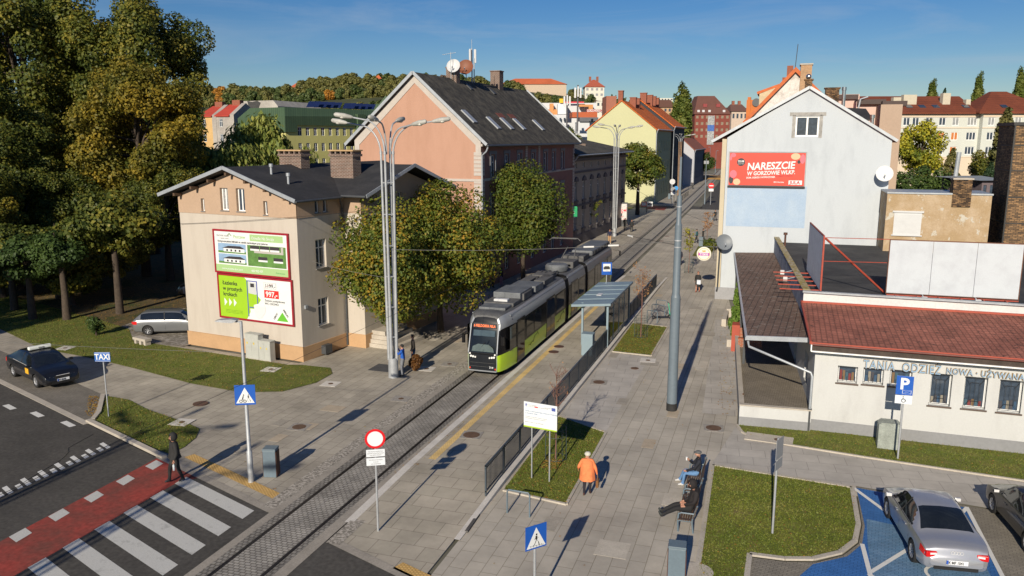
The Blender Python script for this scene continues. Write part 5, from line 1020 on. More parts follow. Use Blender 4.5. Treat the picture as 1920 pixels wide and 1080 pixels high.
m = MB(); wall(m, (0, 0), 0, U1, 0, ez_, hs_, d=.15, mi=0); wall(m, (U1, -1.2), 0, 14, 0, ez_, h2, d=.15, mi=0); wall(m, (U1, 0), R(-90), 1.2, 0, ez_, mi=0)
m.box(0, U1, -.08, 0, ez_ - 1.0, ez_ - .55, 1); m.box(U1, U1 + 14, -1.28, -1.2, ez_ - 1.0, ez_ - .55, 1)
for z in (rowsz[0] - 1.25, rowsz[2] - 1.3): m.box(0, U1, -.1, 0, z - .2, z, 1); m.box(U1, U1 + 14, -1.3, -1.2, z - .2, z, 1)
m.box(0, U1, -.02, 0, 0, rowsz[2] - 1.5, 1)
m.build('wall', [PG, PC], t)
rr = random.Random(3)
ORP = C('orange_blind', (.5, .17, .04), .5)
for (u0, u1, z0_, z1_) in hs_: window(t, (0, 0), 0, u0, z0_, u1 - u0, z1_ - z0_, d=.1, bars=1 if u1 - u0 < 1.6 else 2, t=.1, gm=rr.choice([GLASS, GLASS, GLASS, GLASSL, ORP]))
for (u0, u1, z0_, z1_) in h2: window(t, (U1, -1.2), 0, u0, z0_, u1 - u0, z1_ - z0_, d=.1, bars=1, t=.1, gm=rr.choice([GLASS, GLASSL]))
m = MB(); slab(m, (-8, -.7, ez_ - .1), (U1 - .6, -.7, ez_ - .1), (U1 - .6, 7, rz_), (-4, 7, rz_), .3); slab(m, (U1 - 1.2, -1.9, ez_ - .05), (U1 + 14, -1.9, ez_ - .05), (U1 + 8.6, 6.5, rz_ + .9), (U1 + 5.6, 6.5, rz_ + .9), .3)
slab(m, (U1 - 1.2, 8, ez_), (U1 - 1.2, -1.9, ez_), (U1 + 5.6, 6.5, rz_ + .9), (U1 + 5.6, 7.5, rz_ + .9), .3); slab(m, (U1 + 14, -1.9, ez_), (U1 + 14, 12, ez_), (U1 + 9, 8, rz_ + .8), (U1 + 8.6, 6.5, rz_ + .9), .3)
rf = m.build('roof', RB, t)
for (px, pyt, w_, hh_) in ((1792, 170, 1.5, 3.0), (1833, 182, .9, 1.8), (1722, 173, 2.6, .7), (1697, 178, 1.5, .6)):
 u, z = ha(px, pyt); m = MB(); m.box(u - w_ / 2, u + w_ / 2, 3.0, 4.2, z - hh_ - 2, z - .3); m.build('chimney', M('cream_chimney', (.50, .46, .36), .9, var=.08), rf)
for (px, py) in ((1713, 201), (1738, 201), (1764, 201), (1821, 200), (1884, 197)):
 u, z = ha(px, py); yy = 2.0 if px < 1840 else .2; sl_ = math.atan2(rz_ - ez_, 7.7); zz = ez_ - .1 + (yy + .7) * (rz_ - ez_ + .1) / 7.7 if px < 1840 else ez_ + (yy + 1.9) * (rz_ + .9 - ez_) / 8.4; m = MB(); m.obox((u, yy, zz + .06), (1.2, 1.3, .12), (math.atan2(rz_ - ez_, 7.7), 0, 0)); m.build('skylight', GLASS, rf)
# the town beyond
def wallbox(t, x0, x1, y0, y1, zt, mats, sidewin=(), frontwin=(), z0=0, name='wall'):
 """box house: front faces -Y, side faces +X; window rects in (u,z)"""
 m = MB(); wall(m, (x0, y0), 0, x1 - x0, z0, zt, frontwin, d=.15, mi=0); wall(m, (x1, y0), R(90), y1 - y0, z0, zt, sidewin, d=.15, mi=len(mats) - 1); wall(m, (x1, y1), R(180), x1 - x0, z0, zt, mi=0); wall(m, (x0, y1), R(-90), y1 - y0, z0, zt, mi=0)
 m.poly([(x0, y0, zt), (x1, y0, zt), (x1, y1, zt), (x0, y1, zt)], 0); o = m.build(name, mats, t)
 return o
YB_ = M('butter_plaster', (.52, .49, .19), .9, var=.04, scale=.2); OLV = M('yellow_side', (.60, .56, .20), .9, var=.05, scale=.2)
GR = MBrick('green_standing_seam', (.07, .115, .062), (.062, .105, .058), (.035, .06, .036), .65, 50, .05, dirt=.12, dscale=.2, bump=.6, offset=0, rough=.5)
t = thing('school_building', 'yellow school with a dark green standing seam mansard roof and solar panels', 'school', (0, 0, 0))
Y0 = 150; xa, zt_ = RY(425, 202, Y0); xb, _ = RY(533, 202, Y0); ze = RY(500, 248, Y0)[1]
L_ = 40
fl = [RX(600, p, xb)[1] for p in (0,)]
zt2 = zt_; rows_ = [(ze - .2 - 1.1, 0)]
ze2 = ze + 1.2
side = []
for (zc, hh_) in ((ze2 - 1.0, 1.9), (ze2 - 4.4, 1.9), (ze2 - 7.8, 1.9)):
 for i in range(15):
  if i in (8,): continue
  side.append((3.5 + i * 2.3, 3.5 + i * 2.3 + 1.1, zc - .9, zc + .9))
wallbox(t, xa + .5, xb, Y0, Y0 + L_, ze2 + .8, [YB_, OLV], side)
for (u0, u1, z0_, z1_) in side: window(t, (xb, Y0), R(90), u0, z0_, u1 - u0, z1_ - z0_, d=.08, bars=1, hbar=.6)
m = MB()
m.add([(xa, Y0 - .4, ze), (xb + .4, Y0 - .4, ze), (xb - .9, Y0 + .9, zt_ + .0), (xa + 2.6, Y0 + .9, zt_ - .0), (xa, Y0 - .4, zt_ - 2.2), (xb + .5, Y0 - .4, zt_ - 1.9)], [(0, 1, 5, 4), (4, 5, 2, 3)])
m.add([(xb + .4, Y0 - .4, ze), (xb + .4, Y0 + 3, ze), (xb + .4, Y0 + 3, ze2 + .3), (xb + .4, Y0 + L_, ze2 + .3), (xb + .5, Y0 + L_, zt_ - 1.2), (xb + .5, Y0 - .4, zt_ - 1.9), (xb - .9, Y0 + .9, zt_), (xb - .9, Y0 + L_, zt_ + .2)], [(0, 1, 2, 3, 4, 5), (5, 4, 7, 6)])
m.add([(xa + 2.6, Y0 + .9, zt_), (xb - .9, Y0 + .9, zt_), (xb - .9, Y0 + L_, zt_ + .2), (xa + 2.6, Y0 + L_, zt_ + .2)], [(0, 1, 2, 3)])
m.add([(xa, Y0 - .4, ze), (xa, Y0 - .4, zt_ - 2.2), (xa + 2.6, Y0 + .9, zt_), (xa + 2.6, Y0 + L_, zt_), (xa, Y0 + L_, ze)], [(0, 1, 2, 3, 4)])
m.box(xb - .1, xb + .9, Y0 + 21.5, Y0 + 24.3, ze2 - 2.4, zt_ - 1)
rf = m.build('roof', GR, t)
for k in range(9):
 if k == 4: continue
 x, y = xb - 2.6, Y0 + 11 + k * 2.3; MB().obox((x, y, zt_ + 1.0), (2.9, 1.9, .06), (R(42), 0, R(20))).build('solar_panel', M('solar_cells', (.012, .02, .07), .15, var=.2, spec=.8), rf)
x0, z0_ = RY(636, 232, 185); x1, zt3 = RY(722, 190, 185); x0 -= 7.5; x1 -= 4
fw_w = [(1.2 + i * 3.6, 2.6 + i * 3.6, z, z + 2.2) for i in range(3) for z in (zt3 - 6.2, zt3 - 10.2, zt3 - 14)]
wallbox(t, x0 + 2.4, x1 + 3, 185, 200, zt3 - 3.6, [M('butter_wing', (.60, .56, .26), .9, var=.04)], (), fw_w, name='wing_wall')
for (u0, u1, a_, b_) in fw_w: window(t, (x0 + 2.4, 185), 0, u0, a_, u1 - u0, b_ - a_, d=.08, gm=M('teal_glass', (.03, .12, .13), .1, var=.3))
m = MB(); m.add([(x0 + 2, 184.5, zt3 - 3.9), (x1 + 3.5, 184.5, zt3 - 3.9), (x1 + 3.5, 188, zt3 - .5), (x0 + 4, 188, zt3 - .5), (x1 + 3.5, 200, zt3 - .4), (x0 + 4, 200, zt3 - .4), (x0 + 2, 200, zt3 - 3.9)], [(0, 1, 2, 3), (3, 2, 4, 5), (0, 3, 5, 6)])
m.add([(x0 + 9, 186, zt3 - 1), (x0 + 10, 188, zt3 + 1.6), (x0 + 12, 189, zt3 - .4)], [(0, 1, 2)]); m.build('wing_roof', GR, t)
pa_ = R(-14); t.rotation_euler.z = pa_; t.location = (xb - math.cos(pa_) * xb + math.sin(pa_) * Y0, Y0 - math.sin(pa_) * xb - math.cos(pa_) * Y0, 0)
RT = M('red_tiles_far', (.42, .05, .03), .85, var=.1, scale=.5)
OCH = M('ochre_front', (.55, .36, .15), .9, var=.1, scale=.3); GYW = MPatch('grey_stained_wall', (.40, .37, .33), (.28, .26, .24), .4, .65, .3, fine=.1)
for lab, pa, pb, pyt, pye, mt, Yk, px2 in (('narrow ochre tenement with red roof left of the green roofed school', 374, 397, 199, 218, OCH, 168, 407), ('narrow beige tenement with red roof adjoining the green roofed school', 405, 430, 196, 217, GYW, 163, 437)):
 t = thing('tenement_house', lab, 'house', (0, 0, 0)); xa, zt_ = RY(pa, pye, Yk); xb, _ = RY(pb, pye, Yk); zr = RY(pb, pyt, Yk + 5)[1]
 fwn = [(u, u + .95, z, z + 1.9) for u in (.8, 3.0, 5.4 if xb - xa > 6 else 4.6) for z in (zt_ - 2.6, zt_ - 6.2, zt_ - 9.8, zt_ - 13.2) if u + 1 < xb - xa]
 wallbox(t, xa, xb, Yk, Yk + 10, zt_, [mt, GYW], (), fwn)
 for (u0, u1, a_, b_) in fwn: window(t, (xa, Yk), 0, u0, a_, u1 - u0, b_ - a_, d=.08, hbar=.65)
 m = MB(); slab(m, (xa - .3, Yk - .4, zt_), (xb + .1, Yk - .4, zt_), (xb + .1, Yk + 5, zr), (xa + .2, Yk + 5, zr), .2); slab(m, (xb + .1, Yk + 10, zt_), (xa - .3, Yk + 10, zt_), (xa + .2, Yk + 5, zr), (xb + .1, Yk + 5, zr), .2); rf = m.build('roof', RT, t)
 m = MB(); m.ext([(Yk, 0), (Yk + 10, 0), (Yk + 10, zt_), (Yk + 5, zr + .3), (Yk, zt_ + .2)], xb, xb + 1.2, 'x'); m.build('party_wall', GYW, t); m = MB(); m.box(xb - 2.4, xb - .2, Yk + 4.5, Yk + 6, zr - .5, zr + 1.0); m.build('chimney', _mats['red_brick_flat'], rf)
t = thing('factory_building', 'long grey concrete building with a soot stain showing above the green school roof', 'building', (0, 0, 0))
xa, za = RY(438, 190, 215); xb, zb_ = RY(521, 199, 215); x1, z1_ = RY(447, 190, 215); x2, z2 = RY(512, 188, 215)
m = MB(); m.ext([(xa, 0), (xb, 0), (xb, zb_), (x2, z2), (x1, z1_), (xa, zb_)], 215, 240, 'y'); m.build('wall', MPatch('sooty_concrete', (.42, .40, .36), (.33, .31, .28), .4, .6, .3), t); xs, zs = RY(475, 194, 214.9); m = MB(); m.ext([(xs - 1.5, zs - 2), (xs + 1.5, zs - 2), (xs + 2.6, zs + .2), (xs + 1.5, zs + .8), (xs - .4, zs + .5), (xs - 2.2, zs + .8)], 214.9, 214.95, 'y'); m.build('soot_stain', C('soot', (.05, .05, .05), .9, .3), t)
t = thing('price_pylon', 'tall white sign pylon with an orange square emblem far left on the skyline', 'sign pylon', (0, 0, 0))
x0, z0_ = RY(363, 215, 400); x1, zt_ = RY(378, 178, 400); m = MB(); m.box(x0, x1, 400, 402, 0, zt_); m.build('pylon', LG, t); m = MB(); a_ = RY(366, 183, 399.8); b_ = RY(375, 191, 399.8); m.box(a_[0], b_[0], 399.7, 399.9, b_[1], a_[1]); m.build('orange_emblem', C('sign_orange', (.7, .3, .02)), t)
m = MB(); a_ = RY(367, 197, 399.8); b_ = RY(374, 203, 399.8); m.box(a_[0], b_[0], 399.7, 399.9, b_[1], a_[1]); m.build('red_line', C('sign_red2', (.6, .12, .15)), t)
def farblock(label, pa, pb, pyt, pyb, d, mat, roof=None, rh=0, wn=0, name='apartment_block', cat='apartment block', hip=0, dep=12, g=None, wrows=2, chim=0, wm=None):
 xa, ya, zt_ = DD(pa, pyt, d); xb, yb, _ = DD(pb, pyt, d); zb_ = DD(pa, pyb, d)[2]; w = math.hypot(xb - xa, yb - ya); an = math.atan2(yb - ya, xb - xa)
 t = thing(name, label, cat, (xa, ya, zb_), an, g); H_ = zt_ - zb_; m = MB()
 hs_ = []
 if wn:
  rh_ = H_ / wrows
  for i in range(wn):
   for j in range(wrows): u = w * (i + .5) / wn; ww2 = min(1.5, w / wn * .5); hs_.append((u - ww2 / 2, u + ww2 / 2, j * rh_ + rh_ * .32, j * rh_ + rh_ * .78))
 wall(m, (0, 0), 0, w, 0, H_, hs_, d=.2); wall(m, (w, 0), R(90), dep, 0, H_); wall(m, (w, dep), R(180), w, 0, H_); wall(m, (0, dep), R(-90), dep, 0, H_); m.poly([(0, 0, H_), (w, 0, H_), (w, dep, H_), (0, dep, H_)])
 m.box(0, w, 0.01, dep, -25, 0); m.build('wall', mat, t)
 for (u0, u1, a_, b_) in hs_: MB().box(u0, u1, .1, .13, a_, b_).build('window', wm or GLASS, t)
 if roof:
  m = MB(); o = .6; m.add([(-o, -o, H_), (w + o, -o, H_), (w + o, dep + o, H_), (-o, dep + o, H_), (hip, dep / 2, H_ + rh), (w - hip, dep / 2, H_ + rh)], [(0, 1, 5, 4), (1, 2, 5), (2, 3, 4, 5), (3, 0, 4), (3, 2, 1, 0)]); rf = m.build('roof', roof, t)
  for k in range(chim): x = w * (k + .8) / (chim + .6); m = MB(); m.box(x - .6, x + .6, dep / 2 - .6, dep / 2 + .6, H_ + rh - 1, H_ + rh + 1.6); m.build('chimney', _mats['red_brick_flat'], rf)
 return t
bw_ = C('blue_white_block', (.34, .44, .55), .8, .1)
for k, (a_, b_, c_) in enumerate(((336, 345, 186), (346, 352, 184), (353, 360, 180), (379, 384, 182))): farblock(['pale blue tower block at the edge of the left trees', 'pale blue tower block left of the sign pylon, middle one', 'taller pale blue tower block just left of the sign pylon', 'pale blue tower block just right of the sign pylon'][k], a_, b_, c_, 205, 900, bw_, g='tower blocks on the skyline', wn=3, wrows=5)
ORR = M('orange_roof_far', (.50, .12, .045), .85, var=.12, scale=.2); WHF = M('white_wall_far', (.62, .60, .52), .9, var=.04)
farblock('long orange roofed hospital on the wooded hill', 938, 1062, 158, 175, 480, M('cream_far', (.5, .4, .3), .9), ORR, 3.8, 0, 'hospital_building', 'building', hip=9, dep=14)
farblock('white four storey villa with red hipped roof on the hill', 1097, 1133, 163, 183, 430, WHF, M('red_hip', (.36, .09, .05), .85, var=.12), 4.2, 4, 'hill_house', 'house', hip=4.5, dep=12, wrows=2, chim=2, wm=M('grey_pane_far', (.25, .26, .28), .4))
farblock('orange pointed roof house among the hill trees', 693, 722, 158, 170, 430, WHF, ORR, 5.2, 0, 'hill_house', 'house', hip=4, dep=9)
farblock('orange red roofed house right behind the salmon roof', 968, 1010, 193, 206, 300, M('brick_far', (.35, .13, .08), .9), M('red_far', (.45, .08, .04), .85, var=.1), 3.6, 0, 'town_house', 'house', hip=3.5, dep=10)
farblock('small orange roofed house among trees on the left hill', 545, 562, 164, 170, 430, WHF, ORR, 2.6, 0, 'hill_house', 'house', hip=2, dep=9)
MW = M('mall_white', (.56, .58, .60), .8, var=.04); MO = M('mall_orange', (.55, .25, .09), .8, var=.05); MT = M('mall_terracotta', (.42, .10, .035), .8, var=.06)
mall = farblock('white and orange shopping centre with roof lettering behind the salmon house', 996, 1118, 193, 235, 290, MW, None, 0, 0, 'shopping_centre', 'shopping centre', dep=40)
def mallpart(name, pa, pb, pyt, pyb, mat, d=288, dep=6):
 xa, ya, zt_ = DD(pa, pyt, d); xb, yb, _ = DD(pb, pyt, d); zb_ = DD(pa, pyb, d)[2]; L0 = mall.location; w = math.hypot(xb - xa, yb - ya); c, s_ = math.cos(mall.rotation_euler.z), math.sin(mall.rotation_euler.z)
 dx, dy = xa - L0.x, ya - L0.y; u, v = c * dx + s_ * dy, -s_ * dx + c * dy; return MB().box(u, u + w, v, v + dep, zb_ - L0.z, zt_ - L0.z).build(name, mat, mall), (u, v, w, zb_ - L0.z, zt_ - L0.z)
for a_, b_, c_, d_ in ((1002, 1010, 194, 225), (1031, 1038, 194, 210), (1019, 1044, 205, 213), (1017, 1045, 207, 218), (1086, 1112, 196, 200), (1104, 1112, 198, 235)): mallpart('orange_panel', a_, b_, c_, d_, MO, 287 if a_ in (1019,) else 286, 3)
mallpart('white_bay', 1046, 1064, 195, 214, M('mall_pale', (.62, .64, .66), .8), 284, 4); mallpart('lower_wing', 1020, 1064, 215, 240, MW, 270, 15); mallpart('terracotta_roof', 1073, 1120, 210, 220, MT, 262, 12); mallpart('grey_roof', 1087, 1122, 220, 228, M('mall_slate', (.12, .125, .14), .8), 255, 12); mallpart('white_block', 1084, 1122, 228, 250, MW, 256, 12)
for i in range(5): mallpart('window', 1025 + i * 8, 1028.5 + i * 8, 221, 227, GLASS, 269, .5)
_, (u, v, w, zb_, zt_) = mallpart('sign_band', 1100, 1136, 205, 210, C('sign_band_red', (.35, .04, .03)), 265, .5)
text('GORZOWSKIE CENTRUM', 1.05, wht, mall, (u + .1, v - .1, zb_ + .1), UP, bold=.02, sx=.62)
mallpart('yellow_emblem', 1049, 1056, 185, 193, C('sign_yellow', (.75, .42, .01)), 288, .5); mallpart('red_lettering', 1057, 1095, 190.5, 193, C('sign_red3', (.6, .02, .05)), 288, .5)
for k, (px, pyt, pyb, d) in enumerate(((1063, 176, 212, 235), (1083, 160, 207, 235))):
 x, y, z = DD(px, pyb, d); zt_ = DD(px, pyt, d)[2]; a = thing('radio_mast', ['shorter of two antenna masts before the shopping centre', 'taller of two antenna masts before the shopping centre'][k], 'antenna mast', (x, y, z - 6)); h_ = zt_ - z + 6
 m = MB(); m.cyl((0, 0, 0), (0, 0, h_), .25); m.build('mast', M('dark_mast', (.10, .10, .11), .6), a)
 for j in range(4): an = j * 1.57 + .3; MB().obox((.8 * math.cos(an), .8 * math.sin(an), h_ - 2.2 + (j % 2) * .3), (.5, .4, 2.9), (0, 0, an)).build('antenna_panel', LG, a)
farblock('red brick windowless block left of the lemon yellow house ridge', 1137, 1156, 180, 260, 215, M('brick_tower', (.33, .13, .085), .9, var=.1, scale=.3), None, 0, 0, 'brick_block', 'building', dep=10)
MBK = M('mill_brick', (.20, .05, .035), .9, var=.12, scale=.4); MRF = M('mill_roof', (.13, .055, .042), .9, var=.08, scale=.3)
mill = farblock('tall red brick mill with mansard roof at the end of the street', 1303, 1369, 214, 262, 330, MBK, None, 0, 7, 'brick_mill', 'mill', dep=16, wrows=4, wm=M('mill_pane', (.25, .2, .14), .4, var=.3))
wM = math.hypot(DD(1369, 214, 330)[0] - DD(1303, 214, 330)[0], DD(1369, 214, 330)[1] - DD(1303, 214, 330)[1]); hM = DD(1303, 214, 330)[2] - DD(1303, 262, 330)[2]; rh_ = DD(1330, 179, 330)[2] - DD(1303, 214, 330)[2]
m = MB(); m.add([(-.5, -.5, hM), (wM + .5, -.5, hM), (wM + .5, 16.5, hM), (-.5, 16.5, hM), (2.0, 5, hM + rh_), (wM * .62, 5, hM + rh_), (wM * .62, 12, hM + rh_), (2, 12, hM + rh_)], [(0, 1, 5, 4), (1, 2, 6, 5), (2, 3, 7, 6), (3, 0, 4, 7), (4, 5, 6, 7)]); rf = m.build('roof', MRF, mill)
for u in (3.6, 9): MB().box(u, u + 1.6, 1.3, 3, hM + 2.9, hM + 4.2).build('dormer', M('dormer_red', (.26, .05, .05)), rf)
for u in (1.0, 3, 5.5, 11.5): MB().box(u, u + 1.0, .1, 1.2, hM + .8, hM + 1.7).build('skylight', LG, rf)
bn = MB().box(5.4, 8.2, -.1, -.02, -2, hM - .6).build('advert_banner', C('banner_grey', (.35, .36, .36), .7, .5), mill); MB().box(5.4, 8.2, -.14, -.11, 3.5, 6).build('blue_stripe', C('banner_blue', (.05, .13, .4), .6, .2), bn)
farblock('low brown roofed houses between lemon house and poplar', 1236, 1268, 201, 225, 300, M('tan_far', (.45, .3, .18), .9), M('brown_far_roof', (.15, .07, .045), .9, var=.1), 3, 4, 'town_house', 'house', hip=1, dep=14, wrows=2)
farblock('brown roofed terrace with cream walls right of the mill', 1372, 1402, 209, 228, 380, M('cream_far2', (.52, .42, .34), .9), M('brown_far_roof2', (.14, .07, .055), .9, var=.1), 3.6, 4, 'town_house', 'house', hip=1, dep=14, wrows=1, chim=2)
farblock('low white block behind the mill roofs on the skyline', 1228, 1262, 184, 196, 420, WHF, None, 0, 6, 'apartment_block', 'apartment block', dep=12)
farblock('white house with dark upper windows left of the lemon roof', 1118, 1142, 190, 215, 330, WHF, None, 0, 3, 'town_house', 'house', dep=10, wrows=2)
farblock('dark garage block with strip windows behind the ochre wall', 1842, 1880, 338, 380, 85, M('garage_mauve', (.14, .11, .12), .9), M('garage_roof', (.25, .28, .3), .7), .3, 3, 'garage', 'garage', dep=8, wrows=1)
def hillmesh():
 bm_ = MB(); rows_ = []
 prof = [(250, 190), (330, 192), (390, 186), (440, 184), (500, 182), (560, 180), (620, 172), (700, 166), (760, 166), (860, 166), (940, 170), (1010, 178), (1080, 186), (1130, 192), (1200, 199), (1300, 203), (1420, 206), (1560, 212), (1760, 216), (1960, 214), (2200, 214)]
 V = [];
 for d, f in ((240, 0), (300, .30), (380, .68), (440, .95), (480, 1), (640, .7)):
  row = []
  for px, py in prof:
   z = DD(px, py, 470)[2] + 1; x, y, _ = DD(px, 300, d); row.append((x, y, -.3 + (z + .3) * f * (1 if px < 1150 or f > .9 else .0)))
  V.append(row)
 n = len(prof)
 flat_ = [p for r_ in V for p in r_]
 bm_.add(flat_, [(i * n + j, i * n + j + 1, (i + 1) * n + j + 1, (i + 1) * n + j) for i in range(len(V) - 1) for j in range(n - 1)])
 return bm_, V
hm, HV = hillmesh(); struct('hills', hm, M('wooded_slope', (.05, .06, .022), .95, var=.4, scale=.03, var2=.35), smooth=True)
def hillz(px, d):
 prof = [(250, 190), (330, 192), (390, 186), (440, 184), (500, 182), (560, 180), (620, 172), (700, 166), (760, 166), (860, 166), (940, 170), (1010, 178), (1080, 186), (1130, 192), (1200, 199), (1300, 203), (1420, 206), (1560, 212), (1760, 216), (1960, 214), (2200, 214)]
 F = [(240, 0), (300, .3), (380, .68), (440, .95), (480, 1), (640, .7)]
 for (a, b), (c, e) in zip(prof, prof[1:]):
  if a <= px <= c: py = b + (e - b) * (px - a) / (c - a)
 for (a, b), (c, e) in zip(F, F[1:]):
  if a <= d <= c: f = b + (e - b) * (d - a) / (c - a)
 return -.3 + (DD(px, py, 470)[2] + 1.3) * f * (1 if px < 1150 or f > .9 else 0)
# trees
def leafcloud(P_, N_, size, rnd, hang=False, asp=.7):
 """one four-cornered leaf (or leaf spray) per point, facing N_ roughly"""
 n = len(P_); N = N_ + rnd.normal(0, .75, (n, 3)); N /= np.linalg.norm(N, axis=1)[:, None] + 1e-9
 A = rnd.normal(0, 1, (n, 3))
 if hang: A = np.c_[rnd.normal(0, .15, n), rnd.normal(0, .15, n), -np.ones(n)]
 U = A - N * np.sum(A * N, axis=1)[:, None]; U /= np.linalg.norm(U, axis=1)[:, None] + 1e-9; Vv = np.cross(N, U)
 s = (size * rnd.uniform(.6, 1.3, n))[:, None]; q = np.zeros((n, 4, 3))
 k = 2.4 if hang else 1
 q[:, 0] = P_ - U * s * k; q[:, 1] = P_ + Vv * s * asp + N * s * .25; q[:, 2] = P_ + U * s * k; q[:, 3] = P_ - Vv * s * asp + N * s * .25
 return q.reshape(-1, 3)
def crown(seed, r, n, leaf, nb=28, kind='round', blob=.32, fill=.25, gap=.0):
 """leaves gathered in clumps spread through an uneven crown of radii r"""
 rnd = np.random.default_rng(seed); C_ = []; Rb = []
 while len(C_) < nb:
  d = rnd.normal(0, 1, 3); d /= np.linalg.norm(d); rad = rnd.uniform(.35, 1) ** .5 * (1 - blob * .75)
  p = d * rad
  if kind == 'linden':
   if p[2] < -.75: continue
   k = 1 - .45 * max(0, p[2]) ** 1.5 ; p[0] *= k; p[1] *= k
  if kind == 'poplar':
   k = (1 - .75 * max(0, p[2])) * .9; p[0] *= k; p[1] *= k
  if kind == 'cone': z = rnd.uniform(-1, .92); k = (1 - z) / 2 * .95; a = rnd.uniform(0, 6.28); q = rnd.uniform(.3, 1) ** .5; p = np.array([math.cos(a) * k * q, math.sin(a) * k * q, z])
  C_.append(p); Rb.append(blob * rnd.uniform(.6, 1.25) * (1 if kind != 'cone' else .25 + .5 * (1 - p[2]) / 2))
 C_ = np.array(C_); Rb = np.array(Rb); w = Rb ** 2; w /= w.sum()
 idx = rnd.choice(nb, n, p=w); D = rnd.normal(0, 1, (n, 3)); D /= np.linalg.norm(D, axis=1)[:, None]
 rr = np.where(rnd.random(n) < fill, rnd.uniform(.2, 1, n), rnd.normal(.93, .10, n))
 flat_ = np.array([1, 1, .75]) if kind != 'poplar' else np.array([1, 1, 1.5])
 P_ = C_[idx] + D * (Rb[idx] * rr)[:, None] * flat_
 P_ = P_ * np.array(r)[None, :]; N_ = D * .9 + P_ / np.array(r)[None, :] * .5 + np.array([0, 0, .35])
 if kind == 'willow':
  m_ = rnd.random(n) < .75; P_[m_, 2] -= rnd.uniform(0, 1, m_.sum()) * r[2] * .9 * np.clip(np.linalg.norm(P_[m_, :2], axis=1) / r[0], 0, 1)
  P_[:, 2] = np.maximum(P_[:, 2], -r[2] * 1.05)
  return leafcloud(P_, N_, leaf, rnd, hang=True, asp=.8), C_ * np.array(r)
 return leafcloud(P_, N_, leaf, rnd), C_ * np.array(r)
BARK = M('bark', (.07, .052, .038), .95, var=.3, scale=4, bump=.6); BARKP = M('pale_bark', (.22, .20, .17), .9, var=.3, scale=4, bump=.4)
def trunk_mesh(h0, h1, r0, tips, bark, seed=0, name='trunk', k=10):
 rnd = random.Random(seed); m = MB(); top = Vector((rnd.uniform(-.2, .2), rnd.uniform(-.2, .2), h0 + (h1 - h0) * .55)); m.tube([(0, 0, -.1), (rnd.uniform(-.05, .05), 0, h0 * .6), (0, 0, h0), top, (top.x * 1.3, top.y * 1.3, h1 * .92)], [r0 * 1.35, r0, r0 * .85, r0 * .5, r0 * .12], 9)
 tips = list(tips); rnd.shuffle(tips)
 for t_ in tips[:k]:
  t_ = Vector(t_); s = Vector((0, 0, h0 + rnd.uniform(0, .5) * (h1 - h0))); s.z = min(s.z, t_.z - .1) if t_.z > h0 else h0 * .95; mid = s.lerp(t_, .5) + Vector((0, 0, abs(t_.z - s.z) * .15 + .1)); m.tube([s, mid, t_], [r0 * .35, r0 * .2, r0 * .06], 6)
 return m.mesh(name, bark, smooth=60)
def tree(label, loc, cr, h, r, leafmat, cz=None, r0=.18, bark=None, seed=0, group=None, name='linden_tree', cat='tree', rz=0, trunkh=None):
 """cr=(verts array, clump centres); h = height of crown centre"""
 t = thing(name, label, cat, loc, rz, group); V, C_ = cr
 me = rawmesh('crown', V + np.array([0, 0, h]), 4, leafmat); obj('crown', me, t)
 tips = [(c[0], c[1], c[2] + h) for c in C_]; obj('trunk', trunk_mesh(trunkh or max(.5, h - r[2] * .8), h + r[2], r0, tips, bark or BARK, seed), t); return t
LM = MLeaf('linden_leaves', [(.05, .09, .016), (.10, .145, .022), (.19, .20, .028), (.40, .26, .03), (.56, .25, .03)], fac=(.36, .78), scale=.7, vary=.5)
LMg = MLeaf('linden_leaves_greener', [(.05, .09, .016), (.09, .13, .02), (.17, .18, .028), (.42, .25, .03)], fac=(.36, .75), scale=.55, vary=.5)
a = crown(1, (4.2, 4.2, 4.1), 30000, .095, 60, 'linden', .34, fill=.3)
tree('green and gold linden tree left of the lamp cluster beside the cream house', (-21.3, 42.2, 0), a, 5.1, (3.6, 3.6, 3.8), LM, seed=1, group='lindens along the street')
a = crown(2, (4.6, 4.6, 4.6), 38000, .095, 66, 'linden', .33, fill=.3)
tree('large green and gold linden tree right of the lamp cluster and nearest the tram', (-20.1, 46.6, 0), a, 5.7, (4.2, 4.2, 4.3), LM, seed=2, group='lindens along the street')
a = crown(3, (3.9, 3.9, 5.0), 26000, .11, 60, 'linden', .34, fill=.3)
tree('linden tree in front of the rose street front of the salmon house', (-20.4, 65.5, 0), a, 6.4, (4, 4, 4.5), LMg, seed=3, group='lindens along the street')
a = crown(4, (4.2, 4.2, 4.2), 9000, .2, 40, 'linden', .33, fill=.3)
tree('round green linden on a tall dark trunk before the lemon yellow house', (-21.3, 131.5, 0), a, 7.9, (4, 4, 4.2), LMg, seed=4, r0=.28, group='lindens along the street')
PK = MLeaf('park_leaves', [(.035, .055, .012), (.07, .095, .018), (.14, .15, .024), (.26, .22, .03), (.38, .28, .035)], fac=(.36, .68), scale=.22, vary=.45, trans=.3)
PKy = MLeaf('park_leaves_yellow', [(.06, .075, .015), (.13, .13, .02), (.25, .20, .026), (.42, .29, .032)], fac=(.3, .6), scale=.25, vary=.45, trans=.35)
PKg = MLeaf('park_leaves_green', [(0.033, 0.063, 0.018), (0.0675, 0.112, 0.027), (0.12, 0.165, 0.033)], fac=(.36, .7), scale=.3, vary=.5, trans=.3)
big = [crown(20, (8.5, 8.5, 11), 66000, .165, 110, 'round', .19, fill=.25), crown(21, (8.0, 8.0, 11), 30000, .22, 80, 'poplar', .22, fill=.25), crown(22, (7.5, 7.5, 9), 52000, .16, 90, 'round', .20, fill=.25)]
bigm = {}
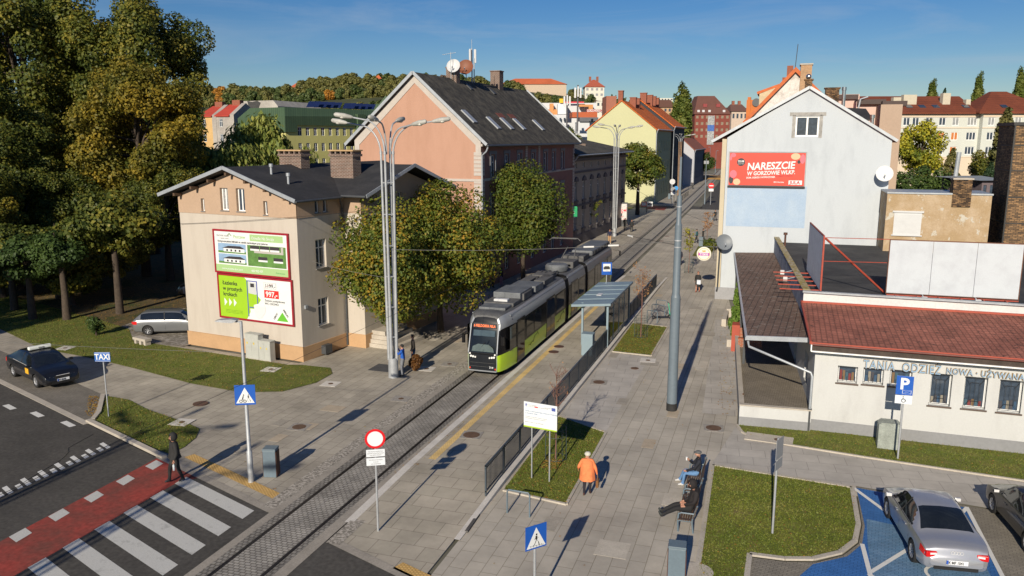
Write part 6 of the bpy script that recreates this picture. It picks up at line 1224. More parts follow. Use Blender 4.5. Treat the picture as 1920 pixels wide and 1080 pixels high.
def parktree(label, x, y, H_, k, mat, sc=1, rz=0, r0=.5, name='park_tree', ch=None):
 V, C_ = big[k]; rz2 = (11, 11, 9)[k]; h = (ch or H_ - rz2 * sc)
 key = (k, mat.name)
 if key not in bigm: bigm[key] = rawmesh('crown', V, 4, mat)
 t = thing(name, label, 'tree', (x, y, 0), rz, 'big trees in the park'); c = obj('crown', bigm[key], t); c.location = (0, 0, h); c.scale = (sc, sc, sc)
 tips = [(q[0] * sc, q[1] * sc, q[2] * sc + h) for q in C_]; obj('trunk', trunk_mesh(max(2.5, h - rz2 * sc * .8), h + rz2 * sc * .9, r0, tips, BARK, k, k=22), t)
parktree('tallest park tree with sky showing through its gold-green crown, reaching farthest right', -64, 70, 28.5, 0, PK, .97, 1.0, .6)
parktree('huge dark green and gold tree at the top left corner', -75, 66, 31, 0, PK, 1.1, 2.0, .6)
parktree('huge dark park tree at the left picture edge', -84, 62, 27, 0, PK, 1.1, 4.0, .6)
parktree('park tree with yellow crown in front of the tallest park tree', -54, 58, 20.5, 2, PKy, .85, .5, .35)
parktree('yellow crowned park tree near the left picture edge at mid height', -66, 54, 19, 2, PK, .9, 3.0, .4)
parktree('dark park tree with low branches behind the parked cars', -76, 84, 18, 2, PK, .9, 5.0, .4)
parktree('yellow park tree beside the narrow ochre tenement', -78.5, 90, 18, 2, PKy, .8, 2.2, .4)
parktree('dark park tree left of the corner house roof', -50.5, 57, 12, 2, PK, .55, 1.2, .3)
parktree('dark park tree between the lower street maples and the car park', -60, 50, 14, 2, PK, .7, 2.9, .3)
parktree('dark bushy tree at the left edge above the taxi', -58, 44, 12, 2, PK, .55, .9, .3)
parktree('low crowned dark tree behind the tall maple', -56, 53, 10.5, 2, PK, .55, 2.2, .25)
parktree('low spreading tree over the park car rows at the left', -66, 60, 11, 2, PK, .6, 4.2, .25)
parktree('bushy dark tree low between the park trunks', -49.5, 50, 8.5, 2, PK, .42, 3.1, .22)
parktree('broad dark tree low behind the leftmost maple', -62, 52, 10, 2, PK, .55, 5.6, .25)
for i, (x, y, h, k) in enumerate(((-57.5, 46.5, 3.6, 1.7), (-53.0, 47.5, 3.4, 1.6), (-62.5, 47.5, 4.2, 2.0), (-49.8, 45.8, 3.0, 1.4), (-68, 50, 4.5, 2.2))):
 V_, C_ = crown(130 + i, (2.3 * k, 2.3 * k, 1.9 * k), 12000, .13, 40, 'round', .28); tree(('low dark bushy tree behind the small maple above the taxi', 'low dark bushy tree between the leftmost maples', 'broad low tree near the left picture edge under the yellow crown', 'smallest low tree just behind the middle maple', 'widest low tree at the very left edge')[i], (x, y, 0), (V_, C_), h, (2, 2, 1.9 * k), PK, r0=.2, name='understorey_tree')
parktree('far park tree seen through gaps at the upper left', -95, 95, 27, 0, PK, 1.1, 1.9, .5)
sm = [crown(30, (2.3, 2.3, 1.9), 7000, .12, 26, 'round', .36), crown(31, (2.0, 2.0, 1.8), 6000, .12, 24, 'round', .36)]
for i, (x, y, H_, k, lab) in enumerate(((-48.6, 41.3, 6.2, 0, 'small leafy maple on a dark trunk, leftmost of the three by the lawn'), (-46.2, 41.9, 6.6, 1, 'small leafy maple on a dark trunk, middle of the three by the lawn'), (-44.2, 44.6, 8.5, 0, 'taller maple on a leaning dark trunk nearest the silver estate car'), (-52.5, 43.2, 6.6, 0, 'small leafy maple at the left edge above the black taxi'))):
 tree(lab, (x, y, 0), sm[k] if i != 2 else big[2].__class__((sm[0][0] * 1.35, sm[0][1] * 1.35)), H_ - 1.9, (2.3, 2.3, 1.9), PKg if i < 2 else PK, r0=.22, seed=i, group='small maples by the lawn', name='maple_tree', rz=i * 1.3)
parktree('park tree beyond the left picture edge shading the pavement', -58.5, 24, 15, 2, PK, .8, 2.4, .4)
parktree('park tree outside the left picture edge shading the lawn', -50.5, 17.0, 15.5, 2, PK, .65, 1.4, .4)
tree('young green bush at the edge of the gravel patch', (-40.6, 38.9, 0), crown(33, (.6, .6, .7), 1500, .06, 14, 'round', .4), .7, (.6, .6, .7), PKg, r0=.05, name='bush', cat='bush')
WL = MLeaf('willow_leaves', [(0.0867, 0.13, 0.0347), (0.173, 0.231, 0.052), (0.318, 0.347, 0.0809), (0.433, 0.405, 0.101)], fac=(.36, .68), scale=.25, vary=.5)
w1 = crown(40, (5.4, 5.4, 5.6), 15000, .16, 34, 'willow', .3, fill=.3); w2 = crown(41, (6, 6, 3.6), 14000, .16, 34, 'willow', .3, fill=.3)
x, y, _ = DD(498, 300, 82); tree('tall weeping willow in front of the green roofed school', (x, y, 0), (w1[0] * 1.0, w1[1] * 1.0), 9.6, (4.4, 4.4, 4.6), WL, r0=.4, name='willow_tree')
x, y, _ = DD(420, 300, 78); tree('lower weeping willow left of the tall one, behind the corner house', (x, y, 0), (w2[0] * 1.0, w2[1] * 1.0), 8.9, (5, 5, 3), WL, r0=.4, name='willow_tree')
x, y, _ = DD(458, 300, 72); tree('smallest weeping willow just above the corner house ridge', (x, y, 0), (w2[0] * .6, w2[1] * .6), 8.0, (5, 5, 3), WL, r0=.3, name='willow_tree')
x, y, _ = DD(612, 300, 135); tree('low bush between the corner house chimneys and the school', (x, y, 0), (w2[0] * .6, w2[1] * .6), 3.8, (3.5, 3.5, 2.2), WL, r0=.3, name='bush', cat='bush')
pop = crown(50, (3.2, 3.2, 9.3), 7000, .42, 50, 'poplar', .26, fill=.3)
PPL = MLeaf('poplar_leaves', [(0.064, 0.104, 0.0224), (0.144, 0.184, 0.0352), (0.272, 0.264, 0.056)], fac=(.36, .66), scale=.3, vary=.5)
popm = rawmesh('crown', pop[0], 4, PPL); tr_ = MB().cyl((0, 0, -14), (0, 0, 5), .5, .1).mesh('trunk', BARK)
def poplar(label, px, pt, d, zc, sc):
 x, y, z = DD(px, pt, d); t = thing('poplar_tree', label, 'tree', (x, y, z - 9.6 * sc[2]), px, 'poplars'); c = obj('crown', popm, t); c.scale = sc; c = obj('trunk', tr_, t); c.scale = (1, 1, sc[2])
poplar('tall poplar beside the brick mill at the end of the street', 1281, 158, 230, 0, (1.15, 1.15, 1.05)); poplar('short poplar leaning on the tall one beside the mill', 1270, 178, 232, 0, (.8, .8, .75))
poplar('bare topped poplar above the left part of the apartment roof', 1750, 149, 230, 0, (.62, .62, .55)); poplar('poplar with a flat top above the middle of the apartment roof', 1838, 136, 230, 0, (.62, .62, .7)); poplar('dark poplar at the right edge above the apartment roof', 1915, 128, 230, 0, (.75, .75, .8))
CON = MLeaf('larch_needles', [(0.075, 0.09, 0.03), (0.135, 0.135, 0.045), (0.21, 0.18, 0.0525)], scale=.4, vary=.5, trans=.2); FIR = MLeaf('fir_needles', [(0.0192, 0.0448, 0.0192), (0.04, 0.072, 0.0288)], scale=.5, trans=.1)
cone = crown(60, (3.2, 3.2, 6.0), 10000, .17, 60, 'cone', .3, fill=.3)
x, y, _ = DD(1868, 400, 108); tree('tall thin larch with drooping branches at the right before the apartments', (x, y, 0), (cone[0] * 1.25, cone[1] * 1.25), 9, (3, 3, 7), CON, r0=.2, name='larch_tree', trunkh=2)
x, y, _ = DD(1848, 400, 104); tree('dark fir low behind the ochre wall, beside the brick stack', (x, y, 0), (cone[0] * .75, cone[1] * .75), 5.0, (2.4, 2.4, 4.5), FIR, r0=.2, name='fir_tree', trunkh=1)
YL = MLeaf('ash_leaves', [(0.065, 0.117, 0.0195), (0.169, 0.208, 0.026), (0.468, 0.429, 0.039), (0.585, 0.494, 0.052)], fac=(.36, .6), scale=.25, vary=.45)
c70 = crown(70, (3.6, 3.6, 4.8), 8000, .19, 34, 'round', .33); c71 = crown(71, (2.6, 2.6, 3.2), 6500, .15, 30, 'round', .36)
x, y, _ = DD(1716, 400, 115); tree('yellow and green ash tree right of the tan block', (x, y, 0), c70, 11.0, (3.6, 3.6, 4.8), YL, r0=.25, name='ash_tree')
x, y, _ = DD(1775, 400, 98); tree('drooping olive green conifer in the yard behind the ochre wall', (x, y, 0), (cone[0] * .85, cone[1] * .85), 6.2, (2.3, 2.3, 4.3), CON, r0=.2, name='larch_tree', trunkh=1)
for k, (px, d, h, lab, mt) in enumerate(((1704, 92, 6.4, 'dark green tree at the foot of the tan block', PKg), (1740, 100, 6.8, 'green tree in the yard between the ash and the conifer', PKg), (1793, 92, 5.6, 'low green bush behind the ochre wall chimney', PKg), (1692, 80, 4.4, 'bright green bush right beside the white gable corner', LMg), (1838, 125, 8.5, 'dark tree before the right part of the apartment building', PK))):
 x, y, _ = DD(px, 400, d); tree(lab, (x, y, 0), c71, h, (2.6, 2.6, 3.2), mt, r0=.15, name='yard_tree', seed=k, rz=k)
x, y, _ = DD(1066, 300, 200); tree('bushy green tree left of the lemon yellow house', (x, y, 0), (c70[0] * 1.25, c70[1] * 1.25), 10.2, (4, 4, 5), LMg, r0=.25, name='garden_tree'); x, y, _ = DD(1094, 400, 150)
x, y, _ = DD(1323, 330, 240); tree('small round tree at the street end before the mill', (x, y, 0), (c71[0] * 1.1, c71[1] * 1.1), 5.8, (2.6, 2.6, 3.2), PKg, r0=.2, name='street_tree')
HC = [crown(80, (5.2, 5.2, 5.6), 1500, .75, 18, 'round', .42), crown(81, (4.4, 4.4, 6.2), 1400, .75, 18, 'round', .4), crown(82, (3.0, 3.0, 6.5), 1200, .65, 22, 'cone', .4), crown(83, (4.8, 4.8, 5.2), 1500, .7, 18, 'round', .4)]
HM = [('dark green', MLeaf('hill_green', [(0.0525, 0.0882, 0.0294), (0.105, 0.143, 0.042), (0.179, 0.2, 0.063)], scale=.12)), ('olive', MLeaf('hill_olive', [(0.104, 0.114, 0.038), (0.19, 0.19, 0.057), (0.285, 0.257, 0.0855)], scale=.12)), ('orange', MLeaf('hill_orange', [(0.3, 0.15, 0.03), (0.51, 0.24, 0.0375), (0.6, 0.33, 0.045)], scale=.12)), ('brown', MLeaf('hill_brown', [(0.162, 0.108, 0.063), (0.252, 0.162, 0.09), (0.324, 0.216, 0.108)], scale=.12))]
hmc = {}; ttr = MB().cyl((0, 0, -7), (0, 0, 1), .45, .3, n=6).mesh('trunk', BARK)
rr = random.Random(77); cnt = 0
def hilltree(px, d, s, ci, mi, dz=0):
 key = (ci, mi)
 if key not in hmc: hmc[key] = rawmesh('crown', HC[ci][0], 4, HM[mi][1])
 x, y, _ = DD(px, 300, d); z = hillz(px, d) + 3.2 * s + dz
 sh_ = 'pointed' if ci == 2 else 'rounded'; t = thing('hill_tree', '%s %s tree in the wood on the hill' % (sh_, HM[mi][0]), 'tree', (x, y, z), rr.uniform(0, 6), '%s %s trees on the wooded hill' % (sh_, HM[mi][0])); t.scale = (s, s, s)
 obj('crown', hmc[key], t); obj('trunk', ttr, t)
for d, step, s0 in ((300, 26, .7), (350, 22, .85), (400, 17, .9), (435, 15, .95), (470, 17, 1.0)):
 px = 345 + rr.uniform(0, 10)
 while px < 1235:
  if not (d >= 440 and (930 < px < 1068 or 1085 < px < 1140)) and not (d == 435 and (1085 < px < 1138 or 985 < px < 1055)):
   mi = rr.choice([0, 0, 0, 1, 1, 1, 1, 2 if rr.random() < .35 else 1, 3 if rr.random() < .5 else 0]); ci = rr.choice([0, 0, 1, 3, 3]) if px < 1120 else rr.choice([0, 2, 3])
   sc = s0 * .85 * rr.uniform(.7, 1.15) * (1 if px < 900 else .8) * (1 if px < 1120 else .55)
   if 560 < px < 700 and d >= 435: ci = 1; mi = 1; sc *= 1.1
   hilltree(px, d, sc, ci, mi)
  px += step * rr.uniform(.7, 1.3) * (.9 if px < 900 else .8)
for px in (1105, 1145, 1150, 1208, 1222, 1300, 1380, 1408): hilltree(px, 400, .6, 2 if px in (1145, 1208) else 0, 0, 2)
for k, (px, d, z) in enumerate(((1388, 290, 3.5), (1396, 270, 2.5), (1380, 310, 3))):
 x, y, _ = DD(px, 300, d); tree(['green tree low right of the mill', 'bushy tree just left of the white gable eave', 'far tree behind the mill corner'][k], (x, y, 0), (c70[0], c70[1]), z + 2.0, (4, 4, 5), PKg, r0=.2, name='town_tree', seed=k)
for k, (px, pyt, d) in enumerate(((1760, 150, 260), (1780, 158, 260))): pass
x, y, z = DD(1772, 168, 240); t = thing('fir_tree', 'small pointed fir above the apartment roof between two poplars', 'tree', (x, y, z - 3)); obj('crown', rawmesh('crown', cone[0] * np.array([.6, .6, .6]), 4, FIR), t); obj('trunk', MB().cyl((0, 0, -16), (0, 0, 1), .3).mesh('trunk', BARK), t)
TW = M('twig_bark', (.19, .095, .07), .9, var=.2)
DRY = MLeaf('dry_leaves', [(.30, .15, .06), (.42, .22, .09), (.5, .3, .12)], trans=.2)
def young(label, loc, h, leaves, n, mat, seed, cz_=.72, rad=.55, guard=True):
 rnd = random.Random(seed); t = thing('young_tree', label, 'young tree', loc); m = MB(); m.tube([(0, 0, 0), (.02, 0, h * .5), (0, .02, h)], [.035, .028, .008], 7); tips = []
 for k in range(26):
  a = rnd.uniform(0, 6.28); z0_ = h * rnd.uniform(.5, .95); l = rad * rnd.uniform(.5, 1.1); e = Vector((math.cos(a) * l, math.sin(a) * l, min(h * 1.08, z0_ + l * rnd.uniform(.5, 1.3)))); s = Vector((0, 0, z0_)); mid = s.lerp(e, .5) + Vector((0, 0, -.03)); m.tube([s, mid, e], [.012, .008, .004], 4)
  for q in range(3): e2 = mid.lerp(e, rnd.random()) ; e3 = e2 + Vector((rnd.uniform(-.2, .2), rnd.uniform(-.2, .2), rnd.uniform(.05, .25))); m.tube([e2, e3], [.006, .003], 4); tips.append(e3)
  tips.append(e)
 obj('trunk', m.mesh('trunk', TW), t)
 if n:
  r_ = np.random.default_rng(seed); P_ = np.array([tips[i] for i in r_.integers(0, len(tips), n)]) + r_.normal(0, .07, (n, 3)); obj('crown', rawmesh('crown', leafcloud(P_, r_.normal(0, 1, (n, 3)), leaves, r_), 4, mat), t)
 if guard:
  g = thing('tree_guard', 'round iron guard around the ' + ' '.join(label.split()[:11]), 'tree guard', loc); m = MB()
  for k in range(10): a = k / 10 * 6.283; m.bar((.42 * math.cos(a), .42 * math.sin(a), 0), (.42 * math.cos(a), .42 * math.sin(a), 1.35), .018, .018)
  for z in (.08, 1.0, 1.3): m.torus((0, 0, z), .42, .012, 24, 5)
  m.build('guard', M('green_iron', (.04, .06, .055), .5, var=.1), g)
 return t
young('bare twiggy young tree behind the white information board', (*G(1042, 862), .03), 3.6, .03, 25, DRY, 1)
young('sparse brown leaved young tree beside the shelter', (-7.55, 49.3, .03), 4.4, .05, 240, DRY, 2)
young('yellow green young tree with the square paved guard, behind the big pole', (-7.24, 75.2, .02), 3.8, .07, 500, YL, 3)
young('thin brown young tree on the far grass strip', (-7.1, 93.5, .03), 3.8, .06, 500, DRY, 4)
young('light green young tree near the yellow box, by the grey tenement', (-21.9, 98.5, .02), 4.2, .09, 900, LMg, 6, rad=1.3)
CED = MLeaf('thuja_leaves', [(0.052, 0.117, 0.0195), (0.13, 0.221, 0.0325), (0.208, 0.286, 0.052)], scale=2, trans=.2)
for x, y, h, lab in ((-1.75, 50.0, 1.75, 'tall bright green thuja by the red pier'), (-1.95, 52.6, 1.5, 'shorter thuja directly behind the tall one')):
 c = crown(int(y), (.48, .48, h), 6000, .05, 60, 'cone', .35, fill=.3); t = tree(lab, (x, y, .45), c, h * .95, (.4, .4, h), CED, r0=.05, name='thuja', trunkh=.2)
x, y = G(1340, 470); tree('low green shrub on the far grass strip', (-6.6, 92, 0), crown(90, (1.0, 1.6, .8), 1800, .09, 16, 'round', .4), .75, (1, 1.6, .8), LMg, r0=.05, name='shrub', cat='shrub')
tree('ivy like shrub beside the advertising pillar', (-22.6, 118, 0), crown(91, (.9, .9, 2.2), 2200, .12, 20, 'round', .4), 2.4, (.9, .9, 2.2), PKg, r0=.08, name='shrub', cat='shrub')
def mglass(nm, alpha, c):
 m_ = bpy.data.materials.new(nm); m_.use_nodes = True; n_ = m_.node_tree; n_.nodes.clear(); o_ = n_.nodes.new('ShaderNodeOutputMaterial'); g_ = n_.nodes.new('ShaderNodeBsdfGlossy'); g_.inputs['Roughness'].default_value = .03; tr2 = n_.nodes.new('ShaderNodeBsdfTransparent'); tr2.inputs[0].default_value = (*c, 1); fr = n_.nodes.new('ShaderNodeFresnel'); mx2 = n_.nodes.new('ShaderNodeMixShader'); n_.links.new(fr.outputs[0], mx2.inputs[0]); n_.links.new(tr2.outputs[0], mx2.inputs[1]); n_.links.new(g_.outputs[0], mx2.inputs[2]); n_.links.new(mx2.outputs[0], o_.inputs[0]); return m_
# tram
TB = M('tram_black', (.008, .008, .009), .22, var=0, spec=.35); TL = M('tram_lime', (.44, .66, .02), .32, var=.03, scale=.6, coat=.3); TS = M('tram_silver', (.30, .32, .34), .32, var=.06, metal=.35, scale=.6)
TG = M('tram_glass', (.015, .018, .018), .05, var=0, spec=1.0); TR = M('tram_roof', (.09, .092, .095), .65, var=.25, scale=.8); TD_ = M('tram_underframe', (.03, .03, .03), .8, var=.2); BEL = M('bellows', (.02, .02, .022), .8, var=.2)
T = thing('tram', 'long lime, silver and black articulated tram at the stop', 'tram', (CX + .1, 37.95, .02))
HWD = 1.2
prof = [(-1.16, .32), (-1.2, .7), (-1.2, 1.25), (-1.2, 2.62), (-1.14, 2.98), (-.98, 3.26), (-.75, 3.34), (0, 3.38), (.75, 3.34), (.98, 3.26), (1.14, 2.98), (1.2, 2.62), (1.2, 1.25), (1.2, .7), (1.16, .32)]
strip_m = [0, 0, 1, 2, 2, 3, 3, 3, 3, 2, 2, 1, 0, 0]
def module(y0, y1, nose=0):
 st = []
 if nose == -1: st = [(y0, .64, -.10), (y0 + .07, .70, -.06), (y0 + .35, .78, -.02), (y0 + 1.0, .89, 0), (y0 + 2.2, 1, 0)]
 else: st = [(y0, 1, 0)]
 if nose == 1: st += [(y1 - 2.2, 1, 0), (y1 - 1.0, .89, 0), (y1 - .35, .78, -.02), (y1 - .07, .70, -.06), (y1, .64, -.1)]
 else: st += [(y1, 1, 0)]
 vs = []; fs = []; ms = []; n = len(prof)
 for (y, k, dz) in st:
  for (x, z) in prof:
   yy = y
   if nose == -1 and y < y0 + 1: yy = y + max(0, (z - 1.3)) * .28 * (1 - (y - y0))
   if nose == 1 and y > y1 - 1: yy = y - max(0, (z - 1.3)) * .28 * (1 - (y1 - y))
   vs.append((x * k, yy, z + dz * (z - 1.2)))
 for i in range(len(st) - 1):
  for j in range(n - 1):
   fs.append((i * n + j, i * n + j + 1, (i + 1) * n + j + 1, (i + 1) * n + j)); ms.append(strip_m[j])
 fs.append(tuple(range(n))); ms.append(1); fs.append(tuple((len(st) - 1) * n + j for j in range(n))); ms.append(1)
 m = MB(); m.v = vs; m.f = fs; m.mi = ms; return m
mods = [(0, 12.75, -1), (13.65, 18.55, 0), (19.4, 30.3, 1)]
for (a, b_, ns) in mods:
 body = module(a, b_, ns).build('body', [TL, TB, TS, TR], T, smooth=30)
 MB().box(-.9, .9, a + 1.2, b_ - 1.0, .12, .34).build('underframe', TD_, T)
 for s_ in (-1, 1): MB().tube([(s_ * 1.06, a + (1.4 if ns == -1 else .1), 3.15), (s_ * 1.06, b_ - (1.4 if ns == 1 else .1), 3.15)], .03, 8).build('roof_rail', TS, body)
for (a, b_) in ((12.75, 13.65), (18.55, 19.4)):
 m = MB(); n = 6
 for k in range(n): y = a + (b_ - a) * k / n; m.box(-1.12, 1.12, y, y + (b_ - a) / n * .55, .4, 3.15); m.box(-1.04, 1.04, y + (b_ - a) / n * .5, y + (b_ - a) / n * 1.05, .42, 3.1)
 m.build('bellows', BEL, T)
WG = M('tram_side_window', (.02, .021, .02), .06, var=.5, scale=.7, spec=.5)
X = HWD + .004
def sidebox(name, y0, y1, z0, z1, mat, par=T, th=.012, both=True, bev=0):
 for s_ in ((1, -1) if both else (1,)): MB().box(s_ * (HWD - .002), s_ * (HWD + th), y0, y1, z0, z1).build(name, mat, par, bevel=bev)
for (y0, y1) in ((2.2, 3.55), (8.05, 10.0), (14.3, 16.2), (21.8, 23.7), (26.6, 27.9)):
 for s_ in (1, -1):
  d = MB().box(s_ * (HWD - .01), s_ * (HWD + .014), y0, y1, .34, 2.72).build('door', TB, T)
  half = [(y0 + .08, (y0 + y1) / 2 - .04), ((y0 + y1) / 2 + .04, y1 - .08)] if y1 - y0 > 1.6 else [(y0 + .1, y1 - .1)]
  for (a, b_) in half: MB().box(s_ * (HWD + .012), s_ * (HWD + .02), a, b_, .55, 2.6).build('door_glass', WG, d)
for (y0, y1) in ((3.95, 5.3), (5.5, 6.9), (10.4, 12.3), (16.6, 18.2), (19.7, 21.4), (24.1, 26.3)):
 sidebox('window', y0, y1, 1.38, 2.5, WG, th=.006)
sidebox('cab_window', .95, 1.95, 1.3, 2.6, WG, th=.008)
for (y0, y1) in ((1.35 + 2.3, 7.95), (10.1, 12.7), (16.3, 18.5), (19.5, 21.7), (23.8, 26.5)): sidebox('panel_step', y0, y1, 1.22, 1.26, C('tram_line', (.25, .4, .01), .4), th=.004)
for s_ in (1, -1):      # skyline drawing on the lime panels
 for y0 in (4.3, 10.4, 16.6, 20.0):
  m = MB(); pts = [(0, .8), (.35, .78), (.4, .72), (.5, .82), (.9, .84), (.95, .78), (1.1, .98), (1.3, 1.08), (1.7, 1.1), (1.75, 1.16), (1.85, 1.18), (2.0, .98)]
  for (a, b_), (c, d) in zip(pts, pts[1:]): m.bar((s_ * (HWD + .004), y0 + a, b_), (s_ * (HWD + .004), y0 + c, d), .03, .008)
  m.build('skyline_drawing', TB, T)
fy = .0
m = MB()
def fyz(z): return .0 + max(0, (z - 1.3)) * .28
m.add([(-.70, fyz(1.38) - .02, 1.38), (.70, fyz(1.38) - .02, 1.38), (.68, fyz(2.55) - .02, 2.55), (-.68, fyz(2.55) - .02, 2.55)], [(0, 1, 2, 3)]); ws = m.build('windscreen', mglass('tram_windscreen', .3, (.72, .78, .78)), T)
MB().add([(-.66, fyz(2.62) - .02, 2.62), (.66, fyz(2.62) - .02, 2.62), (.64, fyz(2.86) - .02, 2.86), (-.64, fyz(2.86) - .02, 2.86)], [(0, 1, 2, 3)]).build('destination_display', C('display_black', (.004, .004, .004), .3), T)
text('6 FIELDORFA NILA', .19, M('display_orange', (.95, .16, .02), .5, var=0, emit=.4), T, (-.60, fyz(2.7) - .03, 2.66), (R(74), 0, 0), sx=.76, bold=.003)
m = MB()
for s_ in (-1, 1): m.bar((s_ * .78, .01, .4), (s_ * .79, .03, 1.35), .035, .035); m.bar((s_ * .79, .03, 1.35), (s_ * .76, .44, 2.8), .05, .06); m.bar((s_ * .76, .44, 2.8), (s_ * .80, .95, 3.2), .06, .06)
m.bar((-.78, -.02, .40), (.78, -.02, .40), .06, .06); m.build('silver_trim', TS, T)
hl_ = C('headlight_glass', (.75, .75, .72), .1)
for s_ in (-1, 1):
 for k, (dx, dz, r_) in enumerate(((.0, 0, .055), (.12, -.02, .055), (.24, -.04, .045), (-.05, .14, .045))): MB().cyl((s_ * (.64 - dx), -.035, 1.16 + dz), (s_ * (.64 - dx), .02, 1.16 + dz), r_, n=14).build('headlight', hl_, T)
m = MB(); m.bar((0, .02, 1.4), (.3, .22, 2.0), .02, .02); m.bar((.1, .14, 1.9), (-.25, .06, 1.45), .02, .02); m.build('wiper', TB, T)
for z in (.62, .82): MB().box(-.68, .68, -.03, .0, z, z + .015).build('bumper_line', C('tram_grey_line', (.07, .07, .07), .4), T)
text('314', .15, wht, T, (.38, -.04, .56), UP, bold=.003); text('314', .28, TB, T, (HWD - .085, 1.6, 2.86), (R(72), 0, R(90)), bold=.004)
for s_ in (-1, 1): MB().box(s_ * .70 - .03, s_ * .70 + .03, -.01, .03, .48, .56).build('red_marker', prd, T)
q = MB(); q.add([(-.68, -.025, 1.28), (.68, -.025, 1.28), (.68, -.025, 1.32), (-.68, -.025, 1.32)], [(0, 1, 2, 3)]); q.build('grille_line', TB, T)
for s_ in (-1, 1): m = MB(); m.bar((s_ * .85, .35, 2.3), (s_ * 1.08, .1, 2.25), .05, .05); m.obox((s_ * 1.08, .08, 2.05), (.15, .12, .45)); m.build('wing_mirror', TB, T)
m = MB(); m.bar((1.0, 29.9, 2.9), (1.55, 30.1, 2.85), .03, .03); m.obox((1.6, 30.1, 2.6), (.12, .14, .42)); m.build('wing_mirror', TB, T)
q = MB(); q.ext([(-.62, 1.42), (.62, 1.42), (.55, 1.62), (.3, 1.78), (-.3, 1.8), (-.58, 1.66)], -.004, .0, 'y'); q.v = [(x, fyz(z) - .008 + y, z) for x, y, z in q.v]; q.build('dashboard', C('dashboard_grey', (.16, .18, .17), .7, .2), T)
q = MB(); q.ext([(-.6, 2.2), (.6, 2.2), (.6, 2.5), (-.6, 2.5)], -.004, .0, 'y'); q.v = [(x, fyz(z) - .008 + y, z) for x, y, z in q.v]; q.build('sun_blind', C('blind_grey', (.09, .12, .15), .7, .2), T)
RG = M('roof_box_grey', (.13, .14, .15), .6, var=.25, scale=1.5); RG2 = M('roof_box_dark', (.10, .10, .10), .8, var=.3, scale=2)
def rbox(x0, x1, y0, y1, h, mt, nm='roof_unit'): return MB().box(x0, x1, y0, y1, 3.34, 3.34 + h).build(nm, mt, T, bevel=.03)
rbox(-.75, .75, 1.5, 3.0, .14, RG); k = rbox(-.85, .85, 2.6, 4.0, .2, RG2); rbox(-.4, .4, 2.9, 3.3, .32, LG); rbox(-.8, .8, 4.0, 6.3, .5, RG); rbox(-.9, .9, 4.4, 6.0, .4, RG2); rbox(-.7, .9, 6.7, 8.4, .42, RG); rbox(-.85, -.2, 8.8, 11.5, .3, RG2); rbox(.1, .8, 9.0, 11.2, .36, RG2)
m = MB(); m.box(-.6, .6, 11.0, 12.6, 3.45, 3.7); [m.tube([(x, 10.5, 3.55), (x + .2, 12.2, 3.75), (x, 14, 3.5)], .04, 6) for x in (-.5, -.2, .3)]; m.build('roof_cables', RG2, T)
MB().lathe([(0, 3.4), (.75, 3.4), (.8, 3.5), (.8, 3.72), (.7, 3.85), (0, 3.85)], (0, 14.9, 0), 20).build('roof_fan_unit', RG, T, smooth=30); rbox(-.8, .8, 16.4, 18.0, .45, RG2); rbox(-.8, .8, 19.6, 21.6, .4, RG2)
m = MB(); m.box(-.85, .85, 22.5, 29.2, 3.36, 3.78); m.build('roof_pod', RG, T, bevel=.12)
for k in range(5): MB().box(.852, .87, 23.2 + k * 1.15, 24.0 + k * 1.15, 3.45, 3.7).build('pod_opening', RG2, T)
m = MB(); m.box(-.6, .6, 16.4, 17.8, 3.45, 3.6)
for s_ in (-1, 1): m.bar((s_ * .5, 17.6, 3.6), (s_ * .3, 19.3, 4.5), .06, .06); m.bar((s_ * .3, 19.3, 4.5), (s_ * .5, 17.2, 5.35), .045, .045)
m.bar((-.9, 17.2, 5.38), (.9, 17.2, 5.38), .05, .05); m.bar((-.9, 16.9, 5.38), (.9, 16.9, 5.38), .05, .05); m.tube([(-.9, 17.2, 5.38), (-1.15, 17.1, 5.2)], .03, 6); m.tube([(.9, 17.2, 5.38), (1.15, 17.1, 5.2)], .03, 6); m.build('pantograph', RG2, T)
# cars
def cr1(p0, p1, p2, p3, t): return .5 * ((2 * p1) + (-p0 + p2) * t + (2 * p0 - 5 * p1 + 4 * p2 - p3) * t * t + (-p0 + 3 * p1 - 3 * p2 + p3) * t ** 3)
def lerpst(st, y):
 for a, b in zip(st, st[1:]):
  if a[0] <= y <= b[0]: t = (y - a[0]) / (b[0] - a[0]); return [a[k] + (b[k] - a[k]) * t for k in range(len(a))]
 return list(st[-1])
def smoothst(st, n):
 out_ = []
 for i in range(len(st) - 1):
  p0 = st[max(i - 1, 0)]; p1 = st[i]; p2 = st[i + 1]; p3 = st[min(i + 2, len(st) - 1)]
  for k in range(n):
   t = k / n; out_.append([cr1(p0[j], p1[j], p2[j], p3[j], t) if j else p1[0] + (p2[0] - p1[0]) * t for j in range(len(p1))])
 out_.append(list(st[-1])); return out_
SEDAN = dict(st=[(0, .42, .66, .60, .66, .58), (.10, .30, .80, .84, .90, .68), (.35, .22, .86, .93, .98, .70), (.85, .20, .885, .955, 1.04, .70), (1.30, .20, .885, .96, 1.26, .62), (1.75, .20, .885, .955, 1.39, .57), (2.25, .20, .885, .95, 1.43, .57), (2.75, .20, .885, .94, 1.395, .58), (3.15, .20, .885, .93, 1.20, .63), (3.52, .20, .885, .90, .985, .69), (4.0, .20, .875, .82, .88, .68), (4.3, .21, .84, .72, .77, .62), (4.48, .26, .76, .58, .62, .52), (4.55, .36, .62, .46, .48, .46)], rear=(.92, 1.72), ws=(2.80, 3.48), side=(1.15, 3.25), wb=(.92, 3.62), L=4.55)
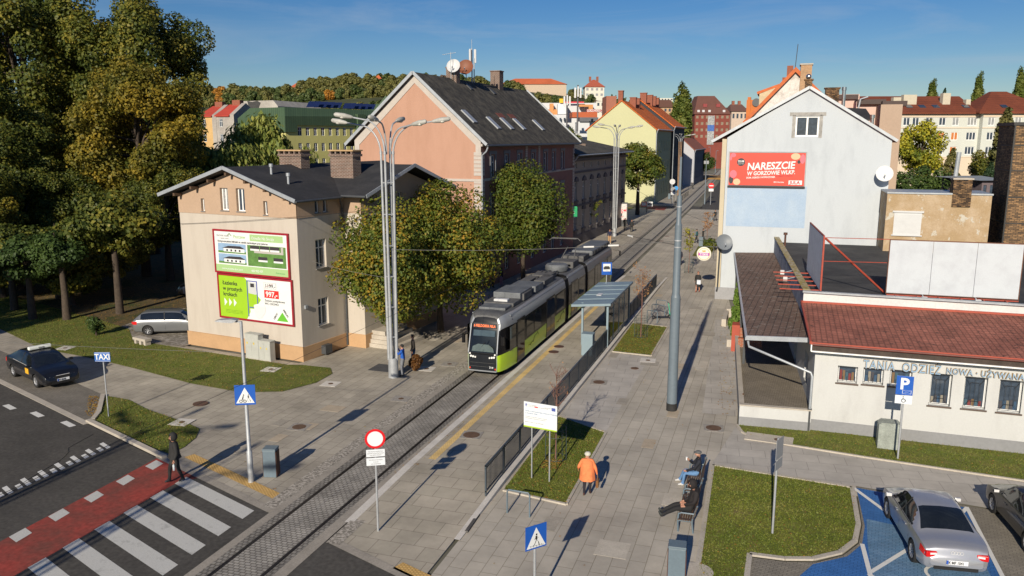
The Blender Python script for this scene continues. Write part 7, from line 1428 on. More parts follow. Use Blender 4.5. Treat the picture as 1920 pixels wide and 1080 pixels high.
ESTATE = dict(st=[(0, .42, .70, .62, .70, .60), (.08, .30, .84, .92, 1.02, .68), (.25, .22, .88, .98, 1.18, .66), (.55, .20, .90, .99, 1.40, .60), (1.0, .20, .90, .99, 1.48, .60), (1.8, .20, .90, .98, 1.50, .60), (2.6, .20, .90, .97, 1.49, .60), (3.0, .20, .90, .96, 1.42, .61), (3.4, .20, .90, .94, 1.22, .66), (3.8, .20, .89, .91, 1.00, .71), (4.3, .20, .88, .84, .90, .70), (4.6, .21, .84, .74, .80, .64), (4.76, .26, .76, .6, .64, .55), (4.83, .36, .62, .46, .48, .46)], rear=(.12, .56), ws=(3.0, 3.76), side=(.55, 3.5), wb=(.98, 3.85), L=4.83)
HATCH = dict(st=[(0, .42, .70, .62, .70, .60), (.08, .30, .84, .90, .98, .68), (.30, .22, .88, .98, 1.07, .68), (.85, .20, .90, .99, 1.30, .60), (1.3, .20, .90, .99, 1.44, .59), (1.9, .20, .90, .98, 1.49, .60), (2.6, .20, .90, .97, 1.47, .60), (3.0, .20, .90, .96, 1.38, .62), (3.4, .20, .90, .94, 1.18, .66), (3.75, .20, .89, .91, 1.00, .71), (4.25, .20, .88, .84, .90, .70), (4.55, .21, .84, .74, .80, .64), (4.72, .26, .76, .6, .64, .55), (4.78, .36, .62, .46, .48, .46)], rear=(.32, 1.2), ws=(2.9, 3.70), side=(1.0, 3.45), wb=(.98, 3.80), L=4.78)
TYRE = M('tyre', (.018, .018, .018), .85, var=.2); RIM = M('alloy_rim', (.42, .43, .45), .3, var=.05, metal=.6); CGL = M('car_glass', (.012, .015, .018), .05, var=.2, scale=2, spec=1.0); CBLK = M('car_trim_black', (.015, .015, .015), .5, var=.1)
REDL = C('tail_lamp_red', (.55, .01, .01), .15); CLL = C('lamp_clear', (.7, .7, .7), .1); RUBT = C('chrome', (.6, .6, .6), .15)
def paintm(name, c, metal=.5): return M(name, c, .28, var=.03, scale=1, metal=metal, coat=.6)
def loft_at(st, y, f):
 """width at height fraction"""
 return lerpst(st, y)
def car(label, loc, rz, spec, mat, kind='car', group=None, plate=None, detail=True, name='parked_car', rings=0, taxi=0):
 """x across, y forward, origin at the ground under the centre"""
 st = smoothst(spec['st'], 8); L_ = spec['L']; t = thing(name, label, kind, loc, rz, group); vs = []; fs = []; ms = []
 ringf = []
 for (y, zl, w, zb, zt, wt) in st:
  h = zb - zl; rg = [(0, zl), (w * .86, zl), (w * .97, zl + h * .12), (w * 1.0, zl + h * .45), (w * .995, zl + h * .75), (w * .965, zb)] + [(wt + (w * .965 - wt) * (1 - q) ** .85, zb + (zt - .045 - zb) * q) for q in (.05, .25, .5, .75, .94)] + [(wt, zt - .045), (wt * .80, zt - .008), (0, zt + .012)]
  ringf.append(rg)
 n = len(ringf[0]); full = 2 * n - 2
 for (S_, rg) in zip(st, ringf):
  for (x, z) in rg: vs.append((x, S_[0] - L_ / 2, z))
  for (x, z) in rg[-2:0:-1]: vs.append((-x, S_[0] - L_ / 2, z))
 r0, r1 = spec['rear']; w0, w1 = spec['ws']; s0, s1 = spec['side']
 for i in range(len(st) - 1):
  ym = (st[i][0] + st[i + 1][0]) / 2
  for j in range(full):
   a, b = i * full + j, i * full + (j + 1) % full; fs.append((a, b, b + full, a + full)); jj = j if j < n - 1 else full - 1 - j; mt = 0
   if 6 <= jj <= 9:
    q = (jj - 5.5) / 4
    if s0 + (r1 - s0) * .75 * q < ym < s1 - (s1 - w0) * .9 * q: mt = 1
   if jj in (11, 12) and (r0 < ym < r1 or w0 < ym < w1): mt = 1
   ms.append(mt)
 fs.append(tuple(range(full))[::-1]); ms.append(0); fs.append(tuple((len(st) - 1) * full + j for j in range(full))); ms.append(0)
 m = MB(); m.v = vs; m.f = fs; m.mi = ms; me = m.mesh('body', [mat, CGL, CBLK]); o = obj('body', me)
 cut = MB()
 for wy in spec['wb']:
  for s_ in (-1, 1): cut.cyl((s_ * .60, wy - L_ / 2, .33), (s_ * 1.1, wy - L_ / 2, .33), .365, n=28)
 co = cut.build('cut', [CBLK]); co.data.materials.clear(); co.data.materials.append(CBLK)
 b = o.modifiers.new('b', 'BOOLEAN'); b.object = co; b.operation = 'DIFFERENCE'; b.solver = 'EXACT'
 try: b.material_mode = 'TRANSFER'
 except Exception: pass
 bpy.context.view_layer.update(); dg = bpy.context.evaluated_depsgraph_get(); me2 = bpy.data.meshes.new_from_object(o.evaluated_get(dg), depsgraph=dg)
 bpy.data.objects.remove(o); bpy.data.objects.remove(co)
 names = [mm.name if mm else '' for mm in me2.materials]
 bm = bmesh.new(); bm.from_mesh(me2); gi = names.index(CGL.name)
 gm = bm.copy(); bmesh.ops.delete(bm, geom=[f for f in bm.faces if f.material_index == gi], context='FACES'); bmesh.ops.delete(gm, geom=[f for f in gm.faces if f.material_index != gi], context='FACES')
 for q, nm, mts in ((bm, 'body', None), (gm, 'windows', [CGL])):
  for f in q.faces: f.smooth = True
  mm = bpy.data.meshes.new(nm); q.to_mesh(mm); q.free()
  if mts is None:
   for k in me2.materials: mm.materials.append(k)
  else:
   mm.materials.append(CGL); mm.polygons.foreach_set('material_index', [0] * len(mm.polygons))
  mm.set_sharp_from_angle(angle=R(38)); ob = obj(nm, mm, t)
  if nm == 'body': body = ob
 if 'wheel' not in _wm:
  q = MB(); q.lathe([(.20, -.10), (.29, -.11), (.318, -.09), (.325, 0), (.318, .09), (.29, .11), (.20, .10)], (0, 0, 0), 28, axis='x')
  r_ = MB(); r_.lathe([(0, .055), (.07, .06), (.08, .03)], (0, 0, 0), 20, axis='x'); r_.lathe([(.17, .06), (.205, .095), (.21, .10), (.205, -.08), (.17, -.05)], (0, 0, 0), 28, axis='x'); r_.lathe([(0, .0), (.18, .0)], (0, 0, 0), 20, mi=1, axis='x')
  for k in range(7): a = k / 7 * 6.283; r_.bar((.05, .05 * math.cos(a), .05 * math.sin(a)), (.075, .19 * math.cos(a), .19 * math.sin(a)), .05, .035)
  _wm['wheel'] = (q.mesh('tyre', TYRE, smooth=True), r_.mesh('rim', [RIM, CBLK], smooth=True))
 for wy in spec['wb']:
  for s_ in (-1, 1):
   q = bpy.data.objects.new('wheel', None);
   q = obj('wheel', _wm['wheel'][0], t); q.location = (s_ * .775, wy - L_ / 2, .325); q.rotation_euler = (0, 0, 0 if s_ > 0 else math.pi); obj('rim', _wm['wheel'][1], q)
 Y = lambda y: y - L_ / 2
 for s_ in (-1, 1):
  yy = w1 - .32; A_ = lerpst(st, yy); q = MB(); q.obox((s_ * (A_[2] + .09), Y(yy), A_[3] + .07), (.2, .1, .13)); k = q.build('mirror', mat, t, bevel=.045); q = MB(); q.obox((s_ * (A_[2] + .09), Y(yy) - .053, A_[3] + .07), (.15, .005, .09)); q.build('mirror_glass', RUBT, k)
 for s_ in (-1, 1):
  for yy in (s0 + .15, (s0 + s1) / 2 + .05, s1 - .08):
   A_ = lerpst(st, yy); q = MB(); zz = [A_[1] + .12, (A_[1] + A_[3]) / 2, A_[3]]; xs = [A_[2] * .972, A_[2] * 1.001, A_[2] * .967]
   for k in range(2): q.bar((s_ * xs[k], Y(yy), zz[k]), (s_ * xs[k + 1], Y(yy), zz[k + 1]), .008, .008)
   q.build('door_seam', CBLK, body)
  for yy in (s0 + .42, (s0 + s1) / 2 + .3): A_ = lerpst(st, yy); MB().box(s_ * A_[2] * .99, s_ * (A_[2] * 1.0 + .022), Y(yy), Y(yy) + .18, A_[3] - .16, A_[3] - .125).build('door_handle', mat, body)
  q = MB(); q.bar((s_ * lerpst(st, s0 + .2)[2] * .968, Y(s0 + .2), lerpst(st, s0 + .2)[3]), (s_ * lerpst(st, s1)[2] * .968, Y(s1), lerpst(st, s1)[3]), .014, .014); q.build('window_trim', CBLK if not taxi else RUBT, body)
  yb = (s0 + s1) / 2 + .02; A_ = lerpst(st, yb); q = MB(); q.bar((s_ * A_[2] * .968, Y(yb), A_[3]), (s_ * (A_[5] + .012), Y(yb - .05), A_[4] - .04), .07, .012); q.build('pillar', CBLK, body)
  def corner(y, zf): A_ = lerpst(st, y); h = A_[3] - A_[1]; zz = A_[1] + h * zf; k = 1.0 if zf < .8 else .98; return (s_ * (A_[2] * k + .006), Y(y), zz)
  def band(nm, ya, yb_, f0, f1, mt, y_end, xin):
   q = MB(); ys_ = [ya + (yb_ - ya) * k / 4 for k in range(5)]
   for a, b_ in zip(ys_, ys_[1:]): q.quad(corner(a, f0), corner(b_, f0), corner(b_, f1), corner(a, f1))
   c0, c1 = corner(ya, f0), corner(ya, f1); sg = -1 if y_end == 0 else 1
   q.quad(c0, (s_ * xin, c0[1] + sg * .035, c0[2]), (s_ * xin, c1[1] + sg * .035, c1[2]), c1); return q.build(nm, mt, t)
  band('tail_light', .09, .34, .66, .93, REDL, 0, .50)
  zt_l = lerpst(st, .1)[3] - .12; q = MB(); q.obox((s_ * .64, Y(.075), zt_l), (.30, .12, .17), (0, 0, -s_ * .18)); q.build('tail_light', REDL, t, bevel=.03); q = MB(); q.obox((s_ * .60, Y(.025), zt_l + .03), (.17, .05, .05), (0, 0, -s_ * .18)); q.build('reversing_light', CLL, t)
  e = L_; A_ = lerpst(st, e - .25); q = MB(); zz = A_[3] - .04
  q.add([(s_ * .40, Y(e - .045), .60), (s_ * .70, Y(e - .10), .62), (s_ * .80, Y(e - .27), .68), (s_ * .74, Y(e - .36), zz + .04), (s_ * .50, Y(e - .22), zz - .0), (s_ * .40, Y(e - .14), zz - .04)], [(0, 1, 2, 3, 4, 5)]); q.build('headlight', CLL, t)
 q = MB(); e = L_; q.box(-.34, .34, Y(e) - .06, Y(e) + .004, .50, .63); q.build('grille', CBLK, t); q = MB(); q.box(-.5, .5, Y(e) - .05, Y(e) + .012, .25, .36); q.build('air_intake', CBLK, t)
 q = MB(); q.bar((-.55, Y(0) + .03, .36), (.55, Y(0) + .03, .36), .06, .09); q.build('lower_bumper', CBLK, t)
 for y_, sg in ((Y(0), -1), (Y(L_), 1)):
  zc = .56 if sg < 0 else .44
  pk_ = MB().box(-.27, .27, y_ + sg * .025, y_ + sg * .04, zc - .06, zc + .06).build('number_plate', C('plate_white', (.7, .72, .75), .5), t); MB().box(-.27 * (-sg) - .0, (-.22) * (-sg), y_ + sg * .0405, y_ + sg * .043, zc - .055, zc + .055).build('blue_band', C('plate_blue', (.02, .08, .4), .5), pk_)
  if plate: text(plate, .11, blk_, t, (.22 * sg, y_ + sg * .044, zc - .04), (math.pi / 2, 0, 0 if sg < 0 else math.pi), bold=.002, sx=.8, name='plate_number')
 q = MB(); A_ = lerpst(st, .12)
 if rings:
  for k in range(4): MB().torus(((k - 1.5) * .075, Y(.04), .80), .045, .006, 16, 5, 'y').build('ring_emblem', RUBT, t)
 A_ = lerpst(st, r1 + .02)
 return t
silver = paintm('silver_paint', (.40, .41, .44)); blackp = paintm('black_paint', (.008, .009, .012), 0); greyp = paintm('grey_paint', (.23, .24, .25)); dbl = paintm('dark_blue_paint', (.012, .016, .03), .2)
def heading(ax, ay, bx, by): return math.atan2(-(bx - ax), by - ay)
car('silver saloon car parked on the blue disabled bay', (5.2, 26.05, .02), heading(5.5, 24.0, 4.95, 28.5), SEDAN, silver, plate='K·MF 1041', rings=1).scale = (1.05,) * 3
car('dark charcoal car half out of the right picture edge', (8.55, 27.6, .02), heading(8.9, 25, 8.3, 30), SEDAN, paintm('charcoal_paint', (.03, .032, .036), .4))
tx = car('black taxi with a white roof sign in the bay at the left', (-35.9, 30.75, .02), heading(-37.7, 31.4, -34.1, 30.0), HATCH, blackp, 'taxi', plate='FG 0237J', taxi=1)
tx.scale = (1.05,) * 3; q = MB(); q.obox((0, -.1, 1.60), (1.05, .22, .17)); k = q.build('taxi_roof_sign', C('sign_cream2', (.72, .75, .72), .4), tx, bevel=.05); text('TAXI', .12, gry, k, (.1, .02, 1.55), (math.pi / 2, 0, math.pi), bold=.003)
q = MB(); q.box(.905, .912, .35, .75, .55, .82); q.build('yellow_door_badge', C('badge_yellow', (.7, .38, .02)), tx)
q = MB(); q.bar((-.3, 2.41, .66), (.3, 2.41, .66), .02, .02); q.build('chrome_bar', RUBT, tx)
car('silver estate car parked on gravel beside the corner house', (-36.5, 41.3, .03), heading(-38.6, 40.4, -34.4, 42.3), ESTATE, greyp, plate='FGW 41')
car('dark car facing the lawn, farther of the two left of the corner house', (-43.0, 52.8, .03), R(128), HATCH, dbl, group='cars in the shade of the park')
car('black car behind the silver estate, half hidden by the corner house', (-38.4, 48.2, .03), R(150), SEDAN, blackp, group='cars in the shade of the park')
for k, (px, py, rz, mt, lab) in enumerate(((300, 445, 1.9, dbl, 'blue car among the park trunks right of the middle'), (170, 440, 1.7, silver, 'silver car in the park lot, seen between trunks'), (75, 500, 1.5, greyp, 'grey car in the park lot at the left'), (225, 410, 1.8, silver, 'pale car far back in the park lot'), (60, 460, 1.6, dbl, 'dark blue car far back at the left'))):
 x, y = G(px, py); car(lab, (x, y, .03), rz, HATCH if k % 2 else ESTATE, mt)
for k, (px, py, rz, mt, lab) in enumerate(((1322, 283, 1.5, C('van_white', (.6, .6, .58), .4), 'white van on the cross street before the brick mill'), (1338, 281, 1.4, greyp, 'grey car behind the street lamps before the mill'), (1342, 290, 1.6, dbl, 'dark car at the far crossing'))):
 x, y = G(px, py); c = car(lab, (x * .62, y * .62, .02), rz, ESTATE, mt, kind='van' if k == 0 else 'car')
 if k == 0: c.scale = (1, 1.1, 1.45)
for k, (px, py) in enumerate(((1700, 320), (1725, 318), (1812, 340), (1775, 343))):
 x, y, _ = DD(px, 400, 135); car(['silver car before the apartments, first from the left', 'grey car before the apartments, second from the left', 'dark car before the apartments at the right', 'white car before the apartments near the flue pipe'][k], (x, y, 0), 1.2, HATCH, [silver, greyp, blackp, _mats['van_white']][k])
# people
def skin(name, chains, rad, regions, mats, parent, sub=2, flatten=None):
 """chains: dict joint->(pos), edges list; regions: list of (jointA, jointB, material index); one continuous body mesh"""
 J, E_ = chains; names = list(J); me = bpy.data.meshes.new(name); me.from_pydata([J[k] for k in names], [(names.index(a), names.index(b)) for a, b in E_], [])
 o = bpy.data.objects.new(name, me); S.collection.objects.link(o); md = o.modifiers.new('s', 'SKIN'); md.use_smooth_shade = True
 for i, k in enumerate(names):
  sv = me.skin_vertices[0].data[i]; r = rad[k]; sv.radius = r if isinstance(r, tuple) else (r, r); sv.use_root = (k == 'pelvis')
 s2 = o.modifiers.new('u', 'SUBSURF'); s2.levels = sub; s2.render_levels = sub
 bpy.context.view_layer.update(); dg = bpy.context.evaluated_depsgraph_get(); m2 = bpy.data.meshes.new_from_object(o.evaluated_get(dg), depsgraph=dg); bpy.data.objects.remove(o)
 m2.materials.clear(); [m2.materials.append(m) for m in mats]
 segs = [(Vector(J[a]), Vector(J[b]), mi) for a, b, mi in regions]; V = m2.vertices
 for p in m2.polygons:
  c = p.center; best = 1e9
  for a, b, mi in segs:
   d = b - a; t = max(0, min(1, (c - a).dot(d) / max(d.length_squared, 1e-9))); q = (c - a - d * t).length
   if q < best: best = q; bi = mi
  p.material_index = bi; p.use_smooth = True
 return m2
SKIN = C('skin', (.42, .22, .15), .6)
def person(label, loc, rz, h=1.75, top=(.02, .02, .02), legs=(.02, .02, .02), shoes=(.02, .02, .02), hair=(.05, .03, .02), pose='walk', hat=None, skirt=None, coat=0, arms=None, headturn=0, wide=1.0, hood=False, sub=2, group=None, bulk=1.0, stride=.22, bag=None, detail=True, gloves=False, slump=0):
 t = thing('person', label, 'person', loc, rz, group); s = h / 1.75
 def mk(nm, c): key = '%s_%02x%02x%02x' % (nm, *[int(x * 255) for x in c]); return M(key, c, .85, var=.18, scale=6)
 MT = [mk('cloth', top), mk('trouser', legs), mk('shoe', shoes), SKIN]
 J = {}; b = bulk
 hz = .92
 if pose == 'sit' or pose == 'recline':
  hz = .50; back = -.08 if pose == 'sit' else -.22
  J['pelvis'] = (0, 0, hz); J['waist'] = (0, back * .4 + slump * .2, hz + .20); J['chest'] = (0, back + slump * .5, hz + .43); J['neck'] = (0, back + .02 + slump, hz + .60); J['head'] = (0, back + .05 + slump * 1.3, hz + .72); J['crown'] = (0, back + .05 + slump * 1.4, hz + .82)
  for k, sx in (('l', -1), ('r', 1)):
   if pose == 'sit': kn = (sx * .12, .42, hz + .02); an = (sx * .13 + (.10 if sx > 0 else 0), .48 + .1 * (sx > 0), .09); to = (an[0], an[1] + .17, .05)
   else: kn = (sx * .13, .42, hz + .0); an = (sx * .09, .86, .22 + .05 * (sx > 0)); to = (an[0] + sx * .02, an[1] + .06, .37)
   J['hip' + k] = (sx * .09, .02, hz - .01); J['knee' + k] = kn; J['ank' + k] = an; J['toe' + k] = to; J['heel' + k] = (an[0], an[1] - .03, an[2] - .05)
 else:
  J['pelvis'] = (0, 0, hz); J['waist'] = (0, .0, hz + .18); J['chest'] = (0, .01, hz + .40); J['neck'] = (0, .01, hz + .57); J['head'] = (0, .035, hz + .69); J['crown'] = (0, .03, hz + .775)
  for k, sx in (('l', -1), ('r', 1)):
   f = stride * sx if pose == 'walk' else .0
   J['hip' + k] = (sx * .09, 0, hz - .04); J['knee' + k] = (sx * .10, f * .55 + .05, .50); J['ank' + k] = (sx * .10, f, .095 + (.03 if f < 0 else 0)); J['toe' + k] = (sx * .115, f + .16, .045); J['heel' + k] = (sx * .10, f - .04, .05)
 cz = J['chest'][2]; cy = J['chest'][1]
 arms = arms or {}
 for k, sx in (('l', -1), ('r', 1)):
  J['sh' + k] = (sx * .185 * wide, cy, cz + .085)
  a = arms.get(k)
  if a is None:
   if pose in ('sit', 'recline'): a = ((sx * .27, cy + .06, cz - .17), (sx * .13, cy + .34, cz - .30))
   else: f = -stride * sx * .6 if pose == 'walk' else .02; a = ((sx * .255 * wide, f * .3 - .02, cz - .19), (sx * .265 * wide, f + .06, cz - .41))
  J['el' + k] = a[0]; J['wr' + k] = a[1]; d = (Vector(a[1]) - Vector(a[0])).normalized(); J['palm' + k] = tuple(Vector(a[1]) + d * .06)
 E_ = [('pelvis', 'waist'), ('waist', 'chest'), ('chest', 'neck'), ('neck', 'head'), ('head', 'crown')]
 for k in 'lr': E_ += [('pelvis', 'hip' + k), ('hip' + k, 'knee' + k), ('knee' + k, 'ank' + k), ('ank' + k, 'toe' + k), ('ank' + k, 'heel' + k), ('chest', 'sh' + k), ('sh' + k, 'el' + k), ('el' + k, 'wr' + k), ('wr' + k, 'palm' + k)]
 rad = dict(pelvis=(.145 * b, .105 * b), waist=(.135 * b, .10 * b), chest=(.155 * b, .11 * b), neck=(.055, .055), head=(.078, .09), crown=(.07, .08))
 for k in 'lr': rad.update({'hip' + k: .095 * b, 'knee' + k: .065 * (b ** .5), 'ank' + k: .045, 'toe' + k: .035, 'heel' + k: .033, 'sh' + k: .07 * b, 'el' + k: .050 * b, 'wr' + k: .034, 'palm' + k: (.036, .022)})
 reg = [('pelvis', 'waist', 0), ('waist', 'chest', 0), ('chest', 'neck', 0), ('head', 'crown', 3), ('neck', 'head', 3)]
 for k in 'lr': reg += [('hip' + k, 'knee' + k, 1), ('knee' + k, 'ank' + k, 1), ('ank' + k, 'toe' + k, 2), ('ank' + k, 'heel' + k, 2), ('chest', 'sh' + k, 0), ('sh' + k, 'el' + k, 0), ('el' + k, 'wr' + k, 0), ('wr' + k, 'palm' + k, 3)]
 J = {k: tuple(c * s for c in v) for k, v in J.items()}; rad = {k: (tuple(x * s for x in v) if isinstance(v, tuple) else v * s) for k, v in rad.items()}
 me = skin('body', (J, E_), rad, reg, MT, t, sub)
 m = MB()
 if detail:
  for k, sx in (('l', -1), ('r', 1)):
   w_ = Vector(J['wr' + k]); p = Vector(J['palm' + k]); d = (p - w_).normalized(); side = d.cross(Vector((sx, 0, .2))).normalized(); inn = side.cross(d).normalized()
   for q, ln in enumerate((.062, .07, .066, .052)):
    b0 = p + side * (q - 1.5) * .017 * s + d * .0; m.tube([b0, b0 + d * ln * .55 * s, b0 + (d * ln * .9 + inn * .02) * s], [.0095 * s, .0085 * s, .006 * s], 6, 3)
   b0 = w_ + d * .03 * s - side * .03 * s; m.tube([w_ + d * .02 * s, b0 + (d * .02 - side * .005) * s, b0 + (d * .05 - side * .008 + inn * .008) * s], [.012 * s, .0105 * s, .007 * s], 6, 3)
  H_ = Vector(J['head']); c, s2 = math.cos(headturn), math.sin(headturn); fd = Vector((-s2, c, 0)); rt_ = Vector((c, s2, 0)); F_ = H_ + Vector((0, 0, .012 * s))
  m.tube([F_ + fd * .085 * s + Vector((0, 0, .02)), F_ + fd * .112 * s - Vector((0, 0, .018)), F_ + fd * .085 * s - Vector((0, 0, .024))], [.008, .014, .008], 6, 3)
  for e in (-1, 1): m.sph(tuple(F_ + rt_ * e * .078 * s), .024 * s, (.5, 1, 1.2), 8, 6, 3)
 bm = bmesh.new(); bm.from_mesh(me)
 if m.v:
  vv = [bm.verts.new(v) for v in m.v]
  for f, mi in zip(m.f, m.mi):
   try: ff = bm.faces.new([vv[i] for i in f]); ff.material_index = mi; ff.smooth = True
   except ValueError: pass
 bm.to_mesh(me); bm.free(); obj('body', me, t)
 if detail:
  for e in (-1, 1): MB().sph(tuple(F_ + fd * .082 * s + rt_ * e * .03 * s + Vector((0, 0, .022 * s))), .010 * s, (1, .6, 1), 8, 6).build('eye', C('eye_dark', (.03, .02, .015), .3), t)
  MB().bar(tuple(F_ + fd * .092 * s - rt_ * .022 * s - Vector((0, 0, .048 * s))), tuple(F_ + fd * .092 * s + rt_ * .022 * s - Vector((0, 0, .048 * s))), .008, .008).build('mouth', C('lips', (.3, .1, .08), .5), t)
 Hd = Vector(J['head']); hc = Hd + Vector((0, -.012 * s, .04 * s))
 if hood:
  q = MB(); q.sph(tuple(hc + Vector((0, -.02, -.015))), .135 * s, (.98, 1.1, 1.25), 16, 12); nv = [v for v in q.v]
  bmh = bmesh.new(); me_ = q.mesh('hood', MT[0], smooth=True); bmh.from_mesh(me_); fwd = Vector((-math.sin(headturn), math.cos(headturn), -.15)).normalized(); bmesh.ops.delete(bmh, geom=[f for f in bmh.faces if (f.calc_center_median() - hc).normalized().dot(fwd) > .72], context='FACES'); bmh.to_mesh(me_); bmh.free(); obj('hood', me_, t)
 elif hat == 'beret': MB().sph(tuple(hc + Vector((0, 0, .03 * s))), .125 * s, (1, 1.05, .72), 16, 10).build('beret', M('cream_wool', (.62, .60, .52), .95, var=.1, scale=20, bump=.5), t, smooth=True)
 elif hat == 'cap': q = MB(); q.sph(tuple(hc + Vector((0, .0, .04 * s))), .105 * s, (1, 1.15, .62), 16, 10); q.obox(tuple(hc + Vector((0, .11, .03))), (.14, .10, .02), (-.2, 0, 0)); q.build('flat_cap', M('grey_tweed', (.10, .105, .11), .9, var=.2, scale=30), t, smooth=True)
 elif hair != 'bald':
  q = MB(); q.sph(tuple(hc), .101 * s, (.92, 1.05, 1.0), 14, 10); me_ = q.mesh('hair', mk('hair', hair), smooth=True); bmh = bmesh.new(); bmh.from_mesh(me_); bmesh.ops.delete(bmh, geom=[f for f in bmh.faces if (f.calc_center_median() - hc).normalized().dot(Vector((0, .86, -.5))) > .35], context='FACES'); bmh.to_mesh(me_); bmh.free(); obj('hair', me_, t)
 if coat:
  cz = J['chest'][2]; prof_ = [(.10, .09, cz + .15 * s), (.185 * b, .115 * b, cz + .08 * s), (.19 * b, .135 * b, cz - .1 * s), (.195 * b, .15 * b, cz - .3 * s), (.22 * b, .18 * b, cz - coat * s)]
  q = MB(); n = 24; vs = []
  for (rx, ry, z) in prof_:
   for k in range(n): a = k / n * 6.283; w2 = 1 + (.05 * math.sin(a * 6 + 1) if z < cz - .2 else 0); vs.append((rx * w2 * math.cos(a), ry * w2 * math.sin(a), z))
  q.add(vs, [(i * n + k, i * n + (k + 1) % n, (i + 1) * n + (k + 1) % n, (i + 1) * n + k) for i in range(len(prof_) - 1) for k in range(n)]); q.build('coat', MT[0], t, smooth=True)
 return t, J
t, J = person('man in black hooded jacket and trousers stepping onto the red crossing with a bottle', (-20.25, 22.35, .01), R(145), 1.86, hood=True, stride=.2, shoes=(.03, .03, .035), bulk=1.25, headturn=.1, coat=.42, arms={'l': ((-.29, .0, 1.12), (-.30, .10, .90)), 'r': ((.29, -.02, 1.12), (.20, .08, .95))})
def carried(name, label, cat, mb, mat, t_, off, rz=0):
 c, s_ = math.cos(t_.rotation_euler.z), math.sin(t_.rotation_euler.z); k = thing(name, label, cat, (t_.location.x + c * off[0] - s_ * off[1], t_.location.y + s_ * off[0] + c * off[1], t_.location.z + off[2]), t_.rotation_euler.z + rz); mb.build(name, mat, k, smooth=True); return k
q = MB(); q.lathe([(0, -.24), (.04, -.24), (.042, -.05), (.015, 0), (.015, .03), (0, .03)], (0, 0, 0), 14); carried('bottle', 'clear plastic bottle in the hand of the hooded man on the crossing', 'bottle', q, C('bottle_plastic', (.55, .6, .62), .1), t, (-.32, .13, .83))
t, J = person('woman seen from behind in an orange coat and cream beret walking up the pavement', (-5.7, 25.95, .005), R(4), 1.6, top=(.72, .21, .075), legs=(.015, .012, .02), hat='beret', stride=.10, bulk=1.25, coat=.68, wide=1.05, shoes=(.06, .02, .015), arms={'l': ((-.34, -.02, 1.14), (-.36, .12, .98)), 'r': ((.33, -.03, 1.12), (.37, .03, .90))})
q = MB(); q.obox((0, 0, -.32), (.09, .26, .26)); q.tube([(0, -.1, -.2), (0, -.04, -.02), (0, .04, -.02), (0, .1, -.2)], .01, 6); carried('handbag', 'brown leather handbag carried by the woman in the orange coat', 'handbag', q, M('brown_leather', (.18, .075, .02), .5, var=.3, scale=8), t, (.36, .04, .80))
BENCHX = -1.95
t, J = person('man in flat cap and blue jeans drinking from a cup on the farther bench', (-2.12, 27.95, .0), R(97), 1.74, pose='sit', top=(.012, .014, .022), legs=(.10, .21, .40), shoes=(.5, .5, .5), hat='cap', bulk=1.15, headturn=.2, arms={'l': ((-.26, .10, .75), (-.12, .36, .62)), 'r': ((.25, .12, .74), (.06, .28, .95))})
q = MB(); q.lathe([(0, -.06), (.03, -.06), (.04, .06), (0, .06)], (0, 0, 0), 14); carried('paper_cup', 'white paper cup held by the man in the flat cap', 'cup', q, wht, t, (.04, .36, 1.0))
t, J = person('person in black hooded coat reclining with legs stretched out on the nearer bench', (-2.05, 25.0, .0), R(100), 1.9, pose='recline', hood=True, top=(.014, .011, .012), legs=(.012, .012, .014), shoes=(.03, .035, .035), bulk=1.45, headturn=.3, slump=.12, coat=0)
t, J = person('man in a bright blue jacket and grey trousers filming beside the lamp cluster', (-18.15, 36.95, .005), R(100), 1.76, top=(.01, .09, .42), legs=(.16, .17, .19), pose='stand', hair=(.02, .02, .02), bulk=1.1, arms={'l': ((-.24, .16, 1.22), (-.12, .26, 1.5)), 'r': ((.24, .16, 1.22), (.10, .27, 1.5))})
person('man in a dark brown jacket and jeans standing behind the man in blue', (-18.35, 38.7, .005), R(120), 1.86, top=(.02, .016, .013), legs=(.03, .07, .14), shoes=(.4, .4, .4), pose='stand', bulk=1.15)
person('woman in black top and black trousers beside the salmon house corner', (-22.15, 62.5, .005), R(-60), 1.66, pose='stand', hair=(.03, .02, .015))
person('woman in black jacket and pink trousers looking at her phone by the salmon house', (-21.6, 63.2, .005), R(70), 1.64, legs=(.42, .22, .26), pose='stand', hair=(.04, .02, .015), shoes=(.5, .5, .5), arms={'r': ((.2, .12, 1.12), (.05, .28, 1.2))})
t, J = person('woman in a long black coat with bare legs holding a white bag', (-5.55, 65.9, .005), R(172), 1.72, legs=(.42, .22, .15), shoes=(.3, .09, .05), hair=(.22, .06, .03), coat=.85, stride=.14, arms={'l': ((-.25, .05, 1.12), (-.1, .2, 1.0))})
q = MB(); q.obox((0, 0, -.1), (.3, .08, .36)); carried('carrier_bag', 'white and blue bag held by the woman in the long black coat', 'bag', q, M('bag_print', (.60, .64, .70), .6, var=.3, scale=6), t, (-.12, .26, .98))
t, J = person('person in a dark coat with a red-brown bag walking behind the big grey pole', (-8.55, 79.5, .005), R(0), 1.7, top=(.02, .022, .04), stride=.25, coat=.5)
q = MB(); q.obox((0, 0, 0), (.12, .35, .3)); carried('shoulder_bag', 'red-brown bag of the person behind the big grey pole', 'bag', q, C('bag_rust', (.2, .06, .04)), t, (-.36, 0, .9))
person('man in navy sweater, tan trousers and sunglasses near the second lamp cluster', (-18.35, 93.5, .005), R(190), 1.8, top=(.015, .018, .05), legs=(.45, .27, .13), shoes=(.6, .6, .6), pose='stand', hair=(.03, .02, .02), bulk=1.15)
person('bald man in black walking beside the second lamp cluster', (-19.05, 107.6, .005), R(190), 1.85, hair='bald', bulk=1.2, stride=.2)
person('woman in black with dark hair walking right of the bald man', (-18.0, 106.7, .005), R(190), 1.68, bulk=1.05, stride=.2, coat=.45)
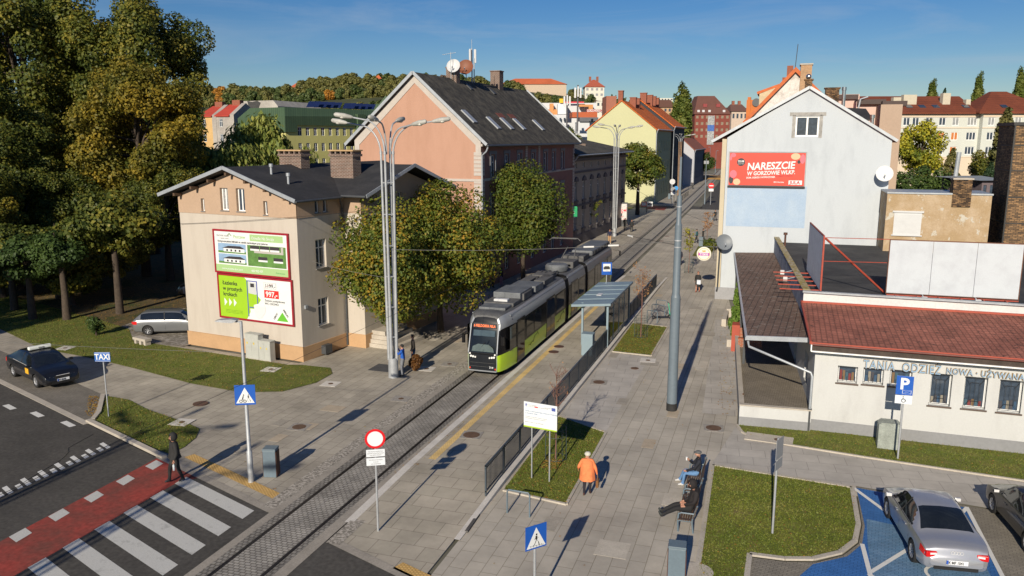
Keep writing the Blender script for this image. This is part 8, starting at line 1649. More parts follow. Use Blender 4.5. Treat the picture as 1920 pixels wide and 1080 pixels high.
for k, (x, y, lab, c) in enumerate(((-23.4, 172, 'person in blue and black, leftmost of three before the lemon house front', (.02, .025, .06)), (-22.4, 174, 'person in dark blue, middle of three before the lemon house front', (.02, .03, .10)), (-20.9, 173, 'person in black and red, rightmost of three before the lemon house front', (.05, .015, .03)))): person(lab, (x, y, .006), R(180 + k * 20), 1.75, top=c, legs=(.02, .03, .06), detail=False, sub=1)
person('person in a teal jacket bending at the far grass strip', (-8.6, 97.6, .005), R(80), 1.7, top=(.03, .10, .12), detail=False, sub=1, bulk=1.2); person('person in black reaching beside the teal jacket', (-7.9, 97.9, .005), R(-70), 1.78, detail=False, sub=1, arms={'l': ((-.25, .2, 1.3), (-.25, .45, 1.5))}); person('person in black standing behind the far grey bin', (-8.4, 125, .005), R(160), 1.7, detail=False, sub=1)
person('distant person walking on the far pavement by the small grey house', (-19.4, 203, .008), 0, 1.75, detail=False, sub=1)
# poles, lamps, signs, furniture
GALV = M('galvanised_steel', (.40, .42, .44), .5, var=.15, scale=2, metal=.35); POLEG = M('pole_blue_grey', (.13, .165, .195), .5, var=.06, scale=.6); BG = M('bluegrey_paint', (.12, .165, .20), .5, var=.08, scale=1); LAMPG = M('lamp_head_grey', (.38, .38, .35), .6, var=.2, scale=4); BASEB = M('bitumen_base', (.02, .02, .02), .8, var=.3)
def cobra(t, x, y, z, ang, L_, rise):
 m = MB(); pts = [(x, y, z)]
 for k in range(1, 9):
  a = k / 8 * math.pi / 2; pts.append((x + math.cos(ang) * L_ * (1 - math.cos(a)) * .62, y + math.sin(ang) * L_ * (1 - math.cos(a)) * .62, z + rise * math.sin(a)))
 pts.append((x + math.cos(ang) * L_, y + math.sin(ang) * L_, z + rise + .12)); m.tube(pts, [.05] * 3 + [.042] * 7, 8); arm = m.build('lamp_arm', GALV, t, smooth=True)
 m = MB(); e = Vector(pts[-1]); d = Vector((math.cos(ang), math.sin(ang), .16)); m.tube([e - d * .1, e, e + d * .35, e + d * .75, e + d * .82], [.05, .09, .135, .11, .05], 12); h = m.build('lamp_head', LAMPG, arm, smooth=True); m = MB(); m.sph(tuple(e + d * .42 - Vector((0, 0, .08))), .13, (1, 1, .6), 12, 8); m.build('lamp_glass', C('lamp_glass', (.5, .5, .45), .15), h, smooth=True)
def cluster(label, loc, h=10.8, rz=0, mat=None):
 t = thing('lamp_cluster', label, 'street lamp', loc, rz, 'clusters of lattice lamp poles'); m = MB(); m.cyl((0, 0, 0), (0, 0, 1.05), .27, .25, 20); m.build('base', mat or GALV, t, smooth=True)
 offs = [(-.20, -.06), (-.02, -.16), (.20, .02), (.04, .16)]
 for (x, y) in offs: m = MB(); m.tube([(x, y, .95), (x * 1.25, y * 1.25, h * .5), (x * 1.5, y * 1.5, h)], [.085, .075, .06], 12); m.tube([(x * 1.5, y * 1.5, h), (x * 1.5, y * 1.5, h + .15)], .075, 12); m.build('pole', mat or GALV, t, smooth=True)
 m = MB()
 for k in range(6):
  z = 2.2 + k * 1.6; f = 1 + .5 * z / h; P_ = [(x * f, y * f, z) for x, y in offs]
  for a, b in zip(P_, P_[1:] + P_[:1]): m.bar(a, b, .05, .05)
 m.build('bracing', mat or GALV, t)
 for (x, y), a, L_, rs in zip(offs, (R(172), R(200), R(8), R(-18)), (2.0, 1.6, 2.1, 1.5), (1.45, 1.7, 1.5, 1.35)): cobra(t, x * 1.5, y * 1.5, h, a, L_, rs)
 for (x, y), a in (((0, -.1), R(-95)), ((.06, .2), R(85))): cobra(t, x, y, h, a, .9, 1.55)
 return t
cluster('nearest cluster of galvanised lamp poles, left of the tram', (*G(738, 707), 0), 11.6, R(5))
cluster('second cluster of galvanised lamp poles, beyond the tram', (*G(1152, 443), 0), 12.2, R(5))
cluster('third, rusty looking cluster of lamp poles by the lemon house front', (*G(1272, 366), 0), 11.5, R(5), M('rusty_pole', (.34, .22, .14), .8, var=.3, scale=1))
cluster('lamp pole cluster outside the bottom of the frame casting its shadow on the crossing', (-19.7, -4.5, 0), 11.0)
cluster('lamp pole cluster outside the frame on the far side of the cross road', (-24.8, -1.5, 0), 11.0)
t = thing('catenary_pole', 'big blue-grey tapering steel pole on the right pavement', 'pole', (*G(1259, 769), 0)); m = MB(); m.tube([(0, 0, .35), (0, 0, 5.35)], [.235, .215], 20); m.tube([(0, 0, 5.35), (0, 0, 5.5), (0, 0, 8.6)], [.215, .17, .155], 20); m.tube([(0, 0, 8.6), (0, 0, 8.7), (0, 0, 9.9)], [.16, .115, .105], 16); m.tube([(0, 0, 9.9), (0, 0, 11.6)], [.06, .05], 10); m.build('pole', POLEG, t, smooth=40)
m = MB(); m.cyl((0, 0, 0), (0, 0, .36), .245, n=20); m.build('base', BASEB, t, smooth=40); m = MB(); [m.cyl((0, 0, z), (0, 0, z + .05), r_ + .02, n=20) for z, r_ in ((7.9, .16), (7.6, .16), (9.4, .11))]; m.build('clamp_ring', GALV, t, smooth=40)
def lamp(label, loc, h, rz, mat=GALV, head=1, r=.06, group='slim street lamps'):
 t = thing('street_lamp', label, 'street lamp', loc, rz, group); m = MB(); m.tube([(0, 0, 0), (0, 0, 1.2), (0, 0, 1.25), (0, 0, h)], [r * 1.5, r * 1.4, r, r * .7], 12); m.build('pole', mat, t, smooth=40)
 if head: m = MB(); m.bar((0, 0, h - .03), (-.25, 0, h), .06, .06); m.ext([(-.2, h - .02), (-.3, h - .05), (-.85, h - .01), (-.9, h + .02), (-.75, h + .06), (-.3, h + .09), (-.1, h + .06)], -.13, .13, 'y'); m.build('lamp_head', mat, t)
 return t
lp = lamp('slim galvanised lamp post with a small flat head by the zebra crossing', (*G(471, 904), 0), 6.05, R(15), r=.072)
def sheet_sign(name, label, cat, loc, rz, h, parts, pole=.035, poleh=None, lean=0, two=0, polemat=None):
 t = thing(name, label, cat, loc, rz); m = MB()
 if pole: m.cyl((0, 0, 0), (0, lean, poleh or h), pole, n=10); m.build('post', polemat or GALV, t, smooth=True)
 return t
BLU = C('sign_blue', (.01, .09, .42), .4, .04); BK = C('sign_back_grey', (.25, .26, .27), .5)
def plate(t, name, x0, x1, z0, z1, mat, y=-.05, th=.015, bev=.0): return MB().box(x0, x1, y - th, y, z0, z1).build(name, mat, t, bevel=bev)
def tri(t, nm, mat, cx, cz, w, h, y): return MB().ext([(cx - w / 2, cz - h * .42), (cx + w / 2, cz - h * .42), (cx, cz + h * .58)], y - .002, y, 'y').build(nm, mat, t)
def walker(t, cx, cz, s, y, mat=None):
 m = MB(); P_ = lambda x, z: (cx + x * s, y, cz + z * s)
 m.cyl((cx + .02 * s, y - .001, cz + .30 * s), (cx + .02 * s, y + .001, cz + .30 * s), .055 * s, n=12)
 for a, b, w in (((.0, .22), (.02, .0), .11), ((.02, .0), (.14, -.16), .05), ((.14, -.16), (.20, -.36), .045), ((.0, .0), (-.08, -.18), .05), ((-.08, -.18), (-.2, -.34), .045), ((0, .2), (-.12, .02), .035), ((.02, .2), (.14, .06), .035)): m.bar(P_(*a), P_(*b), w * s, .002)
 for k in range(5): m.bar(P_(-.4 + k * .18, -.30), P_(-.34 + k * .18, -.42), .04 * s, .002)
 return m.build('pedestrian_symbol', mat or blk_, t)
t = thing('crossing_sign', 'blue square crossing sign with cyclist and pedestrian on the slim lamp post', 'road sign', (lp.location.x, lp.location.y, 3.0), R(25)); plate(t, 'panel', -.36, .36, 0, .74, BLU, -.09); tri(t, 'white_triangle', wht, 0, .31, .64, .58, -.107); walker(t, .11, .26, .36, -.112)
m = MB()
for cx in (-.15, -.02): m.torus((cx, -.112, .14), .05, .01, 14, 4, 'y')
m.bar((-.15, -.112, .14), (-.08, -.112, .24), .02, .004); m.bar((-.08, -.112, .24), (-.02, -.112, .14), .02, .004); m.bar((-.1, -.112, .2), (-.06, -.112, .33), .035, .004); m.cyl((-.05, -.113, .37), (-.05, -.111, .37), .025); m.build('cyclist_symbol', blk_, t)
m = MB(); m.box(-.06, .06, -.08, .06, .25, .3); m.build('clamp', GALV, t)
t = sheet_sign('crossing_sign', 'blue square pedestrian crossing sign on its own post at the bottom centre', 'road sign', (*G(1002, 1079), 0), R(50), 0, 0, .038, 2.4); t.location.z = -.0
z1 = 1.0
t.location = (*G(1002, 1140), 0); plate(t, 'panel', -.33, .33, 1.76, 2.43, BLU, -.05, bev=.0); tri(t, 'white_triangle', wht, 0, 2.04, .60, .56, -.067); walker(t, .0, 2.02, .48, -.072)
m = MB(); m.bar((-.2, -.0725, 1.87), (.24, -.0725, 1.83), .012, .002); m.build('crossing_line', blk_, t)
t = sheet_sign('round_sign', 'round white sign with red rim above two small white text plates by the track', 'road sign', (*G(709, 996), 0), R(28), 0, 0, .035, 3.4)
m = MB(); m.cyl((0, -.065, 3.15), (0, -.05, 3.15), .32, n=32); m.build('red_rim', C('sign_red', (.62, .01, .015), .4), t); m = MB(); m.cyl((0, -.068, 3.15), (0, -.0655, 3.15), .245, n=32); m.build('white_disc', C('sign_white', (.66, .70, .74), .4), t)
plate(t, 'text_plate', -.29, .29, 2.56, 2.80, C('sign_white', (.66, .70, .74)), -.05); plate(t, 'text_plate', -.29, .29, 2.27, 2.52, C('sign_white', (.66, .70, .74)), -.05)
for k, s_ in enumerate(('Nie dotyczy mieszkańców', 'pojazdów uprzywilejowanych', 'oraz służb miejskich', 'Nie dotyczy tramwajów', 'rowerów', 'oraz zaopatrzenia')): text(s_, .055, gry, t, (0, -.068, (2.72, 2.66, 2.60, 2.44, 2.37, 2.31)[k]), UP, ax='CENTER', ext=.001, sx=.8)
t = sheet_sign('taxi_sign', 'small blue taxi sign on a thin post in the grass', 'road sign', (*G(204, 782), .04), R(-22) + R(40), 0, 0, .03, 2.75); plate(t, 'panel', -.35, .35, 2.57, 3.0, C('taxi_blue', (.02, .12, .42), .5), -.04); text('TAXI', .36, wht, t, (0, -.058, 2.67), UP, ax='CENTER', bold=.010, sx=.85)
for a in ((-.33, 2.59, .33, 2.605), (-.33, 2.965, .33, 2.98)): MB().box(a[0], a[2], -.058, -.055, a[1], a[3]).build('border', wht, t)
t = sheet_sign('parking_sign', 'blue parking sign with a white wheelchair plate on a post before the shop', 'road sign', (*G(1683, 861), .03), R(0), 0, 0, .038, 3.2); t.rotation_euler.z = R(-1)
plate(t, 'panel', -.30, .30, 2.62, 3.38, BLU, -.05, bev=.01); text('P', .62, wht, t, (-.17, -.068, 2.86), UP, bold=.02)
m = MB(); [m.bar(a, b, .014, .003) for a, b in (((-.06, -.068, 2.68), (.24, -.068, 2.68)), ((-.06, -.068, 2.82), (.24, -.068, 2.82)), ((-.06, -.068, 2.68), (-.06, -.068, 2.82)), ((.24, -.068, 2.68), (.24, -.068, 2.82)), ((-.06, -.0685, 2.68), (.24, -.0685, 2.82)), ((-.06, -.069, 2.82), (.24, -.069, 2.68)))]; m.build('envelope_symbol', wht, t)
plate(t, 'lower_plate', -.30, .30, 2.27, 2.60, C('sign_white', (.66, .70, .74)), -.05)
m = MB(); m.torus((.0, -.068, 2.40), .07, .012, 16, 4, 'y'); m.bar((-.02, -.069, 2.53), (-.02, -.069, 2.43), .02, .003); m.bar((-.02, -.069, 2.43), (.08, -.069, 2.42), .02, .003); m.bar((.08, -.069, 2.42), (.12, -.069, 2.34), .02, .003); m.cyl((-.02, -.07, 2.555), (-.02, -.068, 2.555), .02); m.build('wheelchair_symbol', blk_, t)
t = thing('road_sign', 'road sign seen edge on on a leaning post in the square lawn', 'road sign', (*G(1448, 1002), .04), R(70)); m = MB(); m.cyl((0, 0, 0), (0, 0, 3.2), .038, n=10); m.build('post', GALV, t, smooth=True); plate(t, 'panel', -.3, .3, 2.55, 3.2, BK, -.05); plate(t, 'panel', -.3, .3, 2.2, 2.5, BK, -.05)
a = Vector(G(997, 896, .04)); b = Vector(G(1030, 903, .04)); an = math.atan2(b.y - a.y, b.x - a.x); t = thing('information_board', 'white information board on two posts in the grass island', 'information board', (a.x, a.y, .04), an); wl = (b - a).length; kx = wl * 1.85 / 1.68; wl /= kx; t.scale = (kx, 1, .86)
for x in (0, wl): m = MB(); m.cyl((x, 0, 0), (x, 0, 3.35), .032, n=10); m.build('post', GALV, t, smooth=True)
x0, x1 = wl / 2 - .84, wl / 2 + .84; z0_, z1_ = 2.30, 3.42; plate(t, 'panel', x0, x1, z0_, z1_, C('board_white', (.66, .70, .72), .4), -.04, .02); plate(t, 'lime_edge', x0, x1, z0_, z0_ + .06, C('board_lime', (.35, .5, .03)), -.061, .003)
plate(t, 'flag_red', x0 + .55, x0 + .72, z1_ - .21, z1_ - .16, prd, -.061, .003); k = plate(t, 'european_flag', x1 - .27, x1 - .08, z1_ - .24, z1_ - .10, C('flag_blue', (.01, .06, .35)), -.061, .003)
for q_ in range(12): an_ = q_ / 12 * 6.283; MB().box(x1 - .175 + .045 * math.cos(an_) - .005, x1 - .175 + .045 * math.cos(an_) + .005, -.067, -.0645, z1_ - .17 + .045 * math.sin(an_) - .005, z1_ - .17 + .045 * math.sin(an_) + .005).build('star', C('gold_star', (.7, .5, .02)), k)
for s_, sz_, x, z, mt in (('Fundusze Europejskie', .055, x0 + .18, z1_ - .14, gry), ('Infrastruktura i Środowisko', .04, x0 + .18, z1_ - .20, gry), ('Rzeczpospolita Polska', .055, x0 + .75, z1_ - .2, gry), ('Unia Europejska', .055, x1 - .62, z1_ - .16, gry), ('System zrównoważonego transportu miejskiego', .082, x0 + .08, z1_ - .42, C('text_blue', (.02, .1, .3))), ('w Gorzowie Wlkp.', .082, x0 + .08, z1_ - .52, C('text_blue', (.02, .1, .3))), ('Cel projektu: poprawa jakości transportu publicznego', .05, x0 + .08, z1_ - .66, gry), ('poprzez budowę i przebudowę linii tramwajowych', .05, x0 + .08, z1_ - .73, gry), ('Beneficjent: Miasto Gorzów Wielkopolski', .055, x0 + .08, z1_ - .9, gry)): text(s_, sz_, mt, t, (x, -.064, z), UP, ext=.001)
q = MB(); q.ext([(x0 + .08, z1_ - .1), (x0 + .13, z1_ - .07), (x0 + .16, z1_ - .12), (x0 + .13, z1_ - .16), (x0 + .15, z1_ - .22), (x0 + .1, z1_ - .2)], -.064, -.061, 'y'); q.build('logo', C('logo_blue', (.03, .04, .3)), t)
RL = M('railing_anthracite', (.05, .065, .08), .45, var=.1)
t = thing('platform_railing', 'long dark grey railing with upright bars along the platform edge', 'railing', (-9.0, 0, PZ))
def rpanel(y0, y1, n=None, solid=0):
 m = MB();
 for y in (y0 + .03, y1 - .03): m.box(-.03, .03, y - .03, y + .03, -.15, 1.1)
 m.bar((0, y0, 1.08), (0, y1, 1.08), .06, .045); m.bar((0, y0, .13), (0, y1, .13), .045, .045); m.bar((0, y0, .98), (0, y1, .98), .03, .03)
 k = int((y1 - y0) / .13)
 for i in range(1, k): y = y0 + (y1 - y0) * i / k; m.bar((0, y, .13), (0, y, .98), .022, .022)
 m.build('railing_panel', RL, t)
 if solid: MB().box(-.004, .004, y0 + .06, y1 - .06, .15, .95).build('infill', C('smoked_panel', (.03, .045, .06), .3), t)
y = 24.55
while y < 45.5: rpanel(y, y + 1.98); y += 2.0
y = 53.6
while y < 66.4: rpanel(y, y + 1.58, solid=1); y += 1.6
SHG = M('shelter_paint', (.20, .27, .31), .45, var=.05, scale=.7)
t = thing('tram_shelter', 'pale blue-grey tram stop shelter with glass sides and sloping roof', 'shelter', (-9.0, 45.7, PZ)); D_ = 7.4; SL = 7.5
m = MB(); slab(m, (-2.15, -.25, 2.52), (.22, -.25, 2.72), (.22, 7.6, 2.72), (-2.15, 7.6, 2.52), .14)
for k in range(1, 5): m.bar((-2.1, -.25 + 7.85 * k / 5, 2.54), (.2, -.25 + 7.85 * k / 5, 2.74), .05, .03)
m.build('roof', SHG, t)
m = MB(); m.box(-1.2, -.9, 3.0 - .6, 3.0 + .1, 2.63, 2.66); m.build('roof_hatch', LG, t)
for (x, y) in ((-1.55, .2), (0, .05), (0, 7.35), (-1.55, 7.2)): MB().box(x - .06, x + .06, y - .06, y + .06, -.1, 2.6).build('post', SHG, t)
m = MB(); [m.box(-.03, .03, k * 1.83 + .02, k * 1.83 + .08, 0, 2.55) for k in range(1, 4)]; m.bar((0, 0, .2), (0, 7.3, .2), .04, .04); m.bar((0, 0, 2.45), (0, 7.3, 2.45), .05, .05); m.bar((-1.55, 7.2, .2), (0, 7.35, .2), .04, .04); m.build('glazing_bars', SHG, t)
CG = mglass('clear_glazing', .3, (.62, .66, .64))
for k in range(4): MB().box(-.006, .006, k * 1.83 + .1, (k + 1) * 1.83 - .0, .22, 2.43).build('glass_pane', CG, t)
MB().box(-1.5, -.06, 7.26, 7.27, .22, 2.43).build('glass_pane', CG, t)
m = MB(); m.box(-.55, -.15, 1.2, 5.8, .42, .47); [m.box(-.5, -.45, y, y + .05, 0, .42) for y in (1.4, 5.5)]; m.build('seat', RL, t)
t = thing('cabinet', 'small blue-grey cabinet on the platform before the shelter', 'cabinet', (-10.0 + .25, 40.6, PZ)); x, y = G(1103, 665, PZ); t.location = (x, y, PZ); MB().box(-.35, .3, -.3, .3, 0, 1.25).build('housing', SHG, t, bevel=.02); MB().box(-.37, .32, -.32, .32, 1.25, 1.29).build('lid', SHG, t)
t = sheet_sign('stop_sign', 'blue tram stop sign with a white tram pictogram above the shelter', 'stop sign', (*G(1139, 575, PZ), PZ), R(18), 0, 0, .035, 2.9); x, y = RX(1139, 500, -11.2); t.location = (-11.0, 55.2, PZ); plate(t, 'panel', -.36, .36, 2.75, 3.65, BLU, -.05, bev=.03); plate(t, 'white_field', -.26, .26, 3.0, 3.54, wht, -.066, .003)
m = MB(); m.box(-.22, .22, -.0745, -.0695, 3.15, 3.31); m.box(-.17, .17, -.0745, -.0695, 3.31, 3.37); m.bar((-.05, -.072, 3.37), (.08, -.072, 3.45), .02, .003); m.bar((-.23, -.072, 3.1), (.23, -.072, 3.1), .02, .003); m.build('tram_pictogram', blk_, t)
def stand(label, a, b, h=.85, g='cycle stands'):
 t = thing('cycle_stand', label, 'cycle stand', (a[0], a[1], 0), 0, g); dx, dy = b[0] - a[0], b[1] - a[1]; m = MB(); m.tube([(0, 0, 0), (0, 0, h - .08), (dx * .06, dy * .06, h), (dx * .94, dy * .94, h), (dx, dy, h - .08), (dx, dy, 0)], .028, 8); m.build('hoop', BG, t, smooth=True)
stand('dark steel hoop stand in front of the grass island', G(951, 962), G(993, 970)); stand('nearer hoop stand beside the parked scooter', G(1213, 604), G(1232, 607)); stand('hoop stand the green scooter leans on', G(1222, 592), G(1246, 595)); stand('farthest of the three hoop stands by the scooter', G(1230, 583), G(1250, 586))
t = thing('electric_scooter', 'black and green electric scooter leaning at the hoop stands', 'scooter', (*G(1240, 598), 0), R(-65)); m = MB(); m.box(-.09, .09, -.5, .45, .12, .18); m.bar((0, .45, .15), (0, .6, .3), .08, .08); m.build('deck', CBLK, t); m = MB(); m.tube([(0, .62, .2), (0, .48, 1.15)], .03, 8); m.build('stem', C('scooter_green', (.02, .42, .25), .4), t); m = MB(); m.bar((-.25, .47, 1.15), (.25, .47, 1.15), .03, .03); m.build('handlebar', CBLK, t)
for y in (-.55, .62): MB().torus((0, y, .13), .1, .03, 18, 8, 'x').build('wheel', TYRE, t)
def bin_(label, x, y, rz, g='tall grey litter bins with timber sides'):
 t = thing('litter_bin', label, 'litter bin', (x, y, 0), rz, g); m = MB(); m.box(-.24, .24, -.21, .21, 0.02, 1.05); m.build('casing', BG, t, bevel=.012); m = MB(); m.box(-.25, .25, -.22, .22, 1.05, 1.12); m.build('lid', BG, t, bevel=.01)
 m = MB(); [m.box(.241, .262, -.18 + i * .075, -.118 + i * .075, .05, 1.0) for i in range(5)]; [m.box(-.262, -.241, -.18 + i * .075, -.118 + i * .075, .05, 1.0) for i in range(5)]; m.build('timber_slats', M('bin_timber', (.09, .035, .02), .6, var=.3, scale=4), t)
x, y = G(510, 892); bin_('grey litter bin with dark timber side beside the slim lamp post', x, y, R(15)); bin_('grey litter bin beside the benches at the bottom edge', -2.05, 21.35, R(5))
x, y = G(1314, 462); bin_('grey litter bin beside the person in teal', x, y, 0); x, y = G(1333, 413); bin_('grey litter bin hiding the person in black', x, y, 0); x, y = G(1255, 387 - 14); bin_('far grey litter bin by the blue round sign', x, y, 0)
TIMB = M('bench_timber', (.105, .062, .038), .6, var=.25, scale=6)
def bench(label, x, y, rz, g='slatted timber benches'):
 t = thing('bench', label, 'bench', (x, y, 0), rz, g)   # local +x = seat faces -x
 m = MB(); [m.box(-.44 + k * .075, -.385 + k * .075, -1.0, 1.0, .43, .46) for k in range(6)]; m.build('seat', TIMB, t)
 m = MB(); [m.obox((.04 + k * .025, 0, .55 + k * .085), (.025, 2.0, .065), (0, R(15), 0)) for k in range(5)]; m.build('backrest', TIMB, t)
 for s_ in (-1, 1):
  m = MB(); yy = s_ * .93; m.tube([(-.42, yy, 0), (-.44, yy, .38), (-.42, yy, .62), (-.34, yy, .66), (.06, yy, .66)], .028, 8); m.tube([(.05, yy, 0), (.0, yy, .42), (.16, yy, .95)], .028, 8); m.bar((-.43, yy, .40), (.02, yy, .41), .05, .05); m.build('side_frame', BG, t, smooth=True)
bench('farther slatted bench, with the man in the flat cap', -1.95, 27.45, R(1)); bench('nearer slatted bench, with the reclining person in black', -1.93, 25.2, R(1))
g = MB(); g.cyl((-1.55, 21.9, 0), (-1.55, 21.9, .055), .5, n=24); struct('paving_disc', g, conc)
def cabinet(label, x, y, rz, ws, h, mat=None):
 t = thing('utility_cabinet', label, 'utility cabinet', (x, y, 0), rz); X_ = 0
 for w_, hh_ in ws:
  k = MB().box(X_, X_ + w_ - .01, -.2, .2, .06, hh_).build('housing', mat or CABM, t, bevel=.01); MB().box(X_ - .02, X_ + w_ + .01, -.22, .24, hh_, hh_ + .05).build('lid', mat or CABM, k)
  nd = 2
  for d in range(nd): MB().box(X_ + .03 + d * w_ / 2, X_ + (d + 1) * w_ / 2 - .03, -.212, -.2, .15, hh_ - .08).build('door', mat or CABM, k); MB().box(X_ + .12 + d * w_ / 2, X_ + .2 + d * w_ / 2, -.216, -.2125, hh_ * .62, hh_ * .7).build('yellow_label', C('label_yellow', (.6, .45, .02)), k)
  X_ += w_
 m = MB(); m.box(-.02, X_ + .02, -.2, .22, 0, .06); m.build('plinth', conc, t)
CABM = M('cabinet_grey', (.42, .43, .40), .6, var=.08, scale=2)
x, y = G(469, 671); x2, y2 = G(513, 676); cabinet('row of grey utility cabinets standing against the cream house wall', x - .1, y - .0, R(-8), [(1.0, 1.45), (.85, 1.15)], 1)
t = thing('utility_cabinet', 'single weathered metal cabinet against the grey shop plinth', 'utility cabinet', (*G(1664, 838, .03), .03), R(-1)); MB().box(-.42, .42, -.3, .3, 0, 1.0).build('housing', M('weathered_zinc', (.28, .31, .28), .6, var=.25, scale=2.5), t, bevel=.02); MB().ext([(-.42, 1.0), (.42, 1.0), (.3, 1.1), (-.3, 1.1)], -.3, .3, 'y').build('lid', _mats['weathered_zinc'], t)
for k, (px, py) in enumerate(((260, 641), (268, 645))):
 pass
x, y = G(268, 645, .03); t = thing('concrete_block', 'broken concrete bench block at the edge of the lawn by the gravel', 'concrete block', (x, y, .03), R(-15)); m = MB(); m.box(-.7, .6, -.22, .22, .25, .4); m.box(-.6, -.4, -.18, .18, 0, .25); m.box(-.1, .1, -.18, .18, 0, .25); m.box(.35, .55, -.18, .18, 0, .25); m.build('block', conc, t)
t = thing('rubber_mat', 'dark grey mat on the paving beside the lamp cluster', 'mat', (*G(722, 690), .006)); MB().box(-.7, .5, -.7, .6, 0, .015).build('mat', C('mat_grey', (.07, .07, .075), .9, .2), t)
x, y = G(766, 690); t = thing('planter_bag', 'dark ball of brown leaves behind the man in blue', 'plant', (-17.9, 38.0, 0)); V, C_ = crown(95, (.4, .4, .5), 1800, .06, 14, 'round', .45); obj('leaves', rawmesh('leaves', V + np.array([0, 0, .55]), 4, MLeaf('brown_shrub', [(.04, .02, .01), (.16, .07, .02), (.3, .15, .04)])), t)
t = thing('letter_box', 'yellow box on a post before the grey tenement', 'box', (*G(1098, 443), 0)); MB().box(-.3, .3, -.25, .25, .45, 1.45).build('box', C('box_yellow', (.65, .42, .04), .5), t, bevel=.05); MB().cyl((0, 0, 0), (0, 0, .45), .05).build('post', DARKZ, t)
t = thing('advert_pillar', 'illuminated poster stand with red and white flowers beside the second lamp cluster', 'poster stand', (*G(1166, 424), 0), R(5)); MB().box(-.75, .75, -.15, .15, 0, 3.4).build('casing', DARKZ, t); k = MB().box(-.65, .65, -.17, -.151, .9, 3.2).build('poster', MPatch('flower_poster', (.62, .60, .58), (.55, .06, .08), .52, .6, 2.5, c3=(.08, .1, .04), lo3=.6, hi3=.66, s3=4), t)
t = thing('advert_board', 'small grey advertising board by the wall of the grey tenement', 'board', (*G(1133, 424), 0), R(5)); MB().box(-.8, .8, -.05, .05, .8, 2.2).build('panel', C('board_grey', (.13, .13, .13), .6), t); MB().box(-1.0, 1.0, -.3, .3, 0, .8).build('low_wall', conc, t); text('BISTRO', .42, wht, t, (-.7, -.06, 1.3), UP); MB().ext([(-.1, 1.85), (.2, 1.8), (.1, 2.1)], -.06, -.051, 'y').build('orange_mark', C('mark_orange', (.6, .15, .03)), t)
t = thing('handrail', 'dark handrail along the steps of the grey tenement', 'handrail', (-21.4, 104, 0)); m = MB(); m.bar((0, 0, 1.3), (0, 12, 1.3), .05, .05); m.bar((0, 0, .7), (0, 12, .7), .05, .05); [m.bar((0, k * 2, 0), (0, k * 2, 1.3), .05, .05) for k in range(7)]; m.build('rails', DARKZ, t)
t = thing('site_sign', 'two small white plates with red edge on a short stand before the side street', 'sign', (*G(1212, 398), 0), R(10)); m = MB(); m.cyl((0, 0, 0), (0, 0, .9), .05); m.build('post', DARKZ, t); plate(t, 'panel', -.95, -.02, 1.0, 1.8, prd, -.03); plate(t, 'panel_face', -.85, -.12, 1.12, 1.68, wht, -.046, .01); plate(t, 'panel', .02, 1.0, 1.0, 1.8, wht, -.03); text('MW', .45, blk_, t, (.15, -.05, 1.2), UP, bold=.01)
def roundsign(label, px, py, r, zc, face, bar=None, back=False, extra=None, h=None):
 x, y = G(px, py); t = thing('round_sign', label, 'road sign', (x, y, 0), R(10)); m = MB(); m.cyl((0, 0, 0), (0, 0, zc + r), .05, n=8); m.build('post', GALV, t); m = MB(); m.cyl((0, -.09, zc), (0, -.06, zc), r, n=24); m.build('disc', face, t)
 if bar: MB().box(-r * .72, r * .72, -.1, -.091, zc - r * .17, zc + r * .17).build('white_bar', wht, t)
 if extra: plate(t, 'plate', -r * .85, r * .85, zc - r - .55, zc - r - .05, wht, -.06)
 return t
roundsign('red no entry sign with white bar, on the right of the far tracks', 1332, 384, .52, 3.6, C('sign_red', (.62, .01, .015)), 1, extra=1); roundsign('round grey sign back on a tall post left of the far tracks', 1259, 388, .5, 4.6, LG); roundsign('lower round grey sign just behind the taller one', 1261, 384, .45, 2.9, BK, extra=1); roundsign('small round blue sign by the rusty lamp cluster', 1267, 376, .42, 2.5, C('sign_sky_blue', (.03, .25, .6), .4))
for k, (px, py, h, lab) in enumerate(((1321, 383, 8.6, 'thin grey signal mast beside the no entry sign'), (1330, 320, 9, 'far grey street lamp mast, left one before the mill'), (1341, 325, 8, 'far grey street lamp mast, right one before the mill'), (1313, 330, 9, 'far thin mast beside the small grey house'))):
 x, y = G(px, py); t = lamp(lab, (x, y, 0), h, R(0 if k % 2 else 180), POLEG, head=1 if k else 0, r=.09, group='far masts along the street')
 if k == 0: MB().box(-.45, .45, -.1, -.02, 7.6, 8.2).build('sign_back', BK, t); MB().box(-.5, -.15, -.2, .15, 2.3, 3.4).build('signal_head', CBLK, t)
t = thing('street_lamp', 'tall thin lamp post just left of the salmon roof end', 'street lamp', (*G(1285, 330), 0)); MB().cyl((0, 0, 0), (0, 0, 9), .08).build('pole', POLEG, t)
for k in range(9):
 y = 150 + k * 3.6; t = thing('railing_section', 'dark pedestrian railing section beside the far tracks', 'railing', (-17.2 + bend(y) * .9 + 1.2, y, 0), 0, 'far railing sections'); m = MB(); m.bar((0, 0, .9), (0, 1.8, .9), .07, .07); m.bar((0, 0, 0), (0, 0, .9), .07, .07); m.bar((0, 1.8, 0), (0, 1.8, .9), .07, .07); m.build('rail', CBLK, t)
for k, (px, py) in enumerate(((1306, 335), (1296, 349))):
 x, y = G(px, py); t = thing('bollard', ['far dark bollard on the pavement', 'nearer dark bollard on the far pavement'][k], 'bollard', (x, y, 0)); MB().lathe([(0, 0), (.12, 0), (.1, .8), (.13, .9), (.08, 1.0), (0, 1.02)], (0, 0, 0), 10).build('post', CBLK, t)
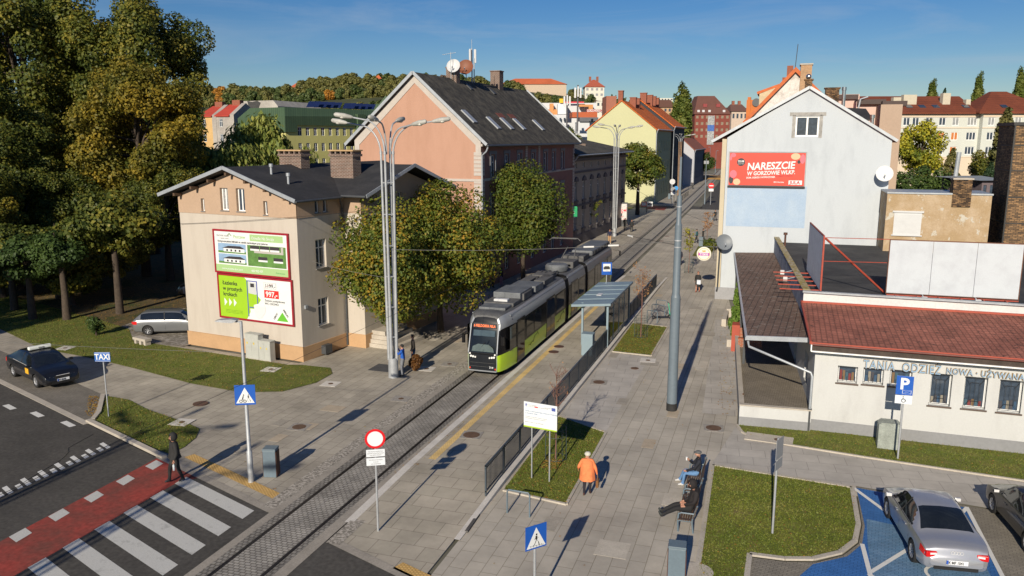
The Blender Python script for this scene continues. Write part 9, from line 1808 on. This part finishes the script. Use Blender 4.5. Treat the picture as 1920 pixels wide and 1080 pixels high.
x, y = G(1278, 334); t = thing('kiosk_pillar', 'ochre pillar at the gate beyond the black fronted house', 'pillar', (x, y * .9, 0)); MB().box(-.6, .6, -.5, .5, 0, 4.5).build('pillar', M('ochre_pillar', (.5, .34, .16), .9), t)
t = thing('hoarding', 'white and green building hoarding at the end of the street', 'hoarding', (*G(1327, 290), 0), R(5)); t.location = (t.location.x * .64, t.location.y * .64, 0); plate(t, 'panel', -5.5, 4.5, .3, 3.6, C('hoarding_white', (.50, .56, .58), .7, .1), 0, .1); plate(t, 'green_field', -5.5, -2, .3, 3.6, C('hoarding_green', (.35, .45, .33)), -.11, .02); g = MB(); g.obox((-21.5, 262, .25), (14, 18, .5)); tag(g.build('rough_grass', M('dry_grass', (.26, .15, .05), .95, var=.4, scale=.6)), kind='stuff')
g = MB(); g.sheet([(-20, 255), (-10, 252), (-10, 259), (-20.5, 262)], .02); struct('red_crossing', g, redp); g = MB(); g.sheet([(-21.8, 143), (-18.2, 141), (-18.4, 148), (-22, 150)], .012); struct('red_crossing', g, redp); g = MB(); g.sheet([(-34, 137), (-24.5, 133), (-24, 145), (-34, 150)], .02); struct('lawn', g, grassm)
for k, (px, py, d, lab) in enumerate(((1412, 225, 0, ''),)): pass
WR = C('wire_black', (.02, .02, .02), .5); WP = C('wire_pale', (.13, .13, .125), .6)
def wire(label, a, b, sag=.25, r=.011, mat=None, ins=()):
 a, b = Vector(a), Vector(b); n = 14; pts = [a.lerp(b, i / n) - Vector((0, 0, sag * 4 * (i / n) * (1 - i / n))) for i in range(n + 1)]
 t = thing('overhead_wire', label, 'wire', tuple(a)); m = MB(); m.tube([p - a for p in pts], r, 5); m.build('wire', mat or WR, t)
 for f in ins: p = a.lerp(b, f) - Vector((0, 0, sag * 4 * f * (1 - f))) - a; d = (b - a).normalized(); m = MB(); m.tube([p - d * .25, p + d * .25], [.045, .045], 8); m.build('insulator', C('insulator_white', (.6, .6, .58), .4), t)
cl1 = Vector((*G(738, 707), 0)); bp_ = Vector((*G(1259, 769), 0)); cl2 = Vector((*G(1152, 443), 0))
hx = wpt(bpy.data.objects['corner_house'], -8.8, -.1, 7.4); wire('thin black wire crossing the gable of the cream house to the lamp cluster', hx, (cl1.x, cl1.y, 8.9), .1, mat=WR)
wire('pale span wire from the cream house side wall over the linden', wpt(bpy.data.objects['corner_house'], .1, 1.0, 5.6), (cl1.x, cl1.y, 5.3), .1, mat=WP)
wire('span wire with insulators over the platform from the lamp cluster to the big pole', (cl1.x, cl1.y, 6.8), (bp_.x, bp_.y, 7.9), .2, mat=WP, ins=(.72, .8)); wire('upper span wire from the salmon house to the big pole', (-22.6, 61.5, 7.5), (bp_.x, bp_.y, 7.7), .2, ins=(.85,))
wire('span wire with insulators from the second lamp cluster across the tracks', (cl2.x, cl2.y, 7.5), (-4.0, 66, 5.4), .4, ins=(.3, .7)); wire('bracket wire from the big pole to the white house', (bp_.x, bp_.y, 8.2), (-4.0, 64, 4.4), .1); wire('long pale wire left across the taxi to the park', (-17.6, 23.2, 2.9 + 2.0), (-45, 20.5, 5.2), .3, .007, mat=WP)
for k, xo in enumerate((-.0, )):
 yy = [0, 45, 66, 95, 128, 172, 215]
 for a, b in zip(yy, yy[1:]): wire('contact wire above the tracks ' + ('between the bottom picture edge and the tram front', 'over the front half of the tram', 'over the rear half of the tram', 'beside the second lamp cluster', 'at the side street junction', 'beside the small grey house')[yy.index(a)], (CX + bend(a), a, 5.55), (CX + bend(b), b, 5.55), .05, .006)
